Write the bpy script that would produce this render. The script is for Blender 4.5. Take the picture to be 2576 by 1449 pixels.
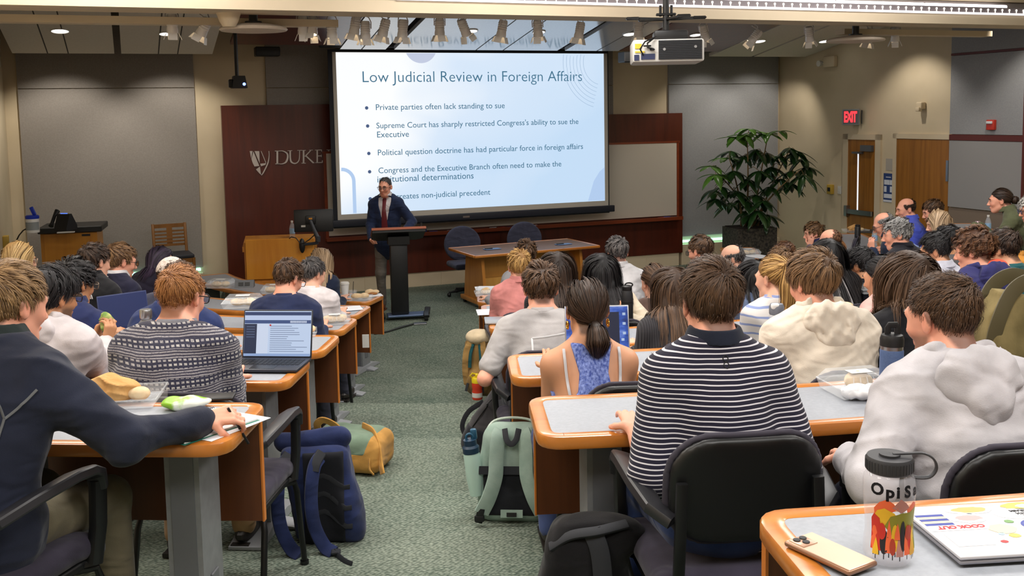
import bpy, bmesh, math, random
import numpy as np
from mathutils import Vector, Matrix, Euler

for _o in list(bpy.data.objects):
    bpy.data.objects.remove(_o, do_unlink=True)
SC = bpy.context.scene
COL = SC.collection
F4 = np.float32
PI = math.pi

# ---------------------------------------------------------------- camera
FPX, CX, CY = 2500.0, 1288.0, 530.0           # focal length and optical centre on the 2576 x 1449 frame
PITCH, ROLL, CAMZ = math.atan(242 / 2500.0), 0.018, 2.5
_F = np.array([0, math.cos(PITCH), -math.sin(PITCH)])
_U0 = np.array([0, math.sin(PITCH), math.cos(PITCH)])
_R0 = np.array([1.0, 0, 0])
_R = _R0 * math.cos(ROLL) - _U0 * math.sin(ROLL)
_U = _U0 * math.cos(ROLL) + _R0 * math.sin(ROLL)
CAMP = np.array([0, 0, CAMZ])
cam_d = bpy.data.cameras.new('camera')
cam = bpy.data.objects.new('camera', cam_d)
COL.objects.link(cam)
cam_d.sensor_width = 36
cam_d.lens = FPX / 2576 * 36
cam_d.shift_y = -(724.5 - CY) / 2576
cam_d.clip_start = 0.05
cam.matrix_world = Matrix(((_R[0], _U[0], -_F[0], 0), (_R[1], _U[1], -_F[1], 0), (_R[2], _U[2], -_F[2], CAMZ), (0, 0, 0, 1)))
SC.camera = cam

# ---------------------------------------------------------------- exposure, world
SC.view_settings.view_transform = 'Standard'
SC.view_settings.look = 'None'
SC.view_settings.exposure = 0.0
SC.view_settings.gamma = 1.0
SC.view_settings.use_curve_mapping = False
SC.cycles.use_denoising = True
SC.cycles.max_bounces = 6
SC.cycles.diffuse_bounces = 3
SC.cycles.glossy_bounces = 3
SC.cycles.transmission_bounces = 6
SC.cycles.transparent_max_bounces = 12
SC.cycles.caustics_reflective = False
SC.cycles.caustics_refractive = False
wd = bpy.data.worlds.new('world')
SC.world = wd
wd.use_nodes = True
wd.node_tree.nodes['Background'].inputs[0].default_value = (0.9, 0.95, 1, 1)
wd.node_tree.nodes['Background'].inputs[1].default_value = 0.3


def ray(px, py):
    return _F + _R * ((px - CX) / FPX) + _U * ((CY - py) / FPX)


def at(px, py, Y):
    """Point on the line of sight of a pixel at world distance Y."""
    d = ray(px, py)
    return CAMP + d * (Y / d[1])


def atz(px, py, z):
    """Point where the line of sight of a pixel meets the height z."""
    d = ray(px, py)
    return CAMP + d * ((z - CAMZ) / d[2])


def proj(p):
    v = np.asarray(p, float) - CAMP
    k = v @ _F
    return CX + FPX * (v @ _R) / k, CY - FPX * (v @ _U) / k


# ---------------------------------------------------------------- lights over the audience and the stage
def area(name, loc, sx, sy, power, col=(1, .95, .88), rot=(0, 0, 0), spread=PI):
    l = bpy.data.lights.new(name, 'AREA')
    l.shape = 'RECTANGLE'
    l.size, l.size_y, l.energy, l.color = sx, sy, power, col
    l.spread = spread
    o = bpy.data.objects.new(name, l)
    o.location = loc
    o.rotation_euler = rot
    COL.objects.link(o)
    return o


def spot(name, loc, target, power, ang=50, blend=.6, col=(1, .92, .8), r=.04):
    l = bpy.data.lights.new(name, 'SPOT')
    l.energy, l.color, l.spot_size, l.spot_blend, l.shadow_soft_size = power, col, math.radians(ang), blend, r
    o = bpy.data.objects.new(name, l)
    o.location = loc
    o.rotation_euler = (Vector(target) - Vector(loc)).to_track_quat('-Z', 'Y').to_euler()
    COL.objects.link(o)
    return o


ROOMROT = math.radians(21)
for _i, (_x, _y, _p) in enumerate([(-2.0, 1.2, 72), (.6, 1.0, 72), (3.2, 1.6, 72), (-2.4, 4.3, 84), (.4, 4.6, 84), (3.4, 5.2, 84), (-3.0, 7.4, 70), (.2, 7.6, 66), (3.6, 8.6, 86)]):
    area('ceiling_troffer_lamp', (_x, _y, 4.05), 1.8, .8, _p, (1, .965, .92), (0, 0, ROOMROT))
# ---------------------------------------------------------------- materials
def s2l(c):
    c = c / 255.0
    return c / 12.92 if c <= .04045 else ((c + .055) / 1.055) ** 2.4


def C(r, g, b):
    return (s2l(r), s2l(g), s2l(b), 1)


_mats = {}


class NT:
    def __init__(self, m):
        self.m = m
        m.use_nodes = True
        self.t = m.node_tree
        self.b = self.t.nodes['Principled BSDF']
        self.out = self.t.nodes['Material Output']

    def n(self, kind, **kw):
        nd = self.t.nodes.new(kind)
        for k, v in kw.items():
            if k == 'inp':
                for kk, vv in v.items():
                    nd.inputs[kk].default_value = vv
            else:
                setattr(nd, k, v)
        return nd

    def l(self, a, b):
        self.t.links.new(a, b)

    def coord(self, scale=(1, 1, 1), kind='Object', rot=(0, 0, 0)):
        tc = self.n('ShaderNodeTexCoord')
        mp = self.n('ShaderNodeMapping')
        mp.inputs['Scale'].default_value = scale
        mp.inputs['Rotation'].default_value = rot
        self.l(tc.outputs[kind], mp.inputs[0])
        return mp.outputs[0]

    def noise(self, vec, scale=5, detail=4, rough=.5, dist=0):
        nd = self.n('ShaderNodeTexNoise', inp={'Scale': scale, 'Detail': detail, 'Roughness': rough, 'Distortion': dist})
        self.l(vec, nd.inputs['Vector'])
        return nd.outputs['Fac']

    def ramp(self, fac, stops):
        r = self.n('ShaderNodeValToRGB')
        e = r.color_ramp.elements
        while len(e) < len(stops):
            e.new(.5)
        for i, (p, c) in enumerate(stops):
            e[i].position = p
            e[i].color = c
        self.l(fac, r.inputs[0])
        return r.outputs[0]

    def bump(self, h, strength=.3, dist=.01):
        b = self.n('ShaderNodeBump', inp={'Strength': strength, 'Distance': dist})
        self.l(h, b.inputs['Height'])
        self.l(b.outputs[0], self.b.inputs['Normal'])

    def col(self, c):
        self.l(c, self.b.inputs['Base Color'])

    def math(self, op, a, b=None):
        m = self.n('ShaderNodeMath', operation=op)
        for i, v in enumerate((a, b)):
            if v is None:
                continue
            if isinstance(v, (int, float)):
                m.inputs[i].default_value = v
            else:
                self.l(v, m.inputs[i])
        return m.outputs[0]

    def mix(self, fac, a, b):
        m = self.n('ShaderNodeMix', data_type='RGBA')
        for i, v in ((0, fac), (6, a), (7, b)):
            if isinstance(v, (int, float, tuple)):
                m.inputs[i].default_value = v
            else:
                self.l(v, m.inputs[i])
        return m.outputs[2]


def mat(name, c=None, rough=.6, metal=0, spec=.5, **kw):
    if name in _mats:
        return _mats[name]
    m = bpy.data.materials.new(name)
    n = NT(m)
    if c is not None:
        n.b.inputs['Base Color'].default_value = c
        m.diffuse_color = c
    n.b.inputs['Roughness'].default_value = rough
    n.b.inputs['Metallic'].default_value = metal
    n.b.inputs['Specular IOR Level'].default_value = spec
    if 'coat' in kw:
        n.b.inputs['Coat Weight'].default_value = kw['coat']
        n.b.inputs['Coat Roughness'].default_value = .15
    if 'trans' in kw:
        n.b.inputs['Transmission Weight'].default_value = kw['trans']
        n.b.inputs['IOR'].default_value = kw.get('ior', 1.3)
    if 'emit' in kw:
        n.b.inputs['Emission Color'].default_value = kw.get('ecol', c)
        n.b.inputs['Emission Strength'].default_value = kw['emit']
    if 'sheen' in kw:
        n.b.inputs['Sheen Weight'].default_value = kw['sheen']
    if 'bump' in kw:
        sc, st, ds = kw['bump']
        n.bump(n.noise(n.coord(), sc, 3), st, ds)
    _mats[name] = m
    return m


def varied(name, a, b, scale=4, rough=.7, bump=None, stretch=(1, 1, 1), detail=5, lo=.35, hi=.65, spec=.4, **kw):
    """Two close tones mixed by noise (paint, fabric, carpet)."""
    if name in _mats:
        return _mats[name]
    m = mat(name, a, rough, 0, spec, **kw)
    n = NT(m)
    v = n.coord(stretch)
    f = n.noise(v, scale, detail)
    n.col(n.ramp(f, [(lo, a), (hi, b)]))
    if bump:
        n.bump(n.noise(n.coord(stretch), bump[0], 2), bump[1], bump[2])
    return m


def wood(name, a, b, axis=2, scale=1.0, rough=.35, coat=.2, rot=0):
    if name in _mats:
        return _mats[name]
    m = mat(name, a, rough, coat=coat)
    n = NT(m)
    st = [14 * scale] * 3
    st[axis] = .9 * scale
    v = n.coord(tuple(st), rot=(0, 0, rot))
    f = n.noise(v, 1.6, 6, .62, .6)
    n.col(n.ramp(f, [(.3, a), (.7, b)]))
    n.bump(n.noise(v, 6, 3), .05, .002)
    return m


def fabric(name, c, rough=.9, weave=260, amp=.25, var=.18, knit=None):
    if name in _mats:
        return _mats[name]
    m = mat(name, c, rough, 0, .2, sheen=.12)
    n = NT(m)
    v = n.coord()
    f = n.noise(v, 9, 4)
    d = tuple(max(0, x * (1 - var)) for x in c[:3]) + (1,)
    l = tuple(min(1, x * (1 + var)) for x in c[:3]) + (1,)
    n.col(n.ramp(f, [(.3, d), (.7, l)]))
    cr = n.noise(n.coord((.8, 1, 1.7)), 6.5, 1.2, .5, 1.0)
    b1 = n.n('ShaderNodeBump', inp={'Strength': .42, 'Distance': .045})
    n.l(cr, b1.inputs['Height'])
    b2 = n.n('ShaderNodeBump', inp={'Strength': amp, 'Distance': .002})
    n.l(n.noise(v, weave, 2), b2.inputs['Height'])
    n.l(b1.outputs[0], b2.inputs['Normal'])
    n.l(b2.outputs[0], n.b.inputs['Normal'])
    return m


# ---------------------------------------------------------------- mesh building
def nrm(v):
    v = np.asarray(v, float)
    return v / max(1e-9, np.linalg.norm(v))


def frame(d, up=(0, 0, 1)):
    d = nrm(d)
    up = np.asarray(up, float)
    if abs(d @ nrm(up)) > .98:
        up = np.array([0, 1.0, 0]) if abs(d[1]) < .9 else np.array([1.0, 0, 0])
    x = nrm(np.cross(up, d))
    return x, np.cross(d, x), d


def rz(a):
    c, s = math.cos(a), math.sin(a)
    return np.array([[c, -s, 0], [s, c, 0], [0, 0, 1.0]])


def rx(a):
    c, s = math.cos(a), math.sin(a)
    return np.array([[1.0, 0, 0], [0, c, -s], [0, s, c]])


def ry(a):
    c, s = math.cos(a), math.sin(a)
    return np.array([[c, 0, s], [0, 1.0, 0], [-s, 0, c]])


class MB:
    """Collects shapes into one mesh."""

    def __init__(self):
        self.v, self.f, self.m = [], [], []
        self.k = 0
        self.mi = 0

    def add(self, vs, fs):
        o = self.k
        self.v.extend([tuple(map(float, p)) for p in vs])
        self.k += len(vs)
        self.f.extend([tuple(i + o for i in f) for f in fs])
        self.m.extend([self.mi] * len(fs))
        return self

    def box(self, c, s, R=None):
        c, h = np.asarray(c, float), np.asarray(s, float) / 2
        q = np.array([(x, y, z) for x in (-1, 1) for y in (-1, 1) for z in (-1, 1)]) * h
        if R is not None:
            q = q @ np.asarray(R).T
        return self.add(q + c, [(0, 1, 3, 2), (4, 6, 7, 5), (0, 4, 5, 1), (2, 3, 7, 6), (0, 2, 6, 4), (1, 5, 7, 3)])

    def rbox(self, c, s, r=.01, seg=3, R=None):
        bm = bmesh.new()
        bmesh.ops.create_cube(bm, size=1)
        for v in bm.verts:
            v.co = Vector((v.co.x * s[0], v.co.y * s[1], v.co.z * s[2]))
        bmesh.ops.bevel(bm, geom=list(bm.edges), offset=min(r, min(s) * .49), segments=seg, affect='EDGES', profile=.5)
        return self._bm(bm, c, R)

    def _bm(self, bm, c, R):
        bm.verts.index_update()
        q = np.array([v.co[:] for v in bm.verts])
        fs = [tuple(v.index for v in f.verts) for f in bm.faces]
        bm.free()
        if R is not None:
            q = q @ np.asarray(R).T
        return self.add(q + np.asarray(c, float), fs)

    def tube(self, pts, r, n=10, caps=True, flat=None, up=(0, 0, 1), fix=False):
        """Round (or flat=(w,t): strap-like) section swept along a path."""
        pts = [np.asarray(p, float) for p in pts]
        N = len(pts)
        rs = r if hasattr(r, '__len__') else [r] * N
        vs, px = [], None
        for i, p in enumerate(pts):
            d = pts[min(i + 1, N - 1)] - pts[max(i - 1, 0)]
            x, y, d = frame(d, up if px is None or fix else px[1])
            px = (x, y)
            for j in range(n):
                a = 2 * PI * (j + .5) / n
                ca, sa = math.cos(a), math.sin(a)
                if flat:
                    ex = lambda q: math.copysign(abs(q) ** .45, q)
                    vs.append(p + x * (ex(ca) * flat[0] / 2 * rs[i]) + y * (ex(sa) * flat[1] / 2))
                else:
                    vs.append(p + x * (ca * rs[i]) + y * (sa * rs[i]))
        fs = [(i * n + j, i * n + (j + 1) % n, (i + 1) * n + (j + 1) % n, (i + 1) * n + j) for i in range(N - 1) for j in range(n)]
        if caps:
            fs += [tuple(range(n - 1, -1, -1)), tuple((N - 1) * n + j for j in range(n))]
        return self.add(vs, fs)

    def cyl(self, a, b, r1, r2=None, n=20):
        return self.tube([a, b], [r1, r1 if r2 is None else r2], n)

    def lathe(self, prof, c=(0, 0, 0), n=28, R=None, a0=0, a1=2 * PI):
        full = abs(a1 - a0 - 2 * PI) < 1e-6
        m = n if full else n + 1
        vs = []
        for (r, z) in prof:
            for j in range(m):
                a = a0 + (a1 - a0) * j / n
                vs.append((max(r, 1e-4) * math.cos(a), max(r, 1e-4) * math.sin(a), z))
        vs = np.array(vs)
        if R is not None:
            vs = vs @ np.asarray(R).T
        fs = [(i * m + j, i * m + (j + 1) % m, (i + 1) * m + (j + 1) % m, (i + 1) * m + j) for i in range(len(prof) - 1) for j in range(m if full else m - 1)]
        return self.add(vs + np.asarray(c, float), fs)

    def prism(self, poly, o, ex, ey, ez, t):
        """2-D polygon (in ex, ey from o) extruded by t along ez."""
        o, ex, ey, ez = (np.asarray(q, float) for q in (o, ex, ey, ez))
        n = len(poly)
        b = [o + ex * x + ey * y for x, y in poly]
        vs = b + [p + ez * t for p in b]
        fs = [tuple(range(n - 1, -1, -1)), tuple(range(n, 2 * n))] + [(i, (i + 1) % n, n + (i + 1) % n, n + i) for i in range(n)]
        return self.add(vs, fs)

    def quad(self, a, b, c, d):
        return self.add([a, b, c, d], [(0, 1, 2, 3)])

    def sphere(self, c, r, n=16, R=None):
        r = np.broadcast_to(np.asarray(r, float), 3)
        vs, fs = [], []
        k = n // 2
        for i in range(k + 1):
            t = PI * i / k
            for j in range(n):
                a = 2 * PI * j / n
                vs.append((math.sin(t) * math.cos(a) * r[0], math.sin(t) * math.sin(a) * r[1], math.cos(t) * r[2]))
        for i in range(k):
            for j in range(n):
                fs.append((i * n + j, (i + 1) * n + j, (i + 1) * n + (j + 1) % n, i * n + (j + 1) % n))
        vs = np.array(vs)
        if R is not None:
            vs = vs @ np.asarray(R).T
        return self.add(vs + np.asarray(c, float), fs)


def link_mesh(name, me, parent=None):
    o = bpy.data.objects.new(name, me)
    COL.objects.link(o)
    if parent is not None:
        o.parent = parent
    return o


def obj(name, mb, m, parent=None, angle=35, loc=None):
    """Links the collected shapes as ONE mesh object. Coordinates are the parent's own."""
    me = bpy.data.meshes.new(name)
    me.from_pydata(mb.v, [], mb.f)
    for q in (m if isinstance(m, (list, tuple)) else [m]):
        me.materials.append(q)
    if any(mb.m):
        me.polygons.foreach_set('material_index', mb.m)
    me.polygons.foreach_set('use_smooth', [True] * len(mb.f))
    bm = bmesh.new()
    bm.from_mesh(me)
    bmesh.ops.recalc_face_normals(bm, faces=bm.faces)
    bm.to_mesh(me)
    bm.free()
    me.set_sharp_from_angle(angle=math.radians(angle))
    o = link_mesh(name, me, parent)
    if loc is not None:
        o.location = loc
    return o


def raw(name, V, Fq, m, parent=None, attrs=None, smooth=True):
    """Mesh from numpy arrays (quads)."""
    me = bpy.data.meshes.new(name)
    nv, nf = len(V), len(Fq)
    k = Fq.shape[1]
    me.vertices.add(nv)
    me.vertices.foreach_set('co', np.ascontiguousarray(V, F4).ravel())
    me.loops.add(nf * k)
    me.loops.foreach_set('vertex_index', np.ascontiguousarray(Fq, np.int32).ravel())
    me.polygons.add(nf)
    me.polygons.foreach_set('loop_start', np.arange(0, nf * k, k, dtype=np.int32))
    if smooth:
        me.polygons.foreach_set('use_smooth', np.ones(nf, bool))
    for q in (m if isinstance(m, (list, tuple)) else [m]):
        me.materials.append(q)
    for an, dat in (attrs or {}).items():
        if dat.ndim == 2:
            a = me.color_attributes.new(an, 'FLOAT_COLOR', 'POINT')
            a.data.foreach_set('color', np.ascontiguousarray(np.c_[dat, np.ones(nv)] if dat.shape[1] == 3 else dat, F4).ravel())
        else:
            a = me.attributes.new(an, 'FLOAT', 'POINT')
            a.data.foreach_set('value', np.ascontiguousarray(dat, F4))
    me.update(calc_edges=True)
    me.validate()
    return link_mesh(name, me, parent)


def thing(name, label, cat, loc=(0, 0, 0), rot=0, group=None, R=None):
    o = bpy.data.objects.new(name, None)
    o.empty_display_size = .1
    COL.objects.link(o)
    o.location = loc
    if R is not None:
        o.rotation_euler = Matrix(R).to_euler()
    else:
        o.rotation_euler = (0, 0, rot)
    return tag(o, label, cat, group)


def tag(o, label, cat, group=None):
    o['label'] = label
    o['category'] = cat
    if group:
        o['group'] = group
    return o


def struct(name, mb, m, angle=35):
    o = obj(name, mb, m, None, angle)
    o['kind'] = 'structure'
    return o


def dup(root, loc, rot, label, group=None):
    r = root.copy()
    COL.objects.link(r)
    r.location = loc
    r.rotation_euler = (0, 0, rot)
    r['label'] = label
    if group:
        r['group'] = group
    for ch in list(root.children):
        c = ch.copy()
        COL.objects.link(c)
        c.parent = r
        for g in list(ch.children):
            d = g.copy()
            COL.objects.link(d)
            d.parent = c
    return r


def text(name, s, size, m, o, ex, ey, parent=None, align='LEFT', bold=0.0, spacing=1.0, ext=.0006, shear=0):
    """Letters lying in the plane of ex, ey, starting at o (in the parent's space)."""
    cu = bpy.data.curves.new(name, 'FONT')
    cu.body = s
    cu.size = size
    cu.align_x = align
    cu.extrude = ext
    cu.offset = bold
    cu.space_character = spacing
    cu.shear = shear
    cu.resolution_u = 3
    cu.materials.append(m)
    tmp = bpy.data.objects.new(name + '_tmp', cu)
    COL.objects.link(tmp)
    bpy.context.view_layer.update()
    me = bpy.data.meshes.new_from_object(tmp.evaluated_get(bpy.context.evaluated_depsgraph_get()))
    me.name = name
    bpy.data.objects.remove(tmp, do_unlink=True)
    bpy.data.curves.remove(cu)
    if not me.materials:
        me.materials.append(m)
    ob = link_mesh(name, me)
    ex, ey = nrm(ex), nrm(ey)
    ez = np.cross(ex, ey)
    ob.matrix_basis = Matrix([[ex[i], ey[i], ez[i], o[i]] for i in range(3)] + [[0, 0, 0, 1]])
    if parent is not None:
        ob.parent = parent
    return ob


# ---------------------------------------------------------------- implicit shapes -> meshes
def nr(q):
    return np.sqrt(np.einsum('ij,ij->i', q, q))


def smin(a, b, k):
    h = np.clip(.5 + .5 * (b - a) / k, 0, 1)
    return b + (a - b) * h - k * h * (1 - h)


def smax(a, b, k):
    return -smin(-a, -b, k)


def cap(P, a, b, r1, r2=None):
    a = np.asarray(a, F4)
    ab = np.asarray(b, F4) - a
    q = P - a
    t = np.clip(q @ ab / max(1e-9, float(ab @ ab)), 0, 1)
    return nr(q - t[:, None] * ab) - (r1 + ((r1 if r2 is None else r2) - r1) * t)


def ell(P, c, r, R=None):
    q = P - np.asarray(c, F4)
    if R is not None:
        q = q @ np.asarray(R, F4)
    r = np.asarray(r, F4)
    k0 = nr(q / r)
    k1 = nr(q / (r * r))
    return k0 * (k0 - 1) / np.maximum(k1, 1e-5)


def rbx(P, c, h, rad, R=None):
    q = P - np.asarray(c, F4)
    if R is not None:
        q = q @ np.asarray(R, F4)
    q = np.abs(q) - (np.asarray(h, F4) - rad)
    return nr(np.maximum(q, 0)) + np.minimum(q.max(1), 0) - rad


def tor(P, c, Rr, r, R=None, sq=(1, 1, 1)):
    q = P - np.asarray(c, F4)
    if R is not None:
        q = q @ np.asarray(R, F4)
    q = q / np.asarray(sq, F4)
    a = np.sqrt(q[:, 0] ** 2 + q[:, 1] ** 2) - Rr
    return np.sqrt(a * a + q[:, 2] ** 2) - r


_CORN = np.array([(i, j, k) for i in (0, 1) for j in (0, 1) for k in (0, 1)])
_EDG = [(a, b) for a in range(8) for b in range(a + 1, 8) if np.abs(_CORN[a] - _CORN[b]).sum() == 1]


def sdf_mesh(f, lo, hi, h):
    """Naive surface nets of f < 0 on a sparse grid."""
    B = 8
    lo, hi = np.asarray(lo, float), np.asarray(hi, float)
    nb = np.maximum(1, np.ceil((hi - lo) / (h * B)).astype(int)) + 0
    n = nb * B
    bi = np.stack(np.meshgrid(*[np.arange(k) for k in nb], indexing='ij'), -1).reshape(-1, 3)
    bc = (lo + (bi * B + (B - 1) / 2) * h).astype(F4)
    d = f(bc)
    D = np.empty(tuple(n), F4)
    D6 = D.reshape(nb[0], B, nb[1], B, nb[2], B)
    D6[:] = np.sign(d).reshape(nb[0], 1, nb[1], 1, nb[2], 1) * 10
    act = np.abs(d) < B * h * .87 * 1.25 + .012
    ai = bi[act]
    off = np.stack(np.meshgrid(*[np.arange(B)] * 3, indexing='ij'), -1).reshape(-1, 3)
    for c0 in range(0, len(ai), 400):
        a = ai[c0:c0 + 400]
        idx = (a[:, None, :] * B + off[None]).reshape(-1, 3)
        D[idx[:, 0], idx[:, 1], idx[:, 2]] = f((lo + idx * h).astype(F4))
    D[0], D[-1], D[:, 0], D[:, -1], D[:, :, 0], D[:, :, -1] = 1, 1, 1, 1, 1, 1
    S = D < 0
    cs = np.zeros(tuple(n - 1), np.int8)
    for c in _CORN:
        cs += S[c[0]:n[0] - 1 + c[0], c[1]:n[1] - 1 + c[1], c[2]:n[2] - 1 + c[2]]
    ci = np.argwhere((cs > 0) & (cs < 8))
    vals = np.stack([D[ci[:, 0] + c[0], ci[:, 1] + c[1], ci[:, 2] + c[2]] for c in _CORN], 1)
    acc = np.zeros((len(ci), 3), F4)
    cnt = np.zeros(len(ci), F4)
    for a, b in _EDG:
        va, vb = vals[:, a], vals[:, b]
        m = (va < 0) != (vb < 0)
        t = np.where(m, va / np.where(m, va - vb, 1), 0)
        t = np.clip(t, 0, 1)
        acc += np.where(m[:, None], _CORN[a] + t[:, None] * (_CORN[b] - _CORN[a]), 0)
        cnt += m
    V = lo + (ci + acc / cnt[:, None]) * h
    I = np.full(tuple(n - 1), -1, np.int32)
    I[ci[:, 0], ci[:, 1], ci[:, 2]] = np.arange(len(ci))
    Q = []
    for ax in range(3):
        u, v = (ax + 1) % 3, (ax + 2) % 3
        s0 = [slice(1, -1)] * 3
        s1 = [slice(1, -1)] * 3
        s0[ax], s1[ax] = slice(0, -1), slice(1, None)
        A, Bb = S[tuple(s0)], S[tuple(s1)]
        e = np.argwhere(A != Bb)
        o = np.ones(3, int)
        o[ax] = 0
        g = e + o
        flip = A[e[:, 0], e[:, 1], e[:, 2]]

        def cell(du, dv):
            q = g.copy()
            q[:, u] -= du
            q[:, v] -= dv
            return I[q[:, 0], q[:, 1], q[:, 2]]
        q = np.stack([cell(1, 1), cell(0, 1), cell(0, 0), cell(1, 0)], 1)
        q[~flip] = q[~flip][:, ::-1]
        Q.append(q)
    Q = np.concatenate(Q)
    Q = Q[(Q >= 0).all(1)]
    return V.astype(F4), Q


def relax(V, Q, it=1, lam=.5):
    """Laplacian smoothing over quad edges."""
    e = np.concatenate([Q[:, [0, 1]], Q[:, [1, 2]], Q[:, [2, 3]], Q[:, [3, 0]]])
    a = np.concatenate([e[:, 0], e[:, 1]])
    b = np.concatenate([e[:, 1], e[:, 0]])
    c = np.maximum(np.bincount(a, minlength=len(V)), 1)
    for _ in range(it):
        m = np.stack([np.bincount(a, V[b, k], len(V)) for k in range(3)], 1) / c[:, None]
        V = V + lam * (m - V)
    return V.astype(F4)


def waves(P, seed, freq, n=5, stretch=(1, 1, 1)):
    """Cheap smooth fold noise in -1..1."""
    r = np.random.RandomState(seed)
    s = np.zeros(len(P), F4)
    Ps = P * np.asarray(stretch, F4)
    w = np.sin(Ps @ (r.randn(3, 1) * freq * .6).astype(F4))[:, 0]
    for i in range(n):
        k = (r.randn(3) * freq * (.6 + .25 * i)).astype(F4)
        s += np.sin(Ps @ k + 1.6 * w + r.rand() * 6.28) / (1 + .3 * i)
    return s / n * 1.4
# ================================================================ THE ROOM
TH = math.radians(21)
WA = np.array([math.cos(TH), math.sin(TH), 0])      # along the front wall, to the right
WN = np.array([math.sin(TH), -math.cos(TH), 0])     # from the front wall towards the audience
W0 = np.array([-1.58, 14.4, 0])
ZV = np.array([0, 0, 1.0])
RW = np.stack([WA, -WN, ZV], 1)                       # room axes as a rotation


def fw(s, o, z):
    return W0 + WA * s + WN * o + ZV * z


def onw(px, py, off):
    d = ray(px, py)
    p = CAMP + d * (((W0 - CAMP) @ WN + off) / (d @ WN))
    return (p - W0) @ WA, p[2]


S_L, S_R = -5.12, 6.6
RC = fw(S_R, 0, 0)


def rw(t, o, z):                                      # right wall: t towards the audience, o into the room
    return RC + WN * t - WA * o + ZV * z


M_tan = varied('tan_wall_paint', C(205, 189, 160), C(212, 196, 168), 2, .85)
M_tan2 = varied('cream_trim_paint', C(206, 188, 160), C(212, 196, 168), 2, .6)
M_grey = varied('grey_acoustic_cloth', C(142, 136, 131), C(150, 144, 138), 60, .95, bump=(300, .15, .002))
M_grey2 = varied('blue_grey_acoustic_cloth', C(146, 147, 151), C(154, 155, 158), 60, .95, bump=(300, .15, .002))
M_wood = wood('cherry_wall_veneer', C(72, 27, 15), C(94, 36, 20), 2, .5, .35, .2)
M_woodh = wood('cherry_rail_wood', C(118, 52, 28), C(142, 64, 34), 0, .5, .3, .3)
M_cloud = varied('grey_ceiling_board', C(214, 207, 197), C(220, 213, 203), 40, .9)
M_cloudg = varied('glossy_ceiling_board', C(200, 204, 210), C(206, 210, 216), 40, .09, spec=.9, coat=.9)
M_dark = mat('dark_plenum_paint', C(20, 20, 20), .9)
M_black = mat('black_plastic', C(18, 18, 20), .45)
M_blackm = mat('black_metal', C(14, 14, 15), .35)
M_white = mat('white_enamel', C(232, 230, 226), .4)
M_wht2 = mat('matt_white', C(215, 212, 206), .8)
M_steel = mat('brushed_steel', C(170, 170, 172), .3, 1)
M_red = mat('cherry_stripe', C(92, 34, 28), .5)

# floor: green loop carpet on concentric tiers
M_carpet = mat('green_loop_carpet', C(90, 105, 92), .98, 0, .1)
_n = NT(M_carpet)
_v = _n.coord(rot=(0, 0, .5))
_vo = _n.n('ShaderNodeTexVoronoi', inp={'Scale': 54.0, 'Randomness': .6})
_mp = _n.coord((1, 1.9, 1), rot=(0, 0, .35))
_n.l(_mp, _vo.inputs['Vector'])
_big = _n.noise(_v, 1.3, 4)
_fine = _n.noise(_v, 34, 3, .7)
_loop = _n.ramp(_vo.outputs['Distance'], [(.1, C(188, 198, 180)), (.6, C(54, 68, 60))])
_tone = _n.ramp(_fine, [(.35, C(94, 112, 98)), (.65, C(160, 170, 154))])
_mx = _n.mix(.34, _loop, _tone)
_mx2 = _n.mix(.22, _mx, _n.ramp(_big, [(.35, C(80, 100, 90)), (.65, C(150, 154, 140))]))
_n.col(_mx2)
_n.bump(_n.math('MULTIPLY', _vo.outputs['Distance'], -1.0), .9, .012)

RC0 = np.array([-.5, 13.0])                           # centre of the curved rows
TIER = .163
STEPR = [4.31, 5.62, 6.93, 8.24, 9.55, 10.86]         # where each tier begins


def tier(r):
    return TIER * sum(r > q for q in STEPR)


def floor_z(x, y):
    r = math.hypot(x - RC0[0], y - RC0[1])
    o = (np.array([x, y, 0]) - W0) @ WN
    s = (np.array([x, y, 0]) - W0) @ WA
    if s < -2.75 and o < 1.9:
        return TIER * 2                                # raised corner platform at the far left
    if s > 4.9 and o < 5.3:
        return 0.0                                     # level landing in front of the doors
    if o < 1.2:
        return 0.0
    return tier(r)


mb = MB()
_na = 240
_rad = [.001]
for q in STEPR + [17.5]:
    _rad += list(np.linspace(_rad[-1], q, max(2, int((q - _rad[-1]) / .25)))[1:])
_pp = lambda r, a, zz: (RC0[0] + r * math.cos(a), RC0[1] + r * math.sin(a), zz)
_Z = {}
for i in range(len(_rad) - 1):
    for j in range(_na):
        rm, am = (_rad[i] + _rad[i + 1]) / 2, 2 * PI * (j + .5) / _na
        _Z[i, j] = floor_z(RC0[0] + rm * math.cos(am), RC0[1] + rm * math.sin(am))
for (i, j), z in _Z.items():
    a, b = 2 * PI * j / _na, 2 * PI * (j + 1) / _na
    mb.quad(_pp(_rad[i], a, z), _pp(_rad[i + 1], a, z), _pp(_rad[i + 1], b, z), _pp(_rad[i], b, z))
    z2 = _Z.get((i + 1, j), z)
    if abs(z2 - z) > 1e-6:
        mb.quad(_pp(_rad[i + 1], a, z), _pp(_rad[i + 1], a, z2), _pp(_rad[i + 1], b, z2), _pp(_rad[i + 1], b, z))
    z2 = _Z[i, (j + 1) % _na]
    if abs(z2 - z) > 1e-6:
        mb.quad(_pp(_rad[i], b, z), _pp(_rad[i + 1], b, z), _pp(_rad[i + 1], b, z2), _pp(_rad[i], b, z2))
struct('floor', mb, M_carpet)
HC = 4.6
mb = MB()
mb.box(fw((S_L + S_R) / 2, -.22, HC / 2 - .1), (S_R - S_L + .6, .2, HC + .2), RW)
struct('wall_front', mb, M_tan)
mb = MB()
mb.box(rw(8.4, -.1, HC / 2 - .1), (.2, 17.4, HC + .2), RW)
struct('wall_right', mb, M_tan)
mb = MB()
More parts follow.
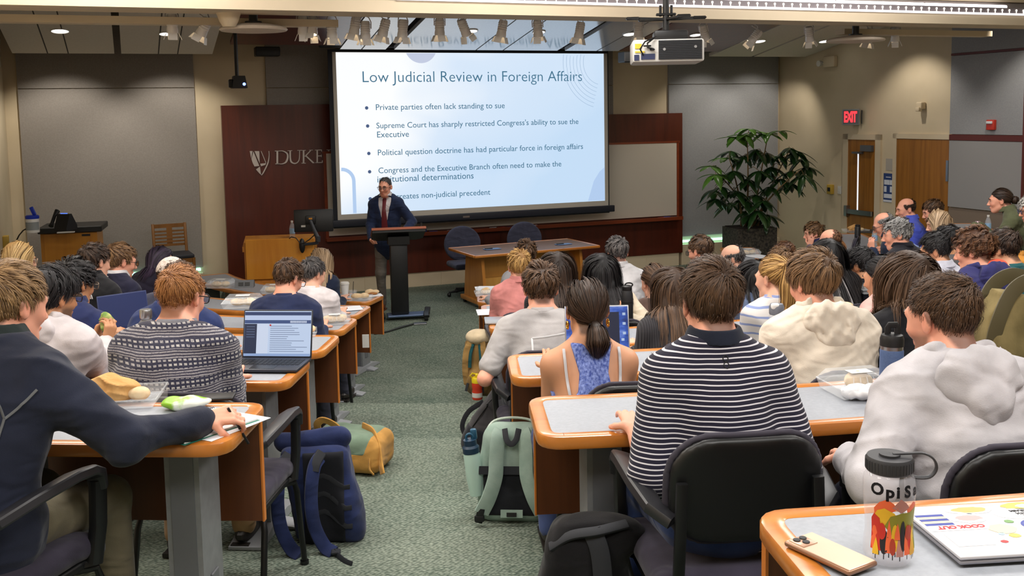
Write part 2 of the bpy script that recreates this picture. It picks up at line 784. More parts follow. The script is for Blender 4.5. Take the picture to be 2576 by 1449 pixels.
mb.box(fw(S_L - .1, 8.4, HC / 2 - .1), (.2, 17.4, HC + .2), RW)
struct('wall_left', mb, M_tan)
mb = MB()
mb.box(fw((S_L + S_R) / 2, 17.0, HC / 2 - .1), (S_R - S_L + .6, .2, HC + .2), RW)
struct('wall_back', mb, M_tan)
mb = MB()
mb.box(fw((S_L + S_R) / 2, 11.4, 4.2), (S_R - S_L, 11.2, .1), RW)
struct('ceiling', mb, M_wht2)
mb = MB()
mb.box(fw((S_L + S_R) / 2, 2.85, 4.55), (S_R - S_L, 5.9, .1), RW)
struct('ceiling_front', mb, M_dark)


def wall_box(mb, s0, s1, z0, z1, o0, o1):
    mb.box(fw((s0 + s1) / 2, (o0 + o1) / 2, (z0 + z1) / 2), (s1 - s0, abs(o1 - o0), z1 - z0), RW)


def rwall_box(mb, t0, t1, z0, z1, o0, o1):
    mb.box(rw((t0 + t1) / 2, (o0 + o1) / 2, (z0 + z1) / 2), (abs(o1 - o0), t1 - t0, z1 - z0), RW)


def one(name, label, cat, m, fn, group=None, angle=35):
    mb = MB()
    fn(mb)
    return tag(obj(name, mb, m, None, angle), label, cat, group)


one('acoustic_panel', 'tall grey cloth wall panel at the far left behind the cabinet and chair', 'wall panel', M_grey,
    lambda b: (wall_box(b, -4.96, -2.82, .5, 2.93, -.12, -.08), wall_box(b, -4.96, -2.82, 2.94, 4.5, -.12, -.08)))
one('acoustic_panel', 'dark grey wall panel above the wood wall, mostly behind the projection screen', 'wall panel', M_grey,
    lambda b: (wall_box(b, -1.87, 3.46, 2.3, 2.92, -.12, -.08), wall_box(b, -1.87, 3.46, 2.93, 4.5, -.12, -.08)))
one('acoustic_panel', 'grey wall panel behind the tall potted plant, right of the wood wall', 'wall panel', M_grey2,
    lambda b: (wall_box(b, 4.46, 6.56, .46, 2.93, -.12, -.08), wall_box(b, 4.46, 6.56, 2.94, 4.5, -.12, -.08)))
one('wood_wall_panel', 'dark reddish wood wall panel carrying the silver lettering', 'wall panel', M_wood,
    lambda b: wall_box(b, -2.49, 1.5, .21, 2.69, -.12, 0))
one('wood_wall_panel', 'dark reddish wood wall panel around the whiteboard, lower than its neighbour', 'wall panel', M_wood,
    lambda b: wall_box(b, 1.502, 4.66, .21, 2.475, -.12, 0))
mb = MB()
wall_box(mb, -2.49, 4.6, 0, .21, -.12, -.015)
for s in (-.6, .55, 1.7, 2.85, 4.0):
    wall_box(mb, s, s + .012, 0, .205, -.02, -.011)
o = struct('baseboard_front', mb, M_tan2)
mb = MB()
wall_box(mb, -5.1, -2.82, 0, .42, -.12, -.03)
wall_box(mb, 4.66, 6.58, 0, .33, -.12, -.03)
struct('baseboard_front_sides', mb, M_tan2)
M_led = mat('glowing_strip', C(190, 240, 225), .5, emit=2.2, ecol=C(170, 245, 225))
one('light_strip', 'thin glowing greenish strip light at the foot of the right grey panel', 'strip light', M_led, lambda b: wall_box(b, 4.68, 5.95, .365, .395, -.12, -.05))
one('light_strip', 'thin glowing strip light low on the far left wall', 'strip light', M_led, lambda b: wall_box(b, -4.2, -2.85, .455, .485, -.12, -.05))

# whiteboard with its marker ledge
wb = thing('whiteboard', 'wide whiteboard on the wood wall, half hidden by the projection screen', 'whiteboard', fw(1.7, 0, 0), TH)
_inv = lambda p, t: (np.asarray(p) - np.array(t.location)) @ np.array(t.matrix_basis.to_3x3())


def local(t):
    L, Rm = np.array(t.location), np.array(t.rotation_euler.to_matrix())
    return lambda p: (np.asarray(p, float) - L) @ Rm


mb = MB()
mb.box((0.02, -.012, 1.415), (5.64, .022, 1.17))
obj('board_surface', mb, mat('whiteboard_enamel', C(206, 198, 186), .35), wb)
mb = MB()
mb.box((.02, -.07, .785), (5.74, .14, .04))
mb.box((.02, -.135, .81), (5.74, .012, .02))
obj('marker_ledge', mb, M_woodh, wb)
mb = MB()
for s0, s1, z0, z1 in ((-2.85, 2.9, 2.0, 2.03), (2.84, 2.88, .8, 2.02), (-2.84, -2.8, .8, 2.02)):
    mb.box(((s0 + s1) / 2, -.014, (z0 + z1) / 2), (s1 - s0, .028, z1 - z0))
obj('board_frame', mb, M_woodh, wb)
_rng = random.Random(4)
_mk = [mat('marker_' + n, c, .4) for n, c in (('blue', C(40, 60, 150)), ('black', C(25, 25, 28)), ('pale', C(210, 210, 214)), ('red', C(160, 40, 40)))]
for i, s in enumerate([.42, .55, .68, .8, .95, 1.08, 1.35, 1.48, 1.62, 1.86, 2.0, 4.2, 4.33, 4.45]):
    mb = MB()
    mb.cyl((-.06, 0, .009), (.045, .004, .009), .0085)
    mb.cyl((.045, .004, .009), (.062, .005, .009), .007)
    o = obj('marker_pen', mb, _mk[i % 4])
    o.location = fw(s, .08 + .02 * (i % 3), .805)
    o.rotation_euler = (0, 0, TH + _rng.uniform(-.2, .2))
    tag(o, 'small %s marker pen lying on the whiteboard ledge' % ('blue', 'black', 'pale', 'red')[i % 4], 'pen', 'marker pens on the whiteboard ledge')
mb = MB()
mb.rbox((0, 0, .03), (.16, .06, .06), .008)
o = obj('board_eraser', mb, mat('eraser_felt', C(40, 60, 120), .9))
o.location, o.rotation_euler = fw(.24, .06, .805), (0, 0, TH)
tag(o, 'dark blue board eraser on the whiteboard ledge beside the lectern', 'eraser')

# ---------------------------------------------------------------- projection screen
OFF = .4
ps = thing('projection_screen', 'large pull-down projection screen glowing with a pale blue slide', 'projection screen', fw(1.04, OFF, 0), TH)
mb = MB()
x0, x1 = -2.14, 2.1
mb.box(((x0 + x1) / 2, .006, 2.2), (x1 - x0, .008, 2.45))
obj('screen_cloth', mb, mat('screen_black_border', C(14, 18, 30), .7), ps)
mb = MB()
mb.box((0, 0, 2.23), (4.16, .006, 2.32))
obj('viewing_surface', mb, mat('screen_white', C(188, 182, 172), .8), ps)
M_slide = mat('slide_light', C(40, 40, 40), .8)
_n = NT(M_slide)
_v = _n.coord((.5, .5, .9))
_f = _n.noise(_v, .9, 2, .4, .5)
_tc = _n.n('ShaderNodeTexCoord')
_sx = _n.n('ShaderNodeSeparateXYZ')
_n.l(_tc.outputs['Object'], _sx.inputs[0])
_xx = _n.math('ADD', _n.math('MULTIPLY', _sx.outputs[0], -.13), _n.math('MULTIPLY', _sx.outputs[2], .12))  # glare painted into the pale slide wash, brighter towards upper left
_c = _n.ramp(_n.math('ADD', _n.math('MULTIPLY', _f, .55), _xx), [(.34, C(196, 221, 246)), (.62, C(216, 232, 250)), (.80, C(252, 254, 255))])
_n.l(_c, _n.b.inputs['Emission Color'])
_n.b.inputs['Emission Strength'].default_value = 1.0
X0, X1, Z0, Z1 = -2.03, 2.02, 1.165, 3.385
mb = MB()
mb.box(((X0 + X1) / 2, -.004, (Z0 + Z1) / 2), (X1 - X0, .004, Z1 - Z0))
sl = obj('slide', mb, M_slide, ps)
mb = MB()
mb.rbox((0, 0, 1.04), (4.36, .05, .10), .012)
obj('bottom_bar', mb, mat('screen_bar', C(28, 32, 44), .5), ps)
mb = MB()
mb.box((-.22, -.027, 1.04), (.1, .004, .026))
obj('maker_badge', mb, M_steel, ps)
mb = MB()
mb.rbox((0, 0, 3.52), (4.5, .14, .14), .02)
obj('screen_case', mb, mat('screen_case_paint', C(40, 40, 44), .6), ps)
M_ink = mat('slide_ink', C(10, 10, 12), .8, emit=1.0, ecol=C(62, 112, 140))
M_ink2 = mat('slide_bullet', C(10, 10, 12), .8, emit=1.0, ecol=C(72, 92, 130))
M_pale = mat('slide_shape', C(10, 10, 12), .8, emit=1.0, ecol=C(196, 204, 226))
M_pale2 = mat('slide_shape_blue', C(10, 10, 12), .8, emit=1.0, ecol=C(178, 204, 238))


def slide_pt(px, py):
    s, z = onw(px, py, OFF)
    return np.array([s - 1.04, -.0075, z])


def slide_text(s, px, py, px_end, m, bold=.0):
    """A line of slide text from one pixel to another, set to the width it has on the slide."""
    a, b = slide_pt(px, py), slide_pt(px_end, py)
    t = text('slide_text', s, 1.0, m, a, (1, 0, 0), (0, 0, 1), ps, bold=bold)
    bpy.context.view_layer.update()
    k = (b[0] - a[0]) / max(.01, t.dimensions.x)
    t.scale = (k, k, 1)
    return t


t = slide_text('Low Judicial Review in Foreign Affairs', 909, 207, 1461, M_ink, -.008)
for s, a, y, b in (('Private parties often lack standing to sue', 944, 277, 1268), ("Supreme Court has sharply restricted Congress's ability to sue the", 946, 323, 1454), ('Executive', 947, 346, 1027),
                   ('Political question doctrine has had particular force in foreign affairs', 949, 391, 1465), ('Congress and the Executive Branch often need to make the', 951, 436, 1411),
                   ('institutional determinations', 948, 459, 1190), ('This creates non-judicial precedent', 955, 503, 1233)):
    slide_text(s, a, y, b, M_ink)
for px, py in ((922, 271.5), (924.5, 317), (927.5, 386), (929.5, 432), (931, 500)):
    p = slide_pt(px, py)
    mb = MB()
    mb.cyl(p, p + np.array([0, -.0015, 0]), .024, n=16)
    obj('bullet_dot', mb, M_ink2, ps)
mb = MB()
p = slide_pt(1058, 113)
mb.prism([(p[0] + .235 * math.cos(a), max(-9, .235 * math.sin(a))) for a in np.linspace(PI + .42, 2 * PI - .42, 24)], (0, -.0068, Z1 + .09), (1, 0, 0), (0, 0, 1), (0, -1, 0), .0006)
obj('slide_half_disc', mb, M_pale, ps)
mb = MB()
for k in range(7):
    R_ = .32 + .055 * k
    pts = [np.array([X1 - .02 + R_ * math.cos(a), -.0072, Z1 - .13 + R_ * 1.05 * math.sin(a)]) for a in np.linspace(PI * .88, 1.42 * PI, 26)]
    pts = [q for q in pts if q[0] < X1 - .01 and q[2] < Z1 - .01]
    mb.tube(pts, .0028, 5)
obj('slide_arcs', mb, mat('slide_line', C(10, 10, 12), .8, emit=1.0, ecol=C(150, 176, 206)), ps)
mb = MB()
pts = [np.array([X0 + .02 + .17 * math.cos(a), -.0068, 1.62 + .17 * math.sin(a)]) for a in np.linspace(PI / 2, 0, 12)] + [np.array([X0 + .19, -.0068, Z0 + .01])]
mb.tube(pts, .5, 8, flat=(.10, .001), up=(0, 1, 0))
obj('slide_corner_shape', mb, M_pale2, ps)
mb = MB()
mb.prism([(.0, 0), (.28, 0), (.28, .5), (.2, .44), (.1, .3)], (X1 - .285, -.0068, Z0 + .01), (1, 0, 0), (0, 0, 1), (0, -1, 0), .0006)
obj('slide_corner_shape', mb, M_pale2, ps)

# ---------------------------------------------------------------- silver wall lettering and crest
M_sil = mat('satin_silver_letters', C(196, 186, 180), .45, .3)


def onwall_local(px, py):
    s, z = onw(px, py, .015)
    return s, z


_lw = thing('wall_lettering', 'silver DUKE L lettering with shield emblem on the dark wood wall', 'lettering', fw(-1.4, 0, 1.9), TH)
_ll = lambda px, py: np.array([onw(px, py, .015)[0] + 1.4, onw(px, py, .015)[1] - 1.9])


def z1px(x, y):                                       # from the close-up: 6.44 px per px, origin 520,230
    return _ll(520 + x / 6.44, 230 + y / 6.44)


def plate(polys, name):
    mb = MB()
    for po in polys:
        q = [z1px(*p) for p in po]
        mb.prism([(a[0], a[1]) for a in q], (0, 0, 0), (1, 0, 0), (0, 0, 1), (0, -1, 0), .018)
    return obj(name, mb, M_sil, _lw)


def curve(pts, n=8):
    """Catmull-Rom through 2-D points."""
    P = [np.array(p, float) for p in pts]
    P = [2 * P[0] - P[1]] + P + [2 * P[-1] - P[-2]]
    out = []
    for i in range(1, len(P) - 2):
        for k in range(n):
            t = k / n
            out.append(.5 * ((2 * P[i]) + (P[i + 1] - P[i - 1]) * t + (2 * P[i - 1] - 5 * P[i] + 4 * P[i + 1] - P[i + 2]) * t * t + (3 * P[i] - P[i - 1] - 3 * P[i + 1] + P[i + 2]) * t ** 3))
    return [tuple(p) for p in out] + [tuple(pts[-1])]


def ring(outer, inner):
    n = len(outer)
    return [[outer[i], outer[i + 1], inner[i + 1], inner[i]] for i in range(n - 1)]


plate([[(697, 967), (743, 967), (721, 1085)]], 'emblem')
plate([[(757, 972), (725, 1095), (745, 1160), (775, 1215), (852, 1208)]], 'emblem')
plate([[(775, 967), (852, 967), (858, 1165)]], 'emblem')
plate([[(876, 967), (886, 967), (962, 1150), (955, 1160)], [(866, 1172), (962, 1162), (950, 1190), (880, 1212)]], 'emblem')
plate(ring(curve([(1003, 967), (1006, 1040), (982, 1160), (905, 1320), (880, 1350)]), curve([(1013, 967), (1016, 1045), (998, 1165), (930, 1310), (890, 1362)])), 'emblem')
plate([[(862, 1218), (798, 1265), (880, 1350)], [(880, 1350), (798, 1265), (850, 1325)]], 'emblem')
# D U K E L A W in upright roman capitals, strokes as separate slabs of one letter
plate([[(1130, 962), (1158, 962), (1158, 1176), (1130, 1176)], [(1105, 960), (1175, 960), (1175, 970), (1105, 972)], [(1112, 1168), (1180, 1166), (1180, 1178), (1112, 1180)]] +
      ring(curve([(1158, 970), (1230, 972), (1290, 1010), (1298, 1070), (1270, 1140), (1220, 1168), (1158, 1168)]), curve([(1158, 960), (1240, 960), (1312, 1000), (1326, 1068), (1300, 1145), (1235, 1178), (1158, 1178)])), 'letter')
plate([[(1312, 957), (1386, 955), (1386, 963), (1312, 965)], [(1470, 952), (1540, 950), (1540, 958), (1470, 960)]] +
      ring(curve([(1340, 962), (1342, 1080), (1360, 1150), (1425, 1176), (1480, 1150), (1506, 1090), (1510, 957)]), curve([(1364, 962), (1366, 1080), (1384, 1136), (1428, 1158), (1470, 1138), (1494, 1085), (1498, 957)])), 'letter')
plate([[(1556, 952), (1582, 952), (1582, 1164), (1556, 1164)], [(1535, 952), (1606, 950), (1606, 958), (1535, 960)], [(1535, 1158), (1606, 1158), (1606, 1168), (1535, 1168)], [(1582, 1050), (1680, 952), (1700, 950), (1598, 1060)],
       [(1588, 1040), (1612, 1036), (1750, 1160), (1716, 1164)], [(1660, 948), (1720, 946), (1720, 954), (1660, 956)]], 'letter')
plate([[(1778, 946), (1802, 946), (1802, 1158), (1778, 1158)], [(1756, 946), (1866, 942), (1866, 954), (1756, 956)], [(1856, 942), (1866, 942), (1868, 976), (1858, 976)], [(1802, 1040), (1854, 1038), (1854, 1050), (1802, 1052)],
       [(1852, 1025), (1862, 1025), (1862, 1064), (1852, 1064)], [(1760, 1150), (1872, 1144), (1872, 1158), (1760, 1160)], [(1866, 1120), (1880, 1116), (1880, 1156), (1866, 1158)]], 'letter')
plate([[(1966, 942), (1990, 942), (1990, 1152), (1966, 1152)], [(1944, 942), (2014, 940), (2014, 950), (1944, 952)], [(1946, 1144), (2064, 1138), (2064, 1152), (1946, 1154)], [(2058, 1110), (2074, 1106), (2076, 1148), (2060, 1150)]], 'letter')
plate([[(2170, 938), (2186, 938), (2120, 1150), (2106, 1150)], [(2170, 938), (2192, 938), (2272, 1146), (2244, 1148)], [(2140, 1078), (2232, 1076), (2232, 1086), (2140, 1088)]], 'letter')
plate([[(2282, 936), (2308, 936), (2366, 1142), (2350, 1146)], [(2350, 1146), (2362, 1146), (2420, 980), (2408, 980)], [(2396, 936), (2422, 936), (2478, 1140), (2460, 1144)], [(2460, 1144), (2474, 1144), (2532, 936), (2518, 936)]], 'letter')

# ---------------------------------------------------------------- ceiling clouds, sloping down towards the front
CT = math.tan(math.radians(10))
CO, CZ = .6, 3.34


def cl(s, o, dz=0):
    return fw(s, o, CZ + CT * (o - CO) + dz)


_cx = nrm(WA)
_cy = nrm(WN + ZV * CT)
_cz = np.cross(_cx, _cy)


def cloud(label, s0, s1, m, o0=.6, o1=5.5, seams=(), cat='ceiling panel', name='ceiling_cloud'):
    mb = MB()
    mb.prism([(s0, 0), (s1, 0), (s1, (o1 - o0) * 1.015), (s0, (o1 - o0) * 1.015)], cl(0, o0), _cx, _cy, -np.cross(_cx, _cy), .05)
    o = tag(obj(name, mb, m), label, cat)
    for s in seams:
        mb = MB()
        mb.prism([(s, .002), (s + .014, .002), (s + .014, (o1 - o0) * 1.01), (s, (o1 - o0) * 1.01)], cl(0, o0, -.002), _cx, _cy, -np.cross(_cx, _cy), .01)
        q = obj('seam', mb, mat('dark_seam_line', C(70, 66, 60), .9), o)  # dark strip along the board joint
    return o


cloud('grey sloping ceiling panel at the far left with one recessed light', -4.93, -3.79, M_cloud, seams=(-4.55, -4.32))
cloud('grey sloping ceiling panel between the dark gap and the first hanging disc', -3.71, -2.62, M_cloud, seams=(-3.28, -3.05))
cloud('dark wood soffit panel left of the projection screen', -2.44, -1.05, M_wood, o0=1.1)
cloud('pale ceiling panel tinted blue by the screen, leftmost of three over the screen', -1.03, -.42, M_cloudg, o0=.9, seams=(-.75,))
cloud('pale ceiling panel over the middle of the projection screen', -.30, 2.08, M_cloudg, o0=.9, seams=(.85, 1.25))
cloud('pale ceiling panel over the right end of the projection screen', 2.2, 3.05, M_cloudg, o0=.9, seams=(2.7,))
cloud('dark wood soffit panel above the large hanging projector', 3.07, 4.75, M_wood, o0=.9)
cloud('grey sloping ceiling panel above the potted plant', 4.78, 5.55, M_cloud)
cloud('grey sloping ceiling panel along the right wall', 5.6, 6.58, M_cloud, o1=3.6)

# cross beam with the strip-light trough
BO = 5.75


def beam_box(mb, z0, z1, o0, o1, s0=S_L, s1=S_R):
    mb.box(fw((s0 + s1) / 2, (o0 + o1) / 2, (z0 + z1) / 2), (s1 - s0, o1 - o0, z1 - z0), RW)


mb = MB()
beam_box(mb, 3.36, 3.46, 5.45, 5.85)
beam_box(mb, 3.46, 4.4, 5.45, 5.62)
beam_box(mb, 3.62, 4.4, 5.62, 5.72, S_L, S_R)
struct('ceiling_beam', mb, varied('beam_paint', C(206, 190, 164), C(212, 196, 170), 2, .8))
mb = MB()
beam_box(mb, 3.3, 3.36, 5.0, 5.16, -4.9, -1.9)
beam_box(mb, 3.3, 3.36, 5.0, 5.16, 3.6, 5.7)
struct('ceiling_beam_batten', mb, M_tan2)
tr = thing('strip_light_trough', 'long bright strip light running along the ceiling beam', 'strip light', fw(0, 0, 0), TH)
_tl = local(tr)
M_tube = mat('lit_tube', C(255, 255, 255), .5, emit=4, ecol=(1, .96, 1, 1))
for s in np.arange(-1.55, 5.0, 1.13):
    mb = MB()
    mb.cyl(_tl(fw(s, 5.80, 3.555)), _tl(fw(s + 1.10, 5.80, 3.555)), .02, n=10)
    obj('tube', mb, M_tube, tr)
mb = MB()
mb.box(_tl(fw(2.4, 5.66, 3.54)), (7.9, .02, .15))
obj('reflector', mb, mat('trough_grey', C(150, 142, 138), .6), tr)
mb = MB()
mb.box(_tl(fw(2.4, 5.868, 3.472)), (7.9, .012, .022))
obj('lit_lip', mb, mat('trough_lip_glow', C(240, 236, 238), .4, emit=.8, ecol=(1, .96, 1, 1)), tr)  # lip given its own glow, standing for tube light falling on it
mb = MB()
mb.box(_tl(fw(2.4, 5.84, 3.512)), (7.9, .01, .058))
obj('louver_backing', mb, mat('trough_shade', C(132, 124, 128), .6), tr)
mb = MB()
for s in np.arange(-1.5, 6.3, .1):
    mb.cyl(_tl(fw(s, 5.848, 3.516)), _tl(fw(s, 5.852, 3.516)), .012, n=10)
    mb.box(_tl(fw(s, 5.85, 3.498)), (.007, .006, .022))
lv = obj('louver', mb, mat('trough_louver', C(250, 246, 235), .4, emit=1.2, ecol=(1, .93, .8, 1)), tr)  # glowing dots stand for tube light showing through the slots
lv['kind'] = 'stuff'

# ---------------------------------------------------------------- right wall: doors, panels, small fittings
mb = MB()
for t0, t1, z0, z1 in ((1.55, 1.66, 0, 2.11), (2.26, 2.37, 0, 2.11), (1.55, 2.37, 2.03, 2.11)):
    rwall_box(mb, t0, t1, z0, z1, 0, .035)
struct('door_1_frame', mb, M_tan2)
M_door = wood('oak_door_veneer', C(128, 80, 20), C(166, 108, 36), 2, .55, .4, .2)
d1 = MB()
rwall_box(d1, 1.66, 1.86, 0, 2.03, .002, .02)
rwall_box(d1, 1.90, 2.26, 0, 2.03, .002, .02)
rwall_box(d1, 1.86, 1.90, 0, .95, .002, .02)
rwall_box(d1, 1.86, 1.90, 1.82, 2.03, .002, .02)
door = struct('door_1', d1, M_door)
mb = MB()
rwall_box(mb, 1.86, 1.90, .95, 1.82, .004, .01)
obj('door_window', mb, mat('lit_door_glass', C(220, 225, 235), .2, emit=1.1, ecol=C(225, 232, 245)), door)['kind'] = 'structure'
mb = MB()
rwall_box(mb, 1.70, 2.24, .9, .97, .03, .075)
rwall_box(mb, 1.66, 1.72, .86, 1.02, .02, .09)
obj('push_bar', mb, M_steel, door)
mb = MB()
rwall_box(mb, 1.98, 2.22, 1.86, 1.95, .02, .07)
rwall_box(mb, 1.83, 2.0, 1.82, 1.85, .02, .1)
obj('door_closer', mb, mat('closer_grey', C(110, 112, 116), .4, .5), door)
mb = MB()
for t0, t1, z0, z1 in ((2.62, 2.69, 0, 2.13), (2.62, 3.68, 2.06, 2.13)):
    rwall_box(mb, t0, t1, z0, z1, 0, .03)
struct('door_2_frame', mb, M_tan2)
mb = MB()
rwall_box(mb, 2.69, 3.67, 0, 2.055, .0, .02)
d2 = struct('door_2', mb, M_door)
mb = MB()
rwall_box(mb, 3.63, 3.67, 1.5, 1.78, .02, .035)
obj('hinge', mb, M_steel, d2)
one('acoustic_panel', 'grey wall panel above the red stripe with the red fire strobe', 'wall panel', M_grey2, lambda b: (rwall_box(b, 3.69, 4.86, 2.135, 3.165, 0, .045), rwall_box(b, 3.69, 4.86, 3.2, 4.5, 0, .045)))
one('acoustic_panel', 'smooth grey board panel behind the woman in the olive shirt', 'wall panel', mat('grey_board', C(150, 148, 148), .6), lambda b: rwall_box(b, 3.69, 4.86, 1.165, 2.05, 0, .045))
one('wainscot_panel', 'dark taupe wall panel below the grey board on the right wall', 'wall panel', mat('taupe_panel', C(128, 112, 98), .8), lambda b: rwall_box(b, 3.69, 4.86, 0, 1.15, 0, .03))
mb = MB()
rwall_box(mb, 3.69, 4.86, 2.055, 2.13, 0, .05)
rwall_box(mb, 3.69, 4.86, 3.168, 3.198, 0, .05)
rwall_box(mb, 4.86, 4.885, 0, 4.5, 0, .05)
struct('trim_1', mb, M_red)
ex = thing('exit_sign', 'lit red EXIT sign above the wooden door', 'exit sign', rw(1.83, 0, 2.27), R=RW @ rz(-.65))
mb = MB()
mb.rbox((-.1, -.13, .1), (.25, .05, .24), .01)
obj('sign_box', mb, mat('exit_grey', C(150, 152, 158), .5), ex)
mb = MB()
mb.box((-.1, -.156, .1), (.225, .004, .21))
obj('sign_face', mb, mat('exit_face', C(96, 98, 106), .5), ex)
text('exit_letters', 'EXIT', .155, mat('exit_red', C(255, 60, 60), .5, emit=2.6, ecol=C(255, 40, 50)), (-.2, -.1595, .03), (1, 0, 0), (0, 0, 1), ex, bold=.006, spacing=.86).scale = (.64, 1.4, 1)
mb = MB()
mb.box((.055, -.10, .1), (.012, .12, .2))
mb.box((-.05, -.06, .1), (.1, .1, .1))
obj('sign_mount', mb, M_black, ex)
el = thing('emergency_light', 'cream emergency light with lamp head high on the right wall', 'emergency light', rw(1.24, 0, 3.14), R=RW @ rz(-PI / 2))
mb = MB()
mb.rbox((0, -.04, .09), (.26, .08, .17), .015)
obj('housing', mb, M_tan2, el)
mb = MB()
mb.lathe([(.001, -.05), (.03, -.05), (.045, .0), (.048, .03), (.001, .03)], (-.2, -.08, .07), 14, rx(PI / 2))
mb.cyl((-.13, -.05, .07), (-.2, -.05, .07), .012)
obj('lamp_head', mb, M_white, el)
one('motion_sensor', 'small cream motion sensor on the tan wall above the second door', 'sensor', M_tan2, lambda b: (b.rbox(rw(3.17, .05, 2.52), (.09, .1, .1), .015, 3, RW), b.rbox(rw(3.17, .09, 2.47), (.06, .07, .06), .01, 2, RW)))
fs = thing('fire_strobe', 'red fire alarm strobe on the grey wall panel', 'fire alarm', rw(4.4, .045, 2.2), R=RW @ rz(-PI / 2))
mb = MB()
mb.rbox((0, -.025, .06), (.12, .05, .13), .008)
obj('strobe_box', mb, mat('alarm_red', C(196, 52, 34), .4), fs)
mb = MB()
mb.rbox((0, -.06, .09), (.085, .03, .035), .008)
obj('strobe_lens', mb, mat('strobe_clear', C(225, 225, 228), .15), fs)
pt = thing('wall_poster', 'small blue and white notice on the wall between the two doors', 'poster', rw(2.52, 0, 1.12), R=RW @ rz(-PI / 2))
mb = MB()
mb.box((0, -.004, .22), (.20, .006, .42))
obj('sheet', mb, mat('poster_navy', C(44, 66, 120), .6), pt)
mb = MB()
for x, z, w, h in ((-.055, .30, .06, .07), (.0, .30, .045, .07), (.055, .30, .05, .07), (-.06, .2, .05, .085), (.06, .2, .05, .085), (0, .1, .17, .06), (0, .028, .19, .03), (0, .375, .1, .012)):
    mb.box((x, -.008, z), (w, .003, h))
obj('print_blocks', mb, mat('poster_white', C(214, 218, 228), .6), pt)
mb = MB()
mb.box((.02, -.004, .56), (.16, .005, .17))
obj('name_card', mb, mat('card_grey', C(176, 168, 158), .5), pt)
yb = thing('wall_dispenser', 'yellow call box on the right wall beside the plant', 'call box', rw(1.27, 0, 1.17), R=RW @ rz(-PI / 2))
mb = MB()
mb.rbox((0, -.03, .07), (.11, .06, .15), .008)
obj('case', mb, mat('safety_yellow', C(196, 160, 60), .5), yb)
mb = MB()
mb.box((0, -.062, .07), (.06, .006, .06))
obj('window', mb, M_black, yb)
one('light_switch', 'white light switch plate between the yellow box and the door', 'switch', M_wht2, lambda b: (rwall_box(b, 1.42, 1.5, 1.18, 1.3, 0, .012), rwall_box(b, 1.445, 1.475, 1.21, 1.27, .012, .018)))
el2 = thing('emergency_light', 'cream emergency light high on the left wall at the picture edge', 'emergency light', fw(S_L, 1.35, 3.12), R=RW @ rz(PI / 2))
mb = MB()
mb.rbox((0, -.04, .09), (.26, .08, .17), .015)
obj('housing', mb, M_tan2, el2)
mb = MB()
mb.lathe([(.001, -.05), (.03, -.05), (.045, .0), (.048, .03), (.001, .03)], (.16, -.08, .07), 14, rx(PI / 2))
obj('lamp_head', mb, M_white, el2)
yb2 = thing('wall_dispenser', 'yellow call box low on the left wall beside the cabinet', 'call box', fw(S_L, 1.0, .98), R=RW @ rz(PI / 2))
mb = MB()
mb.rbox((0, -.03, .12), (.12, .06, .17), .008)
mb.mi = 1
mb.rbox((0, -.025, -.03), (.12, .05, .1), .008)
obj('case', mb, [mat('safety_yellow'), mat('box_grey', C(150, 140, 125), .6)], yb2)
# ---------------------------------------------------------------- lamps at the front of the room
for _s in (-4.43, -3.1):
    spot('wall_wash_lamp', fw(_s, .95, 3.36), fw(_s, .02, 1.6), 62, 100, .6)
for _s in (5.05, 6.0):
    spot('wall_wash_lamp', fw(_s, .95, 3.36), fw(_s, .02, 1.6), 44, 100, .6)
for _t, _p in ((1.3, 34), (3.1, 46), (5.2, 44)):
    spot('wall_wash_lamp', rw(_t, .85, 3.55), rw(_t, .02, 1.4), _p, 100, .6)
area('stage_lamp', tuple(fw(.8, 2.6, 3.5)), 4.5, .4, 60, (1, .93, .84), (0, 0, TH))
# ================================================================ FURNITURE
M_lam = varied('grey_desk_laminate', C(148, 152, 160), C(156, 160, 168), 90, .42, spec=.4)
M_trim = wood('oak_desk_edge', C(176, 102, 36), C(206, 132, 56), 0, .6, .28, .5)
M_mod = wood('brown_modesty_panel', C(86, 46, 20), C(108, 60, 28), 2, .5, .45, .1)
M_band = mat('oak_edge_band', C(204, 120, 44), .35)
M_leg = varied('grey_steel_leg', C(116, 118, 120), C(124, 126, 128), 30, .45, spec=.5)
M_legd = mat('grey_leg_face', C(98, 100, 104), .45)
M_seat = fabric('dark_purple_seat_cloth', C(52, 48, 62), .9)
M_shell = mat('black_chair_shell', C(15, 16, 18), .42, bump=(260, .08, .001))
M_arm = mat('black_chair_arm', C(36, 36, 40), .38)
M_foot = mat('grey_leg_foot', C(150, 152, 156), .4)

RN = [3.65, 5.05, 6.35, 7.62, 8.84, 10.12, 11.55]     # near edge of each desk row
DD = .45                                              # desk depth
DH = .72


def pol(r, deg, z=0):
    a = math.radians(deg)
    return np.array([RC0[0] + r * math.sin(a), RC0[1] - r * math.cos(a), z])


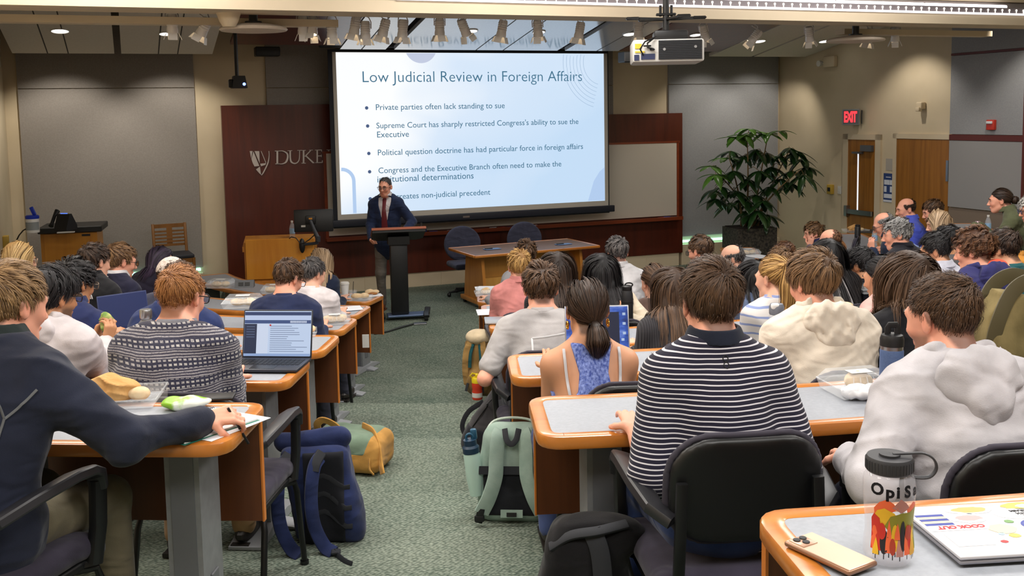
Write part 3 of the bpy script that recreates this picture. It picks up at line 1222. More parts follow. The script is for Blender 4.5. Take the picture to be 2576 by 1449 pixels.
def desk(row, d0, d1, label, legs):
    """Curved desk of a row between two angles; d0 is the end by the aisle."""
    fz = TIER * row
    r1 = RN[row]
    r0 = r1 - DD
    base = pol(r1, d0, fz)
    t = thing('lecture_desk', label, 'desk', base, 0, 'curved lecture desks')
    L = lambda p: np.asarray(p) - base
    sg = 1 if d1 > d0 else -1
    n = max(6, int(abs(d1 - d0) * r1 / 14))
    ds = np.linspace(d0, d1, n)
    e = math.degrees(.05 / r1) * sg
    top = fz + DH
    mb = MB()
    q = np.linspace(d0 + e * .9, d1 - e * .9, n)
    for a, b in zip(q[:-1], q[1:]):
        vs = [L(pol(r0 + .045, a, top - .004)), L(pol(r1 - .05, a, top - .004)), L(pol(r1 - .05, b, top - .004)), L(pol(r0 + .045, b, top - .004))]
        vs += [v - ZV * .026 for v in vs]
        mb.add(vs, [(0, 1, 2, 3), (7, 6, 5, 4), (1, 5, 6, 2), (0, 3, 7, 4)])
    obj('tabletop', mb, M_lam, t)
    # bullnose around all four sides
    c = .045
    w = .026
    path = [L(pol(r1 - w, d, top - .022)) for d in np.linspace(d0 + e * 1.6, d1 - e * 1.6, n)]

    def corner(p0, pc, p1):
        return [(1 - k) ** 2 * p0 + 2 * k * (1 - k) * pc + k * k * p1 for k in (.2, .4, .6, .8)]
    P = lambda r, d: L(pol(r, d, top - .022))
    ew = math.degrees(w / r1) * sg
    path += corner(path[-1], P(r1 - w, d1 - ew), P(r1 - .09, d1 - ew))
    path += [P(r1 - .09, d1 - ew), P(r0 + .09, d1 - ew)]
    far = [P(r0 + w, d) for d in np.linspace(d1 - e * 1.6, d0 + e * 1.6, n)]
    path += corner(path[-1], P(r0 + w, d1 - ew), far[0]) + far
    path += corner(path[-1], P(r0 + w, d0 + ew), P(r0 + .09, d0 + ew)) + [P(r0 + .09, d0 + ew), P(r1 - .09, d0 + ew)]
    path += corner(path[-1], P(r1 - w, d0 + ew), path[0]) + [path[0] - (path[1] - path[0]) * .004, path[0] + (path[1] - path[0]) * .004]
    mb = MB()
    mb.tube(path, 1.0, 12, caps=False, flat=(.052, .044), fix=True)
    obj('edge_trim', mb, M_trim, t)
    mb = MB()
    m0, m1 = d0 + e * .5, d1 - e * .5
    q = np.linspace(m0, m1, n)
    for a, b in zip(q[:-1], q[1:]):
        vs = [L(pol(r0 + .03, a, top - .045)), L(pol(r0 + .05, a, top - .045)), L(pol(r0 + .05, b, top - .045)), L(pol(r0 + .03, b, top - .045))]
        vs += [v - ZV * .36 for v in vs]
        mb.add(vs, [(0, 1, 2, 3), (7, 6, 5, 4), (1, 5, 6, 2), (0, 3, 7, 4), (0, 4, 5, 1), (3, 2, 6, 7)])
    mp = obj('modesty_panel', mb, M_mod, t)
    for a, s in ((m0, -sg), (m1, sg)):
        mb = MB()
        k = math.degrees(.006 / r0) * s
        vs = [L(pol(rr, aa, zz)) for zz in (top - .044, top - .407) for rr, aa in ((r0 + .028, a), (r0 + .052, a), (r0 + .052, a + k), (r0 + .028, a + k))]
        mb.add(vs, [(0, 1, 2, 3), (7, 6, 5, 4), (0, 4, 5, 1), (1, 5, 6, 2), (2, 6, 7, 3), (3, 7, 4, 0)])
        obj('edge_band', mb, M_band, mp)
    for d in legs:
        ex, ey = pol(1, d + 90) - np.append(RC0, 0), -(pol(1, d) - np.append(RC0, 0))
        R = np.stack([ex, ey, ZV], 1)
        p = L(pol(r1 - .2, d, 0)) * np.array([1, 1, 0])
        mb = MB()
        mb.box(p + ZV * (DH - .05 + .03) / 2, (.11, .17, DH - .05 - .03), R)
        lg = obj('leg', mb, M_leg, t, 20)
        mb = MB()
        mb.box(p - ey * .0865 + ZV * .36, (.075, .004, .6), R)
        mb.rbox(p + ex * .058 + ZV * .18, (.008, .06, .11), .003, 1, R)
        obj('leg_plate', mb, M_legd, lg)
        mb = MB()
        prof = [(-.27, .004), (-.27, .016), (-.1, .05), (.1, .05), (.27, .016), (.27, .004)]
        mb.prism(prof, p - ex * .075, ey, ZV, ex, .15)
        mb.prism([(-.09, .004), (-.09, .05), (.16, .012), (.16, .004)], p - ey * .05, ex, ZV, ey, .10)
        obj('foot', mb, M_foot, lg)
    return t


_rown = ['front', 'second', 'third', 'fourth', 'fifth', 'sixth', 'last']
_lend = [-14.3, -8.95, -6.1, -4.25, -3.1, -2.05]
_lfar = [-62, -52, -46, -38, -32, -28]
for i in range(6):
    while min(((pol(r_, _lfar[i]) - fw(S_L, 0, 0)) @ WA) for r_ in (RN[i], RN[i] - DD)) < .2:
        _lfar[i] += .5
    desk(i, _lend[i], _lfar[i], 'curved grey desk, %s row from the screen, on the left of the aisle' % _rown[i],
         [_lend[i] - math.degrees(.19 / RN[i]), (_lend[i] + _lfar[i]) / 2, _lfar[i] + math.degrees(.2 / RN[i])])
_rend = [2.4, 2.7, 3.0, 3.1, 3.15, 3.2, 5.0]
_rfar = [88, 88, 84, 44, 30, 26, 20]
for i in range(7):
    k = math.degrees(.22 / RN[i])
    desk(i, _rend[i], _rfar[i], 'curved grey desk, %s row from the screen, on the right of the aisle' % _rown[i],
         [_rend[i] + k] + list(np.linspace(_rend[i], _rfar[i], 4)[1:-1]) + [_rfar[i] - k])

# ---------------------------------------------------------------- armchair, built once and copied
def chair_shell(P, grow=0.0):
    y = P[:, 1] - .55 * P[:, 0] ** 2 + .20 + .16 * (P[:, 2] - .62)
    q = np.abs(np.stack([P[:, 0], P[:, 2] - .705], 1)) - (np.array([.205, .15], F4) - .115)
    d2 = np.sqrt((np.maximum(q, 0) ** 2).sum(1)) + np.minimum(q.max(1), 0) - .115 - grow
    return d2, y


def _c_back(P):
    d2, y = chair_shell(P)
    return smax(d2, np.abs(y) - .018, .02)


def _c_lip(P):
    d2, y = chair_shell(P)
    return smax(np.abs(d2) - .012, np.abs(y - .016) - .010, .012)


def _c_pad(P):
    d2, y = chair_shell(P, -.02)
    return smax(d2, np.abs(y - .034) - .018, .03)


def _c_seat(P):
    q = P.copy()
    q[:, 2] += .25 * q[:, 0] ** 2 * 0 - .03 * np.clip((q[:, 1] - .12) / .12, 0, 1) ** 2 * -1
    return rbx(q, (0, .02, .445), (.245, .24, .04), .038) * .9


def sdf_obj(name, f, lo, hi, h, m, parent=None, sm=1):
    V, Q = sdf_mesh(f, lo, hi, h)
    if sm:
        V = relax(V, Q, sm, .5)
    return raw(name, V, Q, m, parent)


chair0 = thing('armchair', 'x', 'chair')
_b = sdf_obj('backrest', _c_back, (-.3, -.32, .48), (.3, .02, 1.0), .0105, M_shell, chair0)
sdf_obj('rim', _c_lip, (-.3, -.32, .48), (.3, .02, 1.0), .0085, mat('chair_rim', C(58, 54, 66), .8), _b, 2)
sdf_obj('back_pad', _c_pad, (-.3, -.32, .48), (.3, .05, 1.0), .0125, M_seat, _b)
_s = sdf_obj('seat', _c_seat, (-.32, -.3, .36), (.32, .34, .54), .0125, M_seat, chair0)
mb = MB()
mb.rbox((0, .02, .393), (.46, .46, .03), .012)
obj('seat_pan', mb, M_shell, _s)
for s in (-1, 1):
    mb = MB()
    mb.tube([(s * .195, -.205, .63), (s * .238, -.17, .655), (s * .25, -.06, .672), (s * .252, .1, .68), (s * .252, .17, .674), (s * .25, .205, .655), (s * .248, .215, .61)], [1, 1.0, 1.15, 1.2, 1.1, 1, .9], 12, flat=(.058, .034), up=(0, 0, 1))
    a = obj('armrest', mb, M_arm, chair0)
    mb = MB()
    mb.tube([(s * .248, .212, .635), (s * .246, .205, .5), (s * .238, .19, .39), (s * .2, .17, .385)], 1, 10, flat=(.032, .055), up=(0, 1, 0))
    obj('arm_post', mb, M_shell, a)
    mb = MB()
    mb.tube([(s * .18, -.235, .74), (s * .185, -.235, .6), (s * .185, -.215, .46), (s * .19, -.15, .395)], 1, 8, flat=(.03, .02), up=(0, 1, 0))
    obj('back_bracket', mb, M_shell, chair0)
    for y0, y1 in ((.2, .25), (-.18, -.27)):
        mb = MB()
        mb.tube([(s * .2, y0 * .6, .385), (s * .235, y0, .37), (s * .243, y0 + (y1 - y0) * .15, .33), (s * .25, y1, .012)], .0125, 10)
        mb.cyl((s * .25, y1, 0), (s * .25, y1, .016), .018, n=12)
        obj('leg', mb, M_blackm, chair0)
_chair_used = [False]


def place_chair(x, y, z, yaw, label, dx=0):
    if not _chair_used[0]:
        _chair_used[0] = True
        chair0.location, chair0.rotation_euler = (x, y, z), (0, 0, yaw)
        chair0['label'], chair0['group'] = label, 'black lecture armchairs'
        return chair0
    return dup(chair0, (x, y, z), yaw, label, 'black lecture armchairs')


# two round-backed navy chairs behind the front table
def _fc(P):
    y = P[:, 1] - .5 * P[:, 0] ** 2
    return smax(ell(P, (0, 0, .70), (.27, 9, .25)), np.abs(y) - .03, .03)


fc = thing('panel_chair', 'round-backed navy chair behind the left half of the front table', 'chair', (-.72, 13.93, 0), TH + PI, 'navy chairs behind the front table')
M_navyc = fabric('navy_chair_cloth', C(62, 64, 82), .9)
sdf_obj('backrest', _fc, (-.32, -.1, .4), (.32, .15, .98), .014, M_navyc, fc)
mb = MB()
mb.rbox((0, .27, .44), (.5, .48, .08), .035)
obj('seat', mb, M_navyc, fc)
mb = MB()
mb.cyl((0, .25, .08), (0, .25, .42), .03)
mb.tube([(0, 0, .62), (0, .02, .4), (0, .2, .38)], .02, 8)
obj('column', mb, M_blackm, fc)
for k in range(5):
    a = 2 * PI * k / 5
    mb = MB()
    mb.tube([(0, .25, .09), (.28 * math.cos(a), .25 + .28 * math.sin(a), .06)], [.022, .014], 8)
    mb.sphere((.28 * math.cos(a), .25 + .28 * math.sin(a), .03), .03, 10)
    obj('base_arm', mb, M_black, fc)
dup(fc, (.16, 14.34, 0), TH + PI, 'round-backed navy chair behind the right half of the front table')

# ---------------------------------------------------------------- front table on casters
_tc = [np.array([-.87, 13.2, 0]), np.array([-.42, 12.43, 0]), np.array([1.16, 13.17, 0]), np.array([.74, 13.96, 0])]
_ex = nrm((_tc[2] - _tc[1]) + (_tc[3] - _tc[0]))
_ey = np.cross(ZV, _ex)
_ctr = sum(_tc) / 4
_ft = thing('front_table', 'oak panel table with dark top and casters in front of the whiteboard', 'table', _ctr, R=np.stack([_ex, _ey, ZV], 1))
M_oak = wood('golden_oak', C(186, 116, 40), C(214, 146, 62), 2, .5, .35, .3)
M_oakl = wood('pale_oak_panel', C(206, 146, 66), C(224, 168, 86), 2, .5, .4, .2)
M_ttop = wood('walnut_table_top', C(112, 80, 58), C(134, 98, 72), 0, .5, .3, .3)
mb = MB()
mb.rbox((0, 0, .725), (1.80, .88, .02), .004, 1)
_tt = obj('tabletop', mb, M_ttop, _ft)
mb = MB()
for c, s in (((0, -.445, .722), (1.82, .03, .035)), ((0, .445, .722), (1.82, .03, .035)), ((-.905, 0, .722), (.03, .86, .035)), ((.905, 0, .722), (.03, .86, .035))):
    mb.rbox(c, s, .01, 2)
obj('edge_trim', mb, M_trim, _tt)
for s in (-1, 1):
    mb = MB()
    mb.prism([(-.34, .1), (.34, .1), (.25, .70), (-.25, .70)], (s * .72 - .02, 0, 0), (0, 1, 0), (0, 0, 1), (1, 0, 0), .04)
    e = obj('end_panel', mb, M_oak, _ft)
    mb = MB()
    mb.rbox((s * .72, 0, .075), (.09, .84, .06), .01, 2)
    obj('end_base', mb, M_oak, e)
    for y in (-.36, .36):
        mb = MB()
        mb.cyl((s * .72 - .02, y, .027), (s * .72 + .02, y, .027), .027, n=14)
        obj('caster', mb, M_black, e)
mb = MB()
mb.box((0, .05, .46), (1.40, .02, .46))
obj('modesty_panel', mb, M_oakl, _ft)
mb = MB()
mb.rbox((0, -.02, .27), (1.40, .1, .2), .006, 1)
obj('lower_rail', mb, M_oakl, _ft)
for q, lab in (((1238, 627), 'blue folded paper lying on the left of the front table'), ((1417, 615), 'blue folded paper with a dark remote on the right of the front table')):
    p = atz(*q, .738)
    mb = MB()
    mb.rbox((0, 0, .004), (.22, .11, .008), .002, 1)
    mb.mi = 1
    mb.rbox((-.05, .0, .014), (.1, .04, .012), .004, 2)
    o = obj('leaflet', mb, [mat('leaflet_blue', C(96, 124, 168), .6), M_black])
    o.location, o.rotation_euler = p, (0, 0, TH + .1)
    tag(o, lab, 'leaflet')

# ---------------------------------------------------------------- lectern cart beside the speaker
lc = thing('lectern', 'black column lectern on casters with a slanted cherry top', 'lectern', (-1.44, 12.15, 0), .2)
mb = MB()
mb.prism([(-.30, -.21), (.36, -.21), (.36, .12), (.28, .2), (-.22, .2), (-.30, .1)], (0, .0, 1.06), (1, 0, 0), nrm((0, 1, -.40)), nrm((0, .40, 1)), .03)
obj('desk_top', mb, wood('cherry_lectern', C(150, 66, 30), C(176, 88, 44), 0, .6, .3, .4), lc)
mb = MB()
mb.prism([(-.29, -.20), (.35, -.20), (.35, .12), (.27, .19), (-.21, .19), (-.29, .1)], (0, 0, 1.03), (1, 0, 0), nrm((0, 1, -.40)), nrm((0, .40, 1)), .03)
mb.box((0.03, -.02, .99), (.26, .2, .1))
obj('under_tray', mb, M_black, lc)
mb = MB()
mb.rbox((.03, 0, .53), (.21, .16, .92), .012, 2)
obj('column', mb, M_black, lc)
mb = MB()
mb.rbox((.12, -.02, .055), (.5, .22, .022), .006, 1)
obj('base_plate', mb, mat('lectern_plate', C(96, 116, 150), .35, .3), lc)
for s, a, b in ((-1, (-.2, -.16), (-.2, .26)), (1, (.33, -.2), (.40, .22))):
    mb = MB()
    mb.tube([(a[0], a[1] - .05, .06), (a[0], a[1], .075), (b[0], b[1], .075), (b[0], b[1] + .05, .06)], 1, 10, flat=(.07, .035))
    f = obj('foot_bar', mb, M_black, lc)
    for q in (a, b):
        mb = MB()
        mb.cyl((q[0] - .02, q[1] - .01, .035), (q[0] + .02, q[1] - .01, .035), .034, n=14)
        obj('caster', mb, M_black, f)
mb = MB()
mb.tube([(.3, -.12, 1.1), (.31, -.1, 1.2)], .014, 8)
obj('microphone', mb, M_black, lc)

# ---------------------------------------------------------------- oak podium with monitor arm
_p0 = at(702, 660, 11.75)
pd = thing('podium', 'golden oak podium cabinet left of the speaker', 'podium', (_p0[0], 11.75, 0), .12)
mb = MB()
mb.box((0, .35, .52), (.80, .70, 1.04))
obj('body', mb, M_oak, pd)
mb = MB()
mb.rbox((0.02, -.02, .84), (.80, .035, .48), .006, 1)
_pu = obj('front_board', mb, wood('podium_face', C(206, 128, 36), C(228, 156, 56), 2, .35, .35, .3), pd)
mb = MB()
mb.box((0.02, -.012, .28), (.80, .03, .56))
obj('lower_board', mb, _mats['podium_face'], pd)
mb = MB()
mb.prism([(0, .99), (.3, 1.09), (.72, .99), (.72, .93), (0, .93)], (-.42, 0, 0), (0, 1, 0), (0, 0, 1), (1, 0, 0), .84)
obj('sloped_top', mb, M_oak, pd)
mo = thing('monitor_arm', 'black monitor seen from behind on an articulated arm at the podium', 'monitor', (_p0[0], 11.75, 0), .12)
_ml = local(mo)
mb = MB()
c = at(789, 555, 11.8)
mb.rbox(_ml(c), (.46, .035, .27), .012, 2, rx(-.1))
obj('monitor_back', mb, M_black, mo)
mb = MB()
mb.rbox(_ml(at(781, 553, 11.76)), (.12, .03, .1), .01, 2)
mb.mi = 1
mb.box(_ml(at(781, 550, 11.735)), (.04, .008, .02))
mb.mi = 2
mb.box(_ml(at(763, 569, 11.76)), (.05, .02, .022))
obj('mount_plate', mb, [M_black, mat('amber_tag', C(220, 150, 50), .5), M_wht2], mo)
mb = MB()
_pp_ = [_ml(at(x, y, Y)) for x, y, Y in ((781, 556, 11.73), (790, 578, 11.66), (797, 594, 11.62), (800, 600, 11.62))]
mb.tube(_pp_, [.02, .022, .026, .03], 10)
_pp_ = [_ml(at(x, y, Y)) for x, y, Y in ((800, 594, 11.62), (800, 608, 11.62))]
mb.tube(_pp_, .03, 10)
_pp_ = [_ml(at(x, y, Y)) for x, y, Y in ((800, 611, 11.62), (786, 613, 11.64), (760, 615, 11.66))]
mb.tube(_pp_, .018, 10)
obj('arm', mb, mat('arm_grey', C(52, 54, 60), .4), mo)
mb = MB()
mb.sphere(_ml(at(760, 618, 11.66)), (.036, .03, .09), 14)
obj('clamp', mb, M_black, mo)
mb = MB()
mb.tube([_ml(at(x, y, Y)) for x, y, Y in ((728, 600, 11.7), (733, 596, 11.66), (745, 599, 11.64), (755, 612, 11.63), (764, 612, 11.62), (778, 603, 11.62), (792, 590, 11.6))], .006, 6)
obj('cable', mb, M_black, mo)

# ---------------------------------------------------------------- cabinet with phone and wipes, wooden chair, platform corner at far left
_cb = fw(-4.35, 1.0, TIER * 2)
cbn = thing('cabinet', 'oak equipment cabinet with black top in the far left corner', 'cabinet', _cb, TH - .1)
mb = MB()
mb.box((-.02, .0, .44), (.62, .5, .88))
obj('body', mb, wood('cabinet_oak', C(176, 112, 20), C(196, 130, 34), 2, .4, .4, .2), cbn)
mb = MB()
mb.rbox((0, 0, .915), (.70, .6, .07), .008, 1)
obj('worktop', mb, M_black, cbn)
mb = MB()
mb.box((-.04, -.258, .45), (.5, .014, .84))
_cd = obj('door', mb, _mats['cabinet_oak'], cbn)
mb = MB()
mb.box((.17, -.268, .845), (.09, .02, .022))
obj('handle', mb, M_black, _cd)
zt = TIER * 2 + .952
ph = thing('desk_phone', 'black desk phone with a blue lit screen on the oak cabinet', 'phone', at(152, 560, 11.25), TH - .5)
ph.location.z = zt
mb = MB()
mb.prism([(-.1, .0), (.12, .0), (.12, .05), (.02, .19), (-.02, .19), (-.1, .03)], (-.02, 0, 0), (0, 1, 0), (0, 0, 1), (1, 0, 0), .15)
obj('phone_body', mb, M_black, ph)
mb = MB()
mb.tube([(-.06, -.09, .06), (-.065, -.06, .09), (-.065, .0, .17), (-.06, .05, .22)], [.028, .02, .02, .03], 12)
obj('handset', mb, M_black, ph)
mb = MB()
mb.box((.055, -.005, .165), (.085, .004, .07), rx(-.98 + PI / 2 - .45))
obj('phone_screen', mb, mat('phone_blue', C(60, 90, 200), .3, emit=1.2, ecol=C(90, 130, 245)), ph)
wt = thing('wipes_tub', 'white wipes tub with an open blue lid on the oak cabinet', 'tub', at(83, 578, 11.1))
wt.location.z = zt
mb = MB()
mb.lathe([(.001, 0), (.068, 0), (.07, .01), (.07, .15), (.066, .16), (.001, .16)], n=24)
obj('tub', mb, M_white, wt)
mb = MB()
mb.lathe([(.07, .155), (.073, .16), (.073, .185), (.06, .195), (.001, .195)], n=24)
mb.rbox((.012, 0, .24), (.045, .02, .1), .015, 3, ry(-.4))
obj('lid', mb, mat('wipes_blue', C(30, 60, 190), .4), wt)
mb = MB()
mb.lathe([(.0705, .03), (.0712, .03), (.0712, .12), (.0705, .12)], n=24, a0=PI, a1=2 * PI)
obj('tub_print', mb, mat('print_grey', C(150, 156, 158), .6), wt)
mb = MB()
mb.rbox((0, 0, .006), (.18, .06, .012), .003, 1)
o = obj('notice_card', mb, M_wht2)
o.location, o.rotation_euler = at(165, 572, 11.0), (0, 0, TH - .1)
o.location.z = zt
tag(o, 'small white card lying in front of the desk phone', 'card')
mb = MB()
mb.tube([at(72, 572, 11.35), at(58, 580, 11.4), at(48, 592, 11.45), at(42, 604, 11.5), at(38, 620, 11.55), at(36, 650, 11.6)], .008, 6)
tag(obj('power_cable', mb, M_black), 'black cable looping down the left side of the oak cabinet', 'cable')

M_chw = wood('dark_chair_wood', C(120, 76, 22), C(146, 96, 36), 2, .6, .4, .2)
wc = thing('wooden_chair', 'wooden chair with slatted back and dark seat against the left grey wall', 'chair', fw(-3.22, .62, TIER * 2), TH + PI + .1)
for s in (-1, 1):
    mb = MB()
    mb.tube([(s * .2, -.23, 0), (s * .2, -.21, .44), (s * .2, -.27, .84)], 1, 8, flat=(.036, .036))
    obj('leg', mb, M_chw, wc)
    mb = MB()
    mb.tube([(s * .22, .2, 0), (s * .22, .2, .43)], 1, 8, flat=(.04, .04))
    obj('leg', mb, M_chw, wc)
for z, h in ((.81, .05), (.74, .022), (.695, .022), (.65, .022), (.605, .022), (.56, .03)):
    mb = MB()
    mb.box((0, -.245 - .07 * (z - .6), z), (.40, .018, h))
    obj('back_slat', mb, M_chw, wc)
mb = MB()
mb.box((0, -.25, .68), (.07, .012, .22))
obj('back_splat', mb, M_chw, wc)
mb = MB()
mb.rbox((0, -.01, .45), (.46, .46, .05), .015)
obj('seat', mb, mat('dark_seat_leather', C(34, 36, 44), .6), wc)
mb = MB()
for c, s in (((0, .2, .40), (.44, .025, .06)), ((0, -.21, .40), (.4, .025, .06)), ((.21, 0, .40), (.025, .4, .06)), ((-.21, 0, .40), (.025, .4, .06))):
    mb.box(c, s)
obj('apron', mb, M_chw, wc)

# ---------------------------------------------------------------- potted plant
M_leaf = varied('glossy_leaf', C(22, 46, 22), C(44, 82, 34), 5, .28, spec=.6)
M_leaf2 = varied('young_leaf', C(66, 112, 36), C(96, 142, 52), 5, .3, spec=.6)
_pb = at(1885, 640, 15.3)
pl = thing('potted_plant', 'tall glossy umbrella plant in a dark square planter in the right corner', 'plant', (_pb[0], 15.3, 0), .25)
mb = MB()
mb.prism([(-.33, -.26), (.33, -.26), (.33, .26), (-.33, .26)], (0, 0, 0), (1, 0, 0), (0, 1, 0), (0, 0, 1), .70)
obj('planter', mb, varied('planter_mottle', C(34, 34, 34), C(86, 80, 70), 30, .6), pl)
mb = MB()
mb.box((0, 0, .701), (.6, .46, .02))
obj('soil', mb, mat('potting_soil', C(40, 30, 22), .95), pl)
M_stem = mat('plant_stem', C(120, 96, 58), .7)
_rg = np.random.RandomState(5)
_tips = []
_pl = lambda px, py, Y=15.3: rz(-.25) @ (at(px, py, Y) - np.array([_pb[0], 15.3, 0]))
for bx, mid, tip in ((-.1, (1868, 500), (1835, 400)), (-.02, (1885, 480), (1880, 360)), (.06, (1905, 480), (1930, 350)), (.14, (1920, 500), (1985, 380)), (0, (1890, 520), (1800, 430)), (.1, (1910, 510), (2010, 430))):
    Y = 15.3 + _rg.uniform(-.2, .2)
    a, b, c = np.array([bx, _rg.uniform(-.1, .1), .7]), _pl(*mid, Y), _pl(*tip, Y)
    mb = MB()
    pts = [(1 - t) ** 2 * a + 2 * t * (1 - t) * b + t * t * c for t in np.linspace(0, 1, 12)]
    mb.tube(pts, list(np.linspace(.02, .007, 12)), 8)
    obj('stem', mb, M_stem, pl)
    for t in (.45, .6, .72, .84, .93, 1.0):
        _tips.append((1 - t) ** 2 * a + 2 * t * (1 - t) * b + t * t * c)


def leaf(mb, base, d, L, w, droop):
    d = nrm(d)
    x, y, _ = frame(d)
    y = y if y[2] > 0 else -y
    x = np.cross(d, y)
    rows = []
    K = 6
    for i in range(K + 1):
        t = i / K
        c = base + d * (L * t) - ZV * (droop * L * t * t) + y * .0
        ww = w * (math.sin(PI * min(1, t * .93 + .07)) ** .8) * (1 if t < .97 else .1)
        rows.append((c - x * ww + y * .16 * ww, c, c + x * ww + y * .16 * ww))
    vs = [p for r in rows for p in r]
    fs = []
    for i in range(K):
        for j in (0, 1):
            fs.append((3 * i + j, 3 * i + j + 1, 3 * i + 4 + j, 3 * i + 3 + j))
    mb.add(vs, fs)


_cl = [(1790, 418), (1800, 440), (1828, 398), (1838, 380), (1852, 345), (1872, 340), (1885, 325), (1905, 332), (1930, 336), (1962, 330), (1985, 372), (2003, 380), (2018, 400), (2030, 420), (2022, 440), (1992, 430), (1960, 392), (1930, 385), (1900, 376), (1870, 392),
       (1845, 430), (1815, 470), (1795, 478), (1850, 480), (1880, 450), (1910, 430), (1940, 420), (1965, 450), (1985, 460), (1935, 470), (1900, 490), (1870, 500), (1840, 510), (1920, 505), (1905, 530), (1880, 530), (1930, 540), (1800, 500)]
for k, (px, py) in enumerate(_cl):
    c = _pl(px, py, 15.3 + _rg.uniform(-.42, .34))
    near = min(_tips, key=lambda q: np.linalg.norm(q - c))
    mb = MB()
    mb.tube([near, (near + c) / 2 + ZV * .05, c], .0045, 6)
    st = obj('leaf_stalk', mb, M_stem, pl)
    mb = MB()
    n = 5 + k % 3
    a0 = _rg.rand() * 6
    young = py < 350 or px < 1830 and py < 445
    for i in range(n):
        a = a0 + 2 * PI * i / n
        d = np.array([math.cos(a), math.sin(a), -.55 + .35 * _rg.rand() + (.35 if young else 0)])
        leaf(mb, c, d, _rg.uniform(.22, .34), _rg.uniform(.045, .068), _rg.uniform(.15, .6))
    o = obj('leaf_cluster', mb, M_leaf2 if young else M_leaf, pl, 60)
    md = o.modifiers.new('thick', 'SOLIDIFY')
    md.thickness = .0025

# ---------------------------------------------------------------- things hanging from the ceiling
def track_light(px, py, tilt, side, label, lit=True):
    s, z = onw(px, py, 5.08)
    t = thing('track_spotlight', label, 'spotlight', fw(s, 5.08, z), TH, 'track spotlights on the front rail')
    R = rz(side) @ rx(tilt)
    mb = MB()
    q = lambda p: np.asarray(p, float) @ R.T
    mb.lathe([(.001, .09), (.034, .09), (.042, .075), (.043, -.02), (.047, -.04), (.048, -.07), (.042, -.07), (.04, -.05), (.001, -.04)], (0, 0, 0), 18, R)
    for zz in (-.01, .01, .03, .05):
        mb.lathe([(.0425, zz), (.046, zz + .003), (.046, zz + .008), (.0425, zz + .011)], (0, 0, 0), 18, R)
    can = obj('lamp_can', mb, mat('spot_grey', C(222, 218, 216), .4, 0), t)
    mb = MB()
    mb.lathe([(.001, -.052), (.038, -.052)], (0, 0, 0), 16, R)
    obj('lens', mb, mat('spot_lens', C(255, 230, 190), .4, emit=7 if lit else .5, ecol=C(255, 226, 180)), can)
    top = max(.26, 3.60 - z)
    mb = MB()
    mb.tube([q((-.052, 0, .02)), q((-.052, 0, .08)), (-.035, 0, .12), (0, 0, .135), (.035, 0, .12), q((.052, 0, .08)), q((.052, 0, .02))], .005, 6)
    mb.cyl((0, 0, .13), (0, 0, top), .01, n=8)
    mb.rbox((0, 0, top), (.09, .05, .05), .008, 1)
    obj('yoke', mb, mat('yoke_grey', C(206, 200, 200), .4, 0), t)
    for a in (0, PI / 2, PI, 1.5 * PI):
        mb = MB()
        Ra = R @ rz(a)
        mb.box(np.array([0, -.062, -.098]) @ Ra.T, (.072, .003, .06), Ra @ rx(-.4))
        obj('barn_door', mb, mat('barn_door_grey', C(226, 222, 218), .5), can)
    return t


_sp = [(433, 62, .1, 0), (513, 70, .5, 1.2), (762, 66, .15, -.2), (786, 68, -.25, -.5), (835, 76, 0, 0), (893, 66, .2, 1.0), (919, 78, .1, 0), (966, 72, .3, .9), (1013, 74, .15, .3), (1106, 70, .05, 0), (1168, 72, .5, -1.1),
       (1263, 74, .2, .8), (1353, 74, .25, -.6), (1458, 78, .2, .7), (1606, 76, .1, -.2), (1772, 84, .4, -1.1), (1898, 94, .7, 1.2), (2036, 88, .35, -.9), (2186, 92, .2, .5), (2252, 88, .3, -.7)]
_ord = ['first', 'second', 'third', 'fourth', 'fifth', 'sixth', 'seventh', 'eighth', 'ninth', 'tenth', 'eleventh', 'twelfth', 'thirteenth', 'fourteenth', 'fifteenth', 'sixteenth', 'seventeenth', 'eighteenth', 'nineteenth', 'twentieth']
for i, q in enumerate(_sp):
    track_light(*q, 'grey barn-door spotlight, %s along the ceiling rail counting from the left wall' % _ord[i])
mb = MB()
mb.box(fw(.6, 5.08, 3.63), (10.6, .05, .05), RW)
o = obj('lighting_rail', mb, mat('rail_grey', C(150, 146, 140), .5))
tag(o, 'long grey lighting rail carrying the spotlights behind the ceiling beam', 'rail')


def disc(px, py, wpx, label):
    s, z = onw(px, py, 5.3)
    p = fw(s, 5.3, z)
    r = wpx / 2 * p[1] / FPX
    t = thing('hanging_disc', label, 'ceiling speaker', p, TH)
    mb = MB()
    mb.lathe([(.001, .05), (r * .3, .045), (r * .8, .022), (r * .97, .005), (r, -.008), (r * .96, -.02), (r * .6, -.028), (.001, -.03)], n=48)
    obj('dish', mb, varied('dish_cream', C(206, 192, 176), C(212, 198, 182), 20, .5), t)
    mb = MB()
    mb.cyl((0, 0, .04), (0, 0, .45), .036, n=16)
    mb.cyl((0, 0, .04), (0, 0, .06), .07, n=20)
    obj('stem', mb, M_black, t)


disc(638, 72, 166, 'large round cream disc hanging on a black stem left of the screen')
disc(2152, 100, 142, 'round cream disc hanging on a black stem near the right wall')

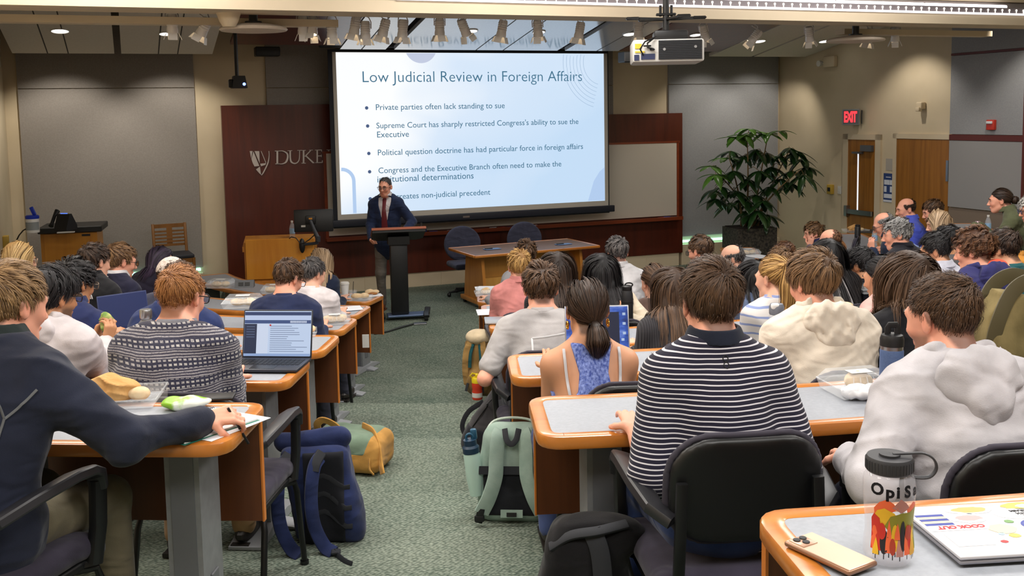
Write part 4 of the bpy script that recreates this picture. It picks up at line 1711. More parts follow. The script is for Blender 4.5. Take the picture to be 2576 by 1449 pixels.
dl = []
for px, py, w, lab in ((151, 77, 40, 'bright recessed downlight in the far left ceiling panel'), (418, 84, 32, 'recessed downlight half behind a spotlight in the second left panel'), (1186, 77, 30, 'recessed downlight with blue tinted rim over the screen middle'),
                       (1356, 80, 30, 'recessed downlight over the right half of the screen'), (1584, 85, 32, 'recessed downlight in the wood soffit left of the big projector'), (1750, 87, 28, 'recessed downlight in the wood soffit right of the big projector'),
                       (1910, 103, 30, 'recessed downlight above the plant beside a tilted spotlight'), (2075, 103, 28, 'recessed downlight left of the right hanging disc')):
    d = ray(px, py)
    nz = np.cross(_cx, _cy)
    p = CAMP + d * (((cl(0, .6) - CAMP) @ nz) / (d @ nz))
    r = w / 2 * p[1] / FPX
    R = np.stack([_cx, _cy, np.cross(_cx, _cy)], 1)
    t = thing('recessed_downlight', lab, 'downlight', p - np.abs(nz) * .004, R=R)
    mb = MB()
    mb.lathe([(r, .0), (r * 1.12, -.004), (r * 1.12, .006), (r, .008)], n=28)
    obj('ring', mb, M_white, t)
    mb = MB()
    mb.lathe([(.001, .002), (r, .002)], n=28)
    obj('lamp', mb, mat('downlight_glow', C(255, 245, 230), .5, emit=4.5, ecol=(1, .97, .92, 1)), t)
    dl.append(p)

# the big projector on its ceiling mount
_pj = at(1680, 128, 8.5)
pj = thing('ceiling_projector', 'large white projector with dark side grille hanging from the ceiling', 'projector', _pj, -.08)
k = 8.5 / FPX
mb = MB()
mb.rbox((0, .22, 0), (176 * k, .55, 56 * k), .02, 2)
obj('housing', mb, M_wht2, pj)
mb = MB()
mb.box((29 * k, -.058, 1.5 * k), (106 * k, .02, 47 * k))
g = obj('grille', mb, mat('grille_dark', C(22, 24, 30), .5), pj)
mb = MB()
for z in np.arange(-18, 20, 4.2):
    mb.box((29 * k, -.07, (z + 1.5) * k), (102 * k, .006, 1.2 * k))
obj('grille_slat', mb, mat('grille_slat_dark', C(40, 42, 48), .4), g)
mb = MB()
mb.cyl((-10 * k, -.066, 3 * k), (-10 * k, -.078, 3 * k), .012, n=14)
mb.cyl((66 * k, -.066, 8 * k), (66 * k, -.078, 8 * k), .012, n=14)
obj('round_badge', mb, M_steel, pj)
mb = MB()
mb.box((-74 * k, -.058, 12 * k), (16 * k, .008, 12 * k))
mb.box((-70 * k, -.058, -2 * k), (24 * k, .008, 4 * k))
obj('warning_label', mb, mat('label_yellow', C(226, 196, 60), .5), pj)
mb = MB()
mb.box((-78 * k, -.058, -16 * k), (12 * k, .01, 14 * k))
mb.box((-50 * k, -.058, -14 * k), (34 * k, .01, 14 * k))
obj('socket_panel', mb, mat('socket_navy', C(40, 48, 86), .4), pj)
mb = MB()
mb.rbox((10 * k, .2, 40 * k), (84 * k, .3, 26 * k), .02, 2)
mb.box((2 * k, .2, 29 * k), (160 * k, .06, 5 * k))
obj('mount_block', mb, M_black, pj)
mb = MB()
mb.cyl((0, .2, 45 * k), (0, .2, 1.2), .028, n=14)
for a in (.1, 2.2, 3.3, 5.2):
    mb.tube([(0, .2, 83 * k), (85 * k * math.cos(a), .2 + .2 * math.sin(a), 86 * k)], 1, 8, flat=(.04, .025))
    mb.rbox((85 * k * math.cos(a), .2 + .2 * math.sin(a), 86 * k), (.12, .06, .025), .01, 1)
mb.cyl((-14 * k, .2, 90 * k), (-14 * k, .2, 118 * k), .012, n=8)
mb.cyl((14 * k, .2, 90 * k), (14 * k, .2, 118 * k), .012, n=8)
mb.rbox((0, .2, 95 * k), (50 * k, .06, .02), .005, 1)
obj('ceiling_mount', mb, M_blackm, pj)
mb = MB()
mb.tube([(-62 * k, -.07, -10 * k), (-70 * k, -.1, 4 * k), (-58 * k, -.11, 22 * k), (-30 * k, -.06, 34 * k)], .007, 6)
mb.tube([(-36 * k, -.07, 4 * k), (-52 * k, -.1, 8 * k), (-52 * k, -.1, 18 * k), (-34 * k, -.06, 32 * k)], .008, 6)
mb.rbox((-40 * k, -.075, 3 * k), (14 * k, .03, 5 * k), .008, 1)
mb.rbox((-52 * k, -.075, 12 * k), (20 * k, .02, 4 * k), .006, 1)
obj('cable', mb, M_black, pj)
_cp = at(600, 206, 12.0)
cm = thing('ceiling_camera', 'small black projector with a blue light on a long black pole', 'projector', _cp, TH)
mb = MB()
mb.prism([(-.085, -.075), (.095, -.075), (.07, .07), (-.06, .07)], (0, -.09, 0), (1, 0, 0), (0, 0, 1), (0, 1, 0), .2)
mb.rbox((-.09, 0, -.02), (.05, .1, .1), .01, 1)
obj('housing', mb, M_black, cm)
mb = MB()
mb.cyl((-.015, 0, .07), (-.015, 0, .62), .022, n=12)
obj('pole', mb, M_black, cm)
mb = MB()
mb.cyl((.055, -.094, -.03), (.055, -.1, -.03), .018, n=14)
obj('status_light', mb, mat('blue_led', C(60, 90, 255), .3, emit=5, ecol=C(110, 140, 255)), cm)
for q, w, h, lab in (((667, 129), 60, 23, 'black box loudspeaker under the wood soffit left of the screen'), ((1580, 143), 34, 26, 'black box loudspeaker partly behind the large projector')):
    p = at(*q, 13.3)
    mb = MB()
    mb.rbox(p + np.array([0, .1, 0]), (w * 13.3 / FPX, .2, h * 13.3 / FPX), .01, 1, RW)
    tag(obj('loudspeaker', mb, M_black), lab, 'speaker')
one('ceiling_bracket', 'white curved bracket at the left end of the beam batten', 'bracket', M_tan2, lambda b: (b.lathe([(.001, -.1), (.05, -.095), (.075, -.05), (.1, .02), (.12, .06), (.001, .06)], at(575, 38, 8.2), 20)))
# floor cable and plate by the lectern
mb = MB()
for dx in (0, .03):
    mb.tube([atz(942, 838 + dx * 60, .012), atz(975, 834, .012), atz(1010, 822 + dx * 40, .014), atz(1040, 815, .014)], .011, 6)
tag(obj('floor_cable', mb, mat('cable_dark', C(40, 44, 42), .6)), 'dark cables running across the aisle carpet to a floor plate', 'cable')
mb = MB()
mb.rbox(atz(1057, 814, .008), (.16, .1, .016), .004, 1, rz(.1))
tag(obj('floor_plate', mb, M_steel), 'small metal floor box at the end of the aisle cables', 'floor box')
# ================================================================ PEOPLE
def skin_mat(name, c):
    if name in _mats:
        return _mats[name]
    m = mat(name, c, .5, 0, .4)
    n = NT(m)
    a = n.n('ShaderNodeAttribute', attribute_name='tone')
    n.col(a.outputs['Color'])
    n.b.inputs['Subsurface Weight'].default_value = .08
    n.b.inputs['Subsurface Radius'].default_value = (.012, .005, .003)
    n.b.inputs['Subsurface Scale'].default_value = 1
    n.bump(n.noise(n.coord(), 180, 2), .06, .002)
    return m


def hair_mat(key, dark, light, rough=.52):
    nm = 'hair_' + key
    if nm in _mats:
        return _mats[nm]
    m = mat(nm, dark, rough, 0, .32)
    n = NT(m)
    a = n.n('ShaderNodeAttribute', attribute_name='tint')
    n.col(n.ramp(a.outputs['Fac'], [(0, dark), (1, light)]))
    return m


HAIR = dict(brown=(C(44, 30, 22), C(112, 82, 58)), dkbrown=(C(28, 20, 17), C(84, 62, 48)), black=(C(12, 11, 13), C(46, 42, 44)), ginger=(C(112, 66, 32), C(198, 138, 82)), blond=(C(138, 102, 58), C(236, 204, 142)),
            ltbrown=(C(70, 48, 32), C(160, 122, 84)), grey=(C(70, 68, 68), C(186, 184, 182)), salt=(C(30, 28, 30), C(120, 114, 112)), auburn=(C(54, 32, 22), C(128, 88, 58)), white=(C(150, 146, 142), C(226, 222, 214)),
            plum=(C(26, 20, 30), C(78, 64, 88)), sandy=(C(86, 62, 42), C(188, 150, 104)), honey=(C(110, 74, 38), C(230, 184, 112)), strawb=(C(120, 96, 70), C(220, 190, 156)))
SKIN = dict(fair=(226, 172, 146), pink=(232, 166, 140), tan=(206, 150, 116), olive=(190, 136, 98), brown=(150, 100, 70), deep=(120, 78, 54), pale=(236, 188, 164))


def v3(*a):
    return np.array(a, F4)


def ik(S, T, l1, l2, hint):
    d = T - S
    L = float(np.linalg.norm(d))
    L2 = min(max(L, abs(l1 - l2) + .02), l1 + l2 - .006)
    d = d / max(L, 1e-5)
    T = S + d * L2
    c = (l1 * l1 + L2 * L2 - l2 * l2) / (2 * l1 * L2)
    h = np.asarray(hint, float) - d * float(np.asarray(hint, float) @ d)
    h = h / max(1e-6, np.linalg.norm(h))
    E = S + d * (l1 * c) + h * (l1 * math.sqrt(max(0, 1 - c * c)))
    return E, T


def hand_prims(W, f, n, side, curl=.5, spread=.0, sc=1.0, thumb=.5):
    """Capsules of a five-fingered hand: wrist W, finger direction f, palm normal n, side=+1 when the thumb lies along n x f."""
    f, n = nrm(f), np.asarray(n, float)
    n = nrm(n - f * (n @ f))
    u = np.cross(n, f) * side
    out = []
    W = np.asarray(W, float)
    for k, (o, ln, rr) in enumerate(((.028, .076, .0088), (.0095, .084, .009), (-.0095, .078, .0086), (-.027, .060, .0078))):
        b = W + (f * (.088 - abs(k - 1) * .003) + u * o) * sc
        out.append((W + f * .02 * sc + u * o * .6 * sc, b, .013 * sc, .0112 * sc))
        dirv = nrm(f + u * spread * (1.5 - k))
        ang = .0
        p = b
        for s, (fr, cu) in enumerate(((.46, .55), (.31, .8), (.23, .6))):
            ang += curl * cu * (1 + .12 * k)
            q = p + (dirv * math.cos(ang) + n * math.sin(ang)) * ln * fr * sc
            out.append((p, q, (rr - .0008 * s) * sc, (rr - .0008 * (s + 1)) * sc))
            p = q
    b = W + (f * .03 + u * .030) * sc
    d1 = nrm(f * .62 + u * .72 + n * (.2 + .5 * thumb))
    d2 = nrm(f * .85 + u * .3 + n * (.2 + .8 * thumb))
    out.append((W + f * .012 * sc + u * .012 * sc, b, .016 * sc, .0135 * sc))
    out.append((b, b + d1 * .036 * sc, .0125 * sc, .0108 * sc))
    out.append((b + d1 * .036 * sc, b + (d1 * .036 + d2 * .032) * sc, .0108 * sc, .0088 * sc))
    return out


_EARR = {s: (rz(s * .35) @ rx(.2)).astype(F4) for s in (-1, 1)}


def head_sdf(q, full=True):
    q = q.copy()
    q[:, 0] = np.abs(q[:, 0])
    d = ell(q, (0, -.014, .030), (.0745, .096, .090))
    d = smin(d, ell(q, (0, .030, -.045), (.055, .060, .074)), .035)
    d = smin(d, ell(q, (0, .044, .004), (.0595, .055, .052)), .02)
    d = smin(d, ell(q, (0, .060, -.099), (.027, .024, .021)), .03)
    d = smin(d, cap(q, (.046, .008, -.062), (.020, .062, -.098), .017, .015), .028)
    if not full:
        return d
    d = smin(d, ell(q, (.018, .082, .021), (.030, .014, .011)), .018)
    d = smin(d, ell(q, (.037, .068, -.030), (.021, .019, .021)), .02)
    d = smax(d, -ell(q, (.032, .1035, .003), (.017, .016, .0115)), .012)
    d = smin(d, cap(q, (0, .092, .008), (0, .1145, -.034), .0065, .0115), .011)
    d = smin(d, ell(q, (.0105, .101, -.039), (.0085, .010, .0075)), .007)
    d = smin(d, ell(q, (0, .0925, -.064), (.023, .0095, .0048)), .005)
    d = smin(d, ell(q, (0, .0905, -.0735), (.020, .0095, .0058)), .005)
    e = ell(q, (.0815, -.010, -.004), (.0095, .0215, .0335), _EARR[1])
    e = smax(e, -ell(q, (.0925, -.004, -.001), (.0085, .0125, .0215), _EARR[1]), .006)
    d = smin(d, e, .006)
    return d


_HY = [-.13, -.085, -.055, -.028, -.008, .012, .035, .060, .082, .11]


def hairline(y, kind):
    z = {'std': [-.098, -.088, -.055, -.02, .020, .006, .030, .056, .074, .085],
         'low': [-.115, -.105, -.075, -.05, -.03, -.01, .025, .056, .074, .085],
         'recede': [-.098, -.086, -.055, -.02, .020, .006, .046, .084, .12, .14]}[kind]
    return np.interp(y, _HY, z)


CR, CC = np.array([.0745, .096, .090]), np.array([0, -.014, .030])


def scalp(n, kind, rs, bald=0):
    """Random roots on the hair-bearing scalp, in head space."""
    out = []
    tot = 0
    while tot < n:
        d = rs.randn(n * 2, 3)
        d /= np.linalg.norm(d, axis=1)[:, None]
        p = CC + d * CR
        m = p[:, 2] > hairline(p[:, 1], kind)
        if bald:
            m &= ~((p[:, 2] > .045 + .05 * (1 - bald)) & (p[:, 1] > -.075))
        out.append(p[m])
        tot += m.sum()
    return np.concatenate(out)[:n]


def ribbons(paths, nrmls, width, tint, rs):
    """(M,K,3) paths -> flat tapered ribbons."""
    M, K, _ = paths.shape
    t = np.empty_like(paths)
    t[:, 1:-1] = paths[:, 2:] - paths[:, :-2]
    t[:, 0], t[:, -1] = paths[:, 1] - paths[:, 0], paths[:, -1] - paths[:, -2]
    b = np.cross(t, nrmls)
    b /= np.maximum(1e-6, np.linalg.norm(b, axis=2))[:, :, None]
    s = np.linspace(0, 1, K)
    w = width * (np.clip(1.15 - s ** 3, .12, 1)[None, :] * (.7 + .6 * rs.rand(M))[:, None])
    lo, hi = paths - b * w[:, :, None] / 2, paths + b * w[:, :, None] / 2
    V = np.stack([lo, hi], 2).reshape(-1, 3)
    i = (np.arange(M)[:, None] * K + np.arange(K - 1)[None]).ravel() * 2
    Q = np.stack([i, i + 1, i + 3, i + 2], 1)
    T = np.repeat(np.clip(tint[:, None] * (.55 + .6 * s[None, :]), 0, 1).ravel(), 2)
    return V, Q, T


def combine(parts):
    V, Q, T, o = [], [], [], 0
    for v, q, t in parts:
        V.append(v)
        Q.append(q + o)
        T.append(t)
        o += len(v)
    return np.concatenate(V), np.concatenate(Q), np.concatenate(T)


def children(g, n_per, spread, rs, clump=.6):
    """Child strands round each guide path, drawn together towards the tip."""
    M, K, _ = g.shape
    s = np.linspace(0, 1, K)[None, :, None]
    off = rs.randn(M * n_per, 1, 3) * spread
    base = np.repeat(g, n_per, 0)
    return base + off * (1 - clump * s)


class Person:
    pass


def build_person(label, px, py, Y, shirt='tee', col=None, hair='short', hcol='brown', skin='fair', sc=1.0, w=1.0, bulk=1.0, yaw=None, dyaw=0, hy=0, hp=12, hr=0, lean=8, hunch=16, arms=None, sleeve=1.0, row_floor=None,
                 legs=C(60, 60, 72), chair=True, chair_dx=0, seat_of='', glasses=None, face=False, bald=0, beard=0, th=.02, extra=None, stand=False, shoes=C(40, 34, 30), curl=.0, hlen=.05, part=0.0, mcol=None, hk=None, seed=None, messy=.25, vcut=False, hand_curl=.5, h=None, tone_grey=0):
    seed = seed if seed is not None else int(px * 7 + py) % 9999
    rs = np.random.RandomState(seed)
    P_ = Person()
    P_.row = -1
    crown = at(px, py, Y)
    if h is None:
        h = .0058 if Y < 3.3 else .0068 if Y < 5 else .0078 if Y < 8 else .0085
    if yaw is None:
        d = np.array([RC0[0] - crown[0], RC0[1] - crown[1]])
        yaw = math.atan2(-d[0], d[1])
        yaw += math.radians(dyaw)
    else:
        yaw = math.radians(yaw)
    lr, hrn = math.radians(lean), math.radians(hunch)
    R1, R2 = rx(-lr), rx(-lr - hrn)
    Rn = rx(-lr - hrn * .55)
    Rh = rz(math.radians(hy)) @ rx(-math.radians(hp)) @ ry(math.radians(hr))
    hk_ = th * .8 if hk is None else hk

    def skel(k):
        mid = R1 @ np.array([0, 0, .24 * k])
        nb = mid + R2 @ np.array([0, -.02, .265 * k])
        hd = nb + Rn @ np.array([0, .022, .145])
        cr = hd + Rh @ np.array([0, -.012, .121 * sc + hk_])
        return mid, nb, hd, cr
    c0 = skel(1.0)[3]
    base = crown - rz(yaw) @ c0
    if not stand and row_floor is None and not (px > 2000 and Y > 9.15):
        rr = math.hypot(base[0] - RC0[0], base[1] - RC0[1])
        row = int(np.argmin([abs(rr - (q + .36)) for q in RN]))
        for _ in range(12):
            e = rr - (RN[row] + .36)
            if abs(e) < .12:
                break
            dr = base[:2] - RC0
            v = crown[:2] / crown[1]
            g = (dr @ v) / max(.05, rr)
            g = math.copysign(max(abs(g), .35), g)
            Y = Y - np.clip((e - math.copysign(.1, e)) / g, -.25, .25)
            crown = at(px, py, Y)
            base = crown - rz(yaw) @ c0
            rr = math.hypot(base[0] - RC0[0], base[1] - RC0[1])
        row_floor = TIER * row
        P_.row = row
    fz = floor_z(base[0], base[1] + .0) if row_floor is None else row_floor
    P_.Y, P_.fz = Y, fz
    hip_t = .92 if stand else .565
    k = (crown[2] - fz - hip_t - .262 * sc) / (c0[2] - .262 * sc)
    k = min(1.14, max(.86, k))
    mid, nb, hd, cr = skel(k)
    base = crown - rz(yaw) @ cr
    hz = base[2] - fz
    base[2] = fz
    hip = np.array([0, 0, hz])
    mid, nb, hd = mid + hip, nb + hip, hd + hip
    P_.k, P_.hz = k, hz
    t = thing('person', label, 'person', base, yaw, 'people in the lecture hall')
    loc = local(t)
    P_.t, P_.loc, P_.hd, P_.Rh, P_.nb, P_.mid, P_.R2, P_.hip, P_.R1 = t, loc, hd, Rh, nb, mid, R2, hip, R1
    hdf, Rhf = hd.astype(F4), Rh.astype(F4)

    # ---- arms
    arms = arms or {}
    A = {}
    desk_z = hz + .185
    for s, nm in ((-1, 'L'), (1, 'R')):
        S = mid + R2 @ np.array([s * .172 * w, 0, .195 * k])
        a = arms.get(nm, {})
        T = a.get('to')
        if T is None:
            T = np.array([s * .15, .36, desk_z])
        elif a.get('world'):
            T = loc(T)
        elif a.get('head'):
            T = hd + Rh @ (np.asarray(T, float) * sc)
        hint = a.get('hint', (s * .22, -.45, -.9))
        E, W = ik(S, np.asarray(T, float), .285, .25, hint)
        f = a.get('f')
        f = nrm(W - E) if f is None else nrm(f)
        n = a.get('n', (0, 0, -1) if abs(f[2]) < .8 else (0, 1, 0))
        A[nm] = (S, E, W, hand_prims(W, f, n, s, a.get('curl', hand_curl), a.get('spread', .06), sc, a.get('thumb', .5)), f, n)
    P_.A = A

    # ---- bare body
    ws = .165 * w

    def torso(P, inf, belly=1.0):
        d = ell(P, hip + R1 @ np.array([0, 0, .0]), (.162 * w + inf, .118 * bulk + inf, .12 + inf), R1)
        d = smin(d, ell(P, hip + R1 @ np.array([0, .005, .16 * k]), (.137 * w * bulk + inf, .104 * bulk * belly + inf, .17 + inf), R1), .09)
        d = smin(d, ell(P, mid + R2 @ np.array([0, .004, .075 * k]), (.163 * w * (.5 + .5 * bulk) + inf, .108 * bulk + inf, .185 + inf), R2), .09)
        d = smin(d, cap(P, mid + R2 @ np.array([-.145 * w, -.002, .185 * k]), mid + R2 @ np.array([.145 * w, -.002, .185 * k]), .060 + inf), .07)
        for s in (-1, 1):
            d = smin(d, cap(P, nb + Rn @ np.array([s * .02, -.012, .035]), mid + R2 @ np.array([s * .135 * w, -.008, .205 * k]), .042 + inf * .9, .046 + inf), .05)
        return d
    P_.torso = torso

    def boxed(d, P, lo, hi, f, kk, mg=.05):
        m = ((P > lo - mg) & (P < hi + mg)).all(1)
        if m.any():
            d[m] = smin(d[m], f(P[m]), kk)
        return d

    def body(P):
        d = np.full(len(P), .35, F4)
        d = np.minimum(d, torso(P, -.004))
        d = smin(d, cap(P, hd + Rh @ np.array([0, -.022, -.05]), nb, .052 * (.6 + .4 * w), .060 * (.6 + .4 * w)), .04)
        d = boxed(d, P, hd - .16, hd + .16, lambda q: head_sdf((q - hdf) @ Rhf / sc) * sc, .03)
        for nm, (S, E, W, hp_, f, n) in A.items():
            d = smin(d, cap(P, S, E, .047 * (.5 + .5 * w), .038), .035)
            d = smin(d, cap(P, E, W, .038, .026), .012)
            pts = np.array([q for c in hp_ for q in (c[0], c[1])])

            def hf(q):
                x = None
                for j, (a, b, r1, r2) in enumerate(hp_):
                    y = cap(q, a, b, r1, r2)
                    x = y if x is None else smin(x, y, .0055)
                return x
            d = boxed(d, P, pts.min(0) - .02, pts.max(0) + .02, hf, .012, .03)
        return d
    allp = np.array([hip - .22, hip + .22, hd - .17, hd + .17] + [q for v in A.values() for q in (v[0] - .08, v[0] + .08, v[1] - .07, v[1] + .07, v[2] - .15, v[2] + .15)])
    V, Q = sdf_mesh(body, allp.min(0), allp.max(0), h)
    V = relax(V, Q, 1, .35)
    # skin tone with lips, cheeks, ears and beard
    q = (V - hdf) @ Rhf / sc
    base_c = np.array([s2l(x) for x in SKIN[skin]])
    tone = np.tile(base_c, (len(V), 1))
    ax = np.abs(q[:, 0])

    def blend(m, c):
        tone[:] = tone * (1 - m[:, None]) + np.array(c) * m[:, None]
    g = lambda c, r: np.exp(-(((np.stack([ax, q[:, 1], q[:, 2]], 1) - np.array(c)) / np.array(r)) ** 2).sum(1))
    blend(np.clip(g((.08, -.005, -.005), (.02, .03, .04)) * .35, 0, 1), base_c * np.array([1.0, .62, .55]))
    blend(np.clip(g((.04, .075, -.03), (.025, .03, .025)) * .3, 0, 1), base_c * np.array([1.0, .68, .62]))
    blend(np.clip(g((0, .096, -.069), (.022, .012, .009)) * .8, 0, 1), base_c * np.array([.86, .46, .45]))
    if beard:
        m = np.clip((-.028 - q[:, 2] - .55 * np.clip(q[:, 1] - .03, 0, 1) * 0) / .02, 0, 1) * np.clip((q[:, 1] + .012) / .02, 0, 1) * np.clip((.13 + q[:, 2]) / .02, 0, 1)
        m *= 1 - np.clip(g((0, .096, -.069), (.026, .02, .011)) * 1.4, 0, 1)
        m *= 1 - np.clip(g((.03, .075, -.028), (.03, .03, .02)) * 1.2, 0, 1)
        blend(np.clip(m * beard, 0, 1), np.array(HAIR[hcol][0][:3]) * .6 + np.array(HAIR[hcol][1][:3]) * .4)
    if bald < 1.01 and hair not in ('none',):
        zl = hairline(q[:, 1], 'std' if hair != 'recede' else 'recede')
        m = np.clip((q[:, 2] - zl) / .012, 0, 1) * (np.linalg.norm(q, axis=1) < .16) * (q[:, 2] > -.1)
        if bald:
            m = m * (1 - np.clip((q[:, 2] - (.035 + .05 * (1 - bald))) / .02, 0, 1) * (q[:, 1] > -.085))
        blend(m * (.75 if not bald else .5), np.array(HAIR[hcol][0][:3]))
    bo = raw('body', V, Q, skin_mat('skin', C(220, 170, 145)), t, {'tone': tone})
    P_.body = bo

    # ---- garment
    col_m = col if isinstance(col, bpy.types.Material) else fabric('cloth_%02x%02x%02x' % tuple(int(255 * min(1, x ** .45)) for x in col[:3]), col)
    P_.cloth = col_m
    inf = {'tee': .012, 'polo': .016, 'sweater': .022, 'hoodie': .028, 'jacket': .03, 'blazer': .024, 'shirt': .018, 'knit': .010}[shirt]
    fold = {'tee': .0035, 'polo': .004, 'sweater': .005, 'hoodie': .0075, 'jacket': .009, 'blazer': .005, 'shirt': .006, 'knit': 0}[shirt]
    hem = -.10 if not stand else -.18
    slen = sleeve
    cut_n = nrm(Rn @ np.array([0, -.25, 1.0]))
    cut_p = nb + Rn @ np.array([0, .02, {'hoodie': .07, 'jacket': .068, 'shirt': .066, 'polo': .066, 'blazer': .062}.get(shirt, .052)])

    def garment(P):
        d = torso(P, inf, 1.0)
        for nm, (S, E, W, hp_, f, n) in A.items():
            if slen <= 0:
                continue
            if slen < .75:
                e2 = S + (E - S) * min(1, slen / .5)
                dd = cap(P, S, e2, .052 + inf, .047 + inf * 1.3)
            else:
                e2 = E + (W - E) * min(.97, (slen - .5) / .5)
                dd = smin(cap(P, S, E, .05 + inf * .9, .040 + inf * .8), cap(P, E, e2, .040 + inf * .8, .029 + inf * .65), .02)
            d = smin(d, dd, .035)
        if shirt in ('blazer', 'jacket') or stand:
            d = smin(d, ell(P, hip + np.array([0, -.005, -.06]), (.172 * w * bulk + inf, .128 * bulk + inf, .2), R1), .05)
        d = smax(d, ((P - cut_p.astype(F4)) @ cut_n.astype(F4)), .012)
        if vcut:
            q_ = (P - mid.astype(F4)) @ R2.astype(F4)
            vw = np.interp(q_[:, 2], [-.12, .02, .22, .3], [-.02, .028, .075, .085])
            d = smax(d, -smax(np.abs(q_[:, 0]) - vw, .03 - q_[:, 1], .01), .006)
        if fold:
            d = d + fold * .8 * waves(P, seed, 17, 5, (1, 1, .75)) + fold * .5 * waves(P, seed + 3, 38, 4, (1.2, 1, .6))
            d = d + fold * 1.5 * (np.abs(waves(P, seed + 7, 15, 4, (.8, .8, 1.5))) ** .7 - .5)
        return d
    P_.garment = garment
    gl = allp.copy()
    V, Q = sdf_mesh(garment, gl.min(0) - .05, gl.max(0) + .05, max(h, .0072) if fold else h)
    V = relax(V, Q, 1, .4)
    name = {'tee': 't_shirt', 'polo': 'polo_shirt', 'sweater': 'sweater', 'hoodie': 'hoodie', 'jacket': 'jacket', 'blazer': 'blazer', 'shirt': 'shirt', 'knit': 'knit_top'}[shirt]
    if shirt != 'knit':
        P_.shirt = raw(name, V, Q, col_m, t)
    # neckband or collar
    nR = Rn @ rx(.22)

    def band(R_, r_, zc, hh, tilt=0.0, op=0.0):
        def f(P):
            q_ = (P - nb.astype(F4)) @ (nR @ rx(tilt)).astype(F4)
            rad = np.sqrt((q_[:, 0]) ** 2 + ((q_[:, 1] - .012) * .95) ** 2)
            flare = R_ + op * np.clip(-(q_[:, 2] - zc), -.05, .08)
            d_ = smax(np.abs(rad - flare) - r_, np.abs(q_[:, 2] - zc) - hh, .004)
            return d_
        return f
    if shirt in ('polo', 'shirt', 'jacket', 'blazer'):
        hh = {'polo': .020, 'shirt': .025, 'jacket': .038, 'blazer': .028}[shirt]
        Vc, Qc = sdf_mesh(band(.078 * (.6 + .4 * w), .0065, .060 if shirt == 'polo' else .052, hh, 0, .4), nb - .14, nb + .14, max(.0052, h * .8))
        cm_ = mcol if mcol is not None else col_m
        raw('collar', relax(Vc, Qc, 1), Qc, cm_, P_.shirt)
    elif shirt in ('tee', 'sweater'):
        Vc, Qc = sdf_mesh(band(.069 * (.6 + .4 * w), .0075, .044, .013, 0, .55), nb - .13, nb + .13, max(.0052, h * .8))
        raw('neckband', relax(Vc, Qc, 1), Qc, mcol if mcol is not None else col_m, P_.shirt)
    elif shirt == 'hoodie':
        def hood(P):
            q_ = (P - nb.astype(F4)) @ Rn.astype(F4)
            d_ = tor(q_, (0, .012, .040), .086, .024, rx(-.2), (1, 1.1, 1.0))
            d_ = smin(d_, ell(q_, (0, -.098, -.030), (.122, .045, .090), rx(.2)), .035)
            d_ = smin(d_, ell(q_, (0, -.125, -.105), (.062, .030, .058), rx(.25)), .04)
            d_ = smax(d_, -ell(q_, (0, -.078, .062), (.080, .038, .060), rx(.35)), .018)
            r_ = np.abs(waves(q_, seed + 9, 30, 4, (1.5, 1, .55)))
            return (d_ + .010 * (r_ - .4) + .004 * waves(P, seed + 4, 70, 3)) * .85
        Vc, Qc = sdf_mesh(hood, nb - .26, nb + .2, max(.0065, h))
        raw('hood', relax(Vc, Qc, 1), Qc, mcol if mcol is not None else col_m, P_.shirt)

    # ---- legs
    lm = fabric('trousers_%02x%02x%02x' % tuple(int(255 * min(1, x ** .45)) for x in legs[:3]), legs)
    J = {}
    for s in (-1, 1):
        H = hip + np.array([s * .088, .02, -.02])
        if stand:
            K_ = np.array([s * .10 + (.02 if s < 0 else 0), .05 if s > 0 else .0, .5])
            An = np.array([s * .11, -.02 if s > 0 else -.03, .085])
        else:
            K_ = np.array([s * .13, .42, max(.46, hz - .07)])
            An = np.array([s * .13, .40 + .05 * s, .09])
        J[s] = (H, K_, An)

    def trou(P):
        d = ell(P, hip + np.array([0, 0, -.01]), (.165 * w + .012, .125 * bulk + .012, .12), R1)
        for s, (H, K_, An) in J.items():
            d = smin(d, cap(P, H, K_, .092, .066), .04)
            d = smin(d, cap(P, K_, An, .066, .052), .03)
        if stand:
            d = d + .004 * waves(P, seed, 20, 4)
        return d
    lo = np.array([-.3, -.25, .0])
    hi = np.array([.3, .6, hz + .16])
    V, Q = sdf_mesh(trou, lo, hi, .012 if Y > 3.4 and not stand else .009)
    P_.trousers = raw('trousers', relax(V, Q, 1), Q, lm, t)
    for s, (H, K_, An) in J.items():
        mb = MB()
        mb.sphere(An + np.array([0, .055, -.035]), (.046, .125, .048), 14)
        mb.box(An + np.array([0, .05, -.076]), (.08, .23, .018))
        obj('shoe', mb, mat('shoe_%02x' % int(255 * shoes[0] ** .45), shoes, .45), t)

    # ---- hair
    hm = hair_mat(hcol, *HAIR[hcol])
    hparts = []
    to_p = lambda x: (hd + (np.asarray(x) * sc) @ Rh.T)
    nfac = 1.0 if Y < 3.3 else .62 if Y < 5 else .38 if Y < 8 else .25
    wid = .0017 if Y < 3.3 else .0026 if Y < 5 else .0042 if Y < 8 else .0065
    kind = 'recede' if hair == 'recede' else ('low' if hair in ('long', 'wavy', 'bob') else 'std')
    style = {'recede': 'short'}.get(hair, hair)
    mature = {'long', 'wavy', 'bob'}

    def tvar(p):
        """thickness of the hair over the scalp"""
        top = np.clip((p[:, 2] - .0) / .09, 0, 1)
        nape = np.clip((-.03 - p[:, 2]) / .06, 0, 1)
        return th * (.42 + .58 * top) * (1 - .55 * nape)

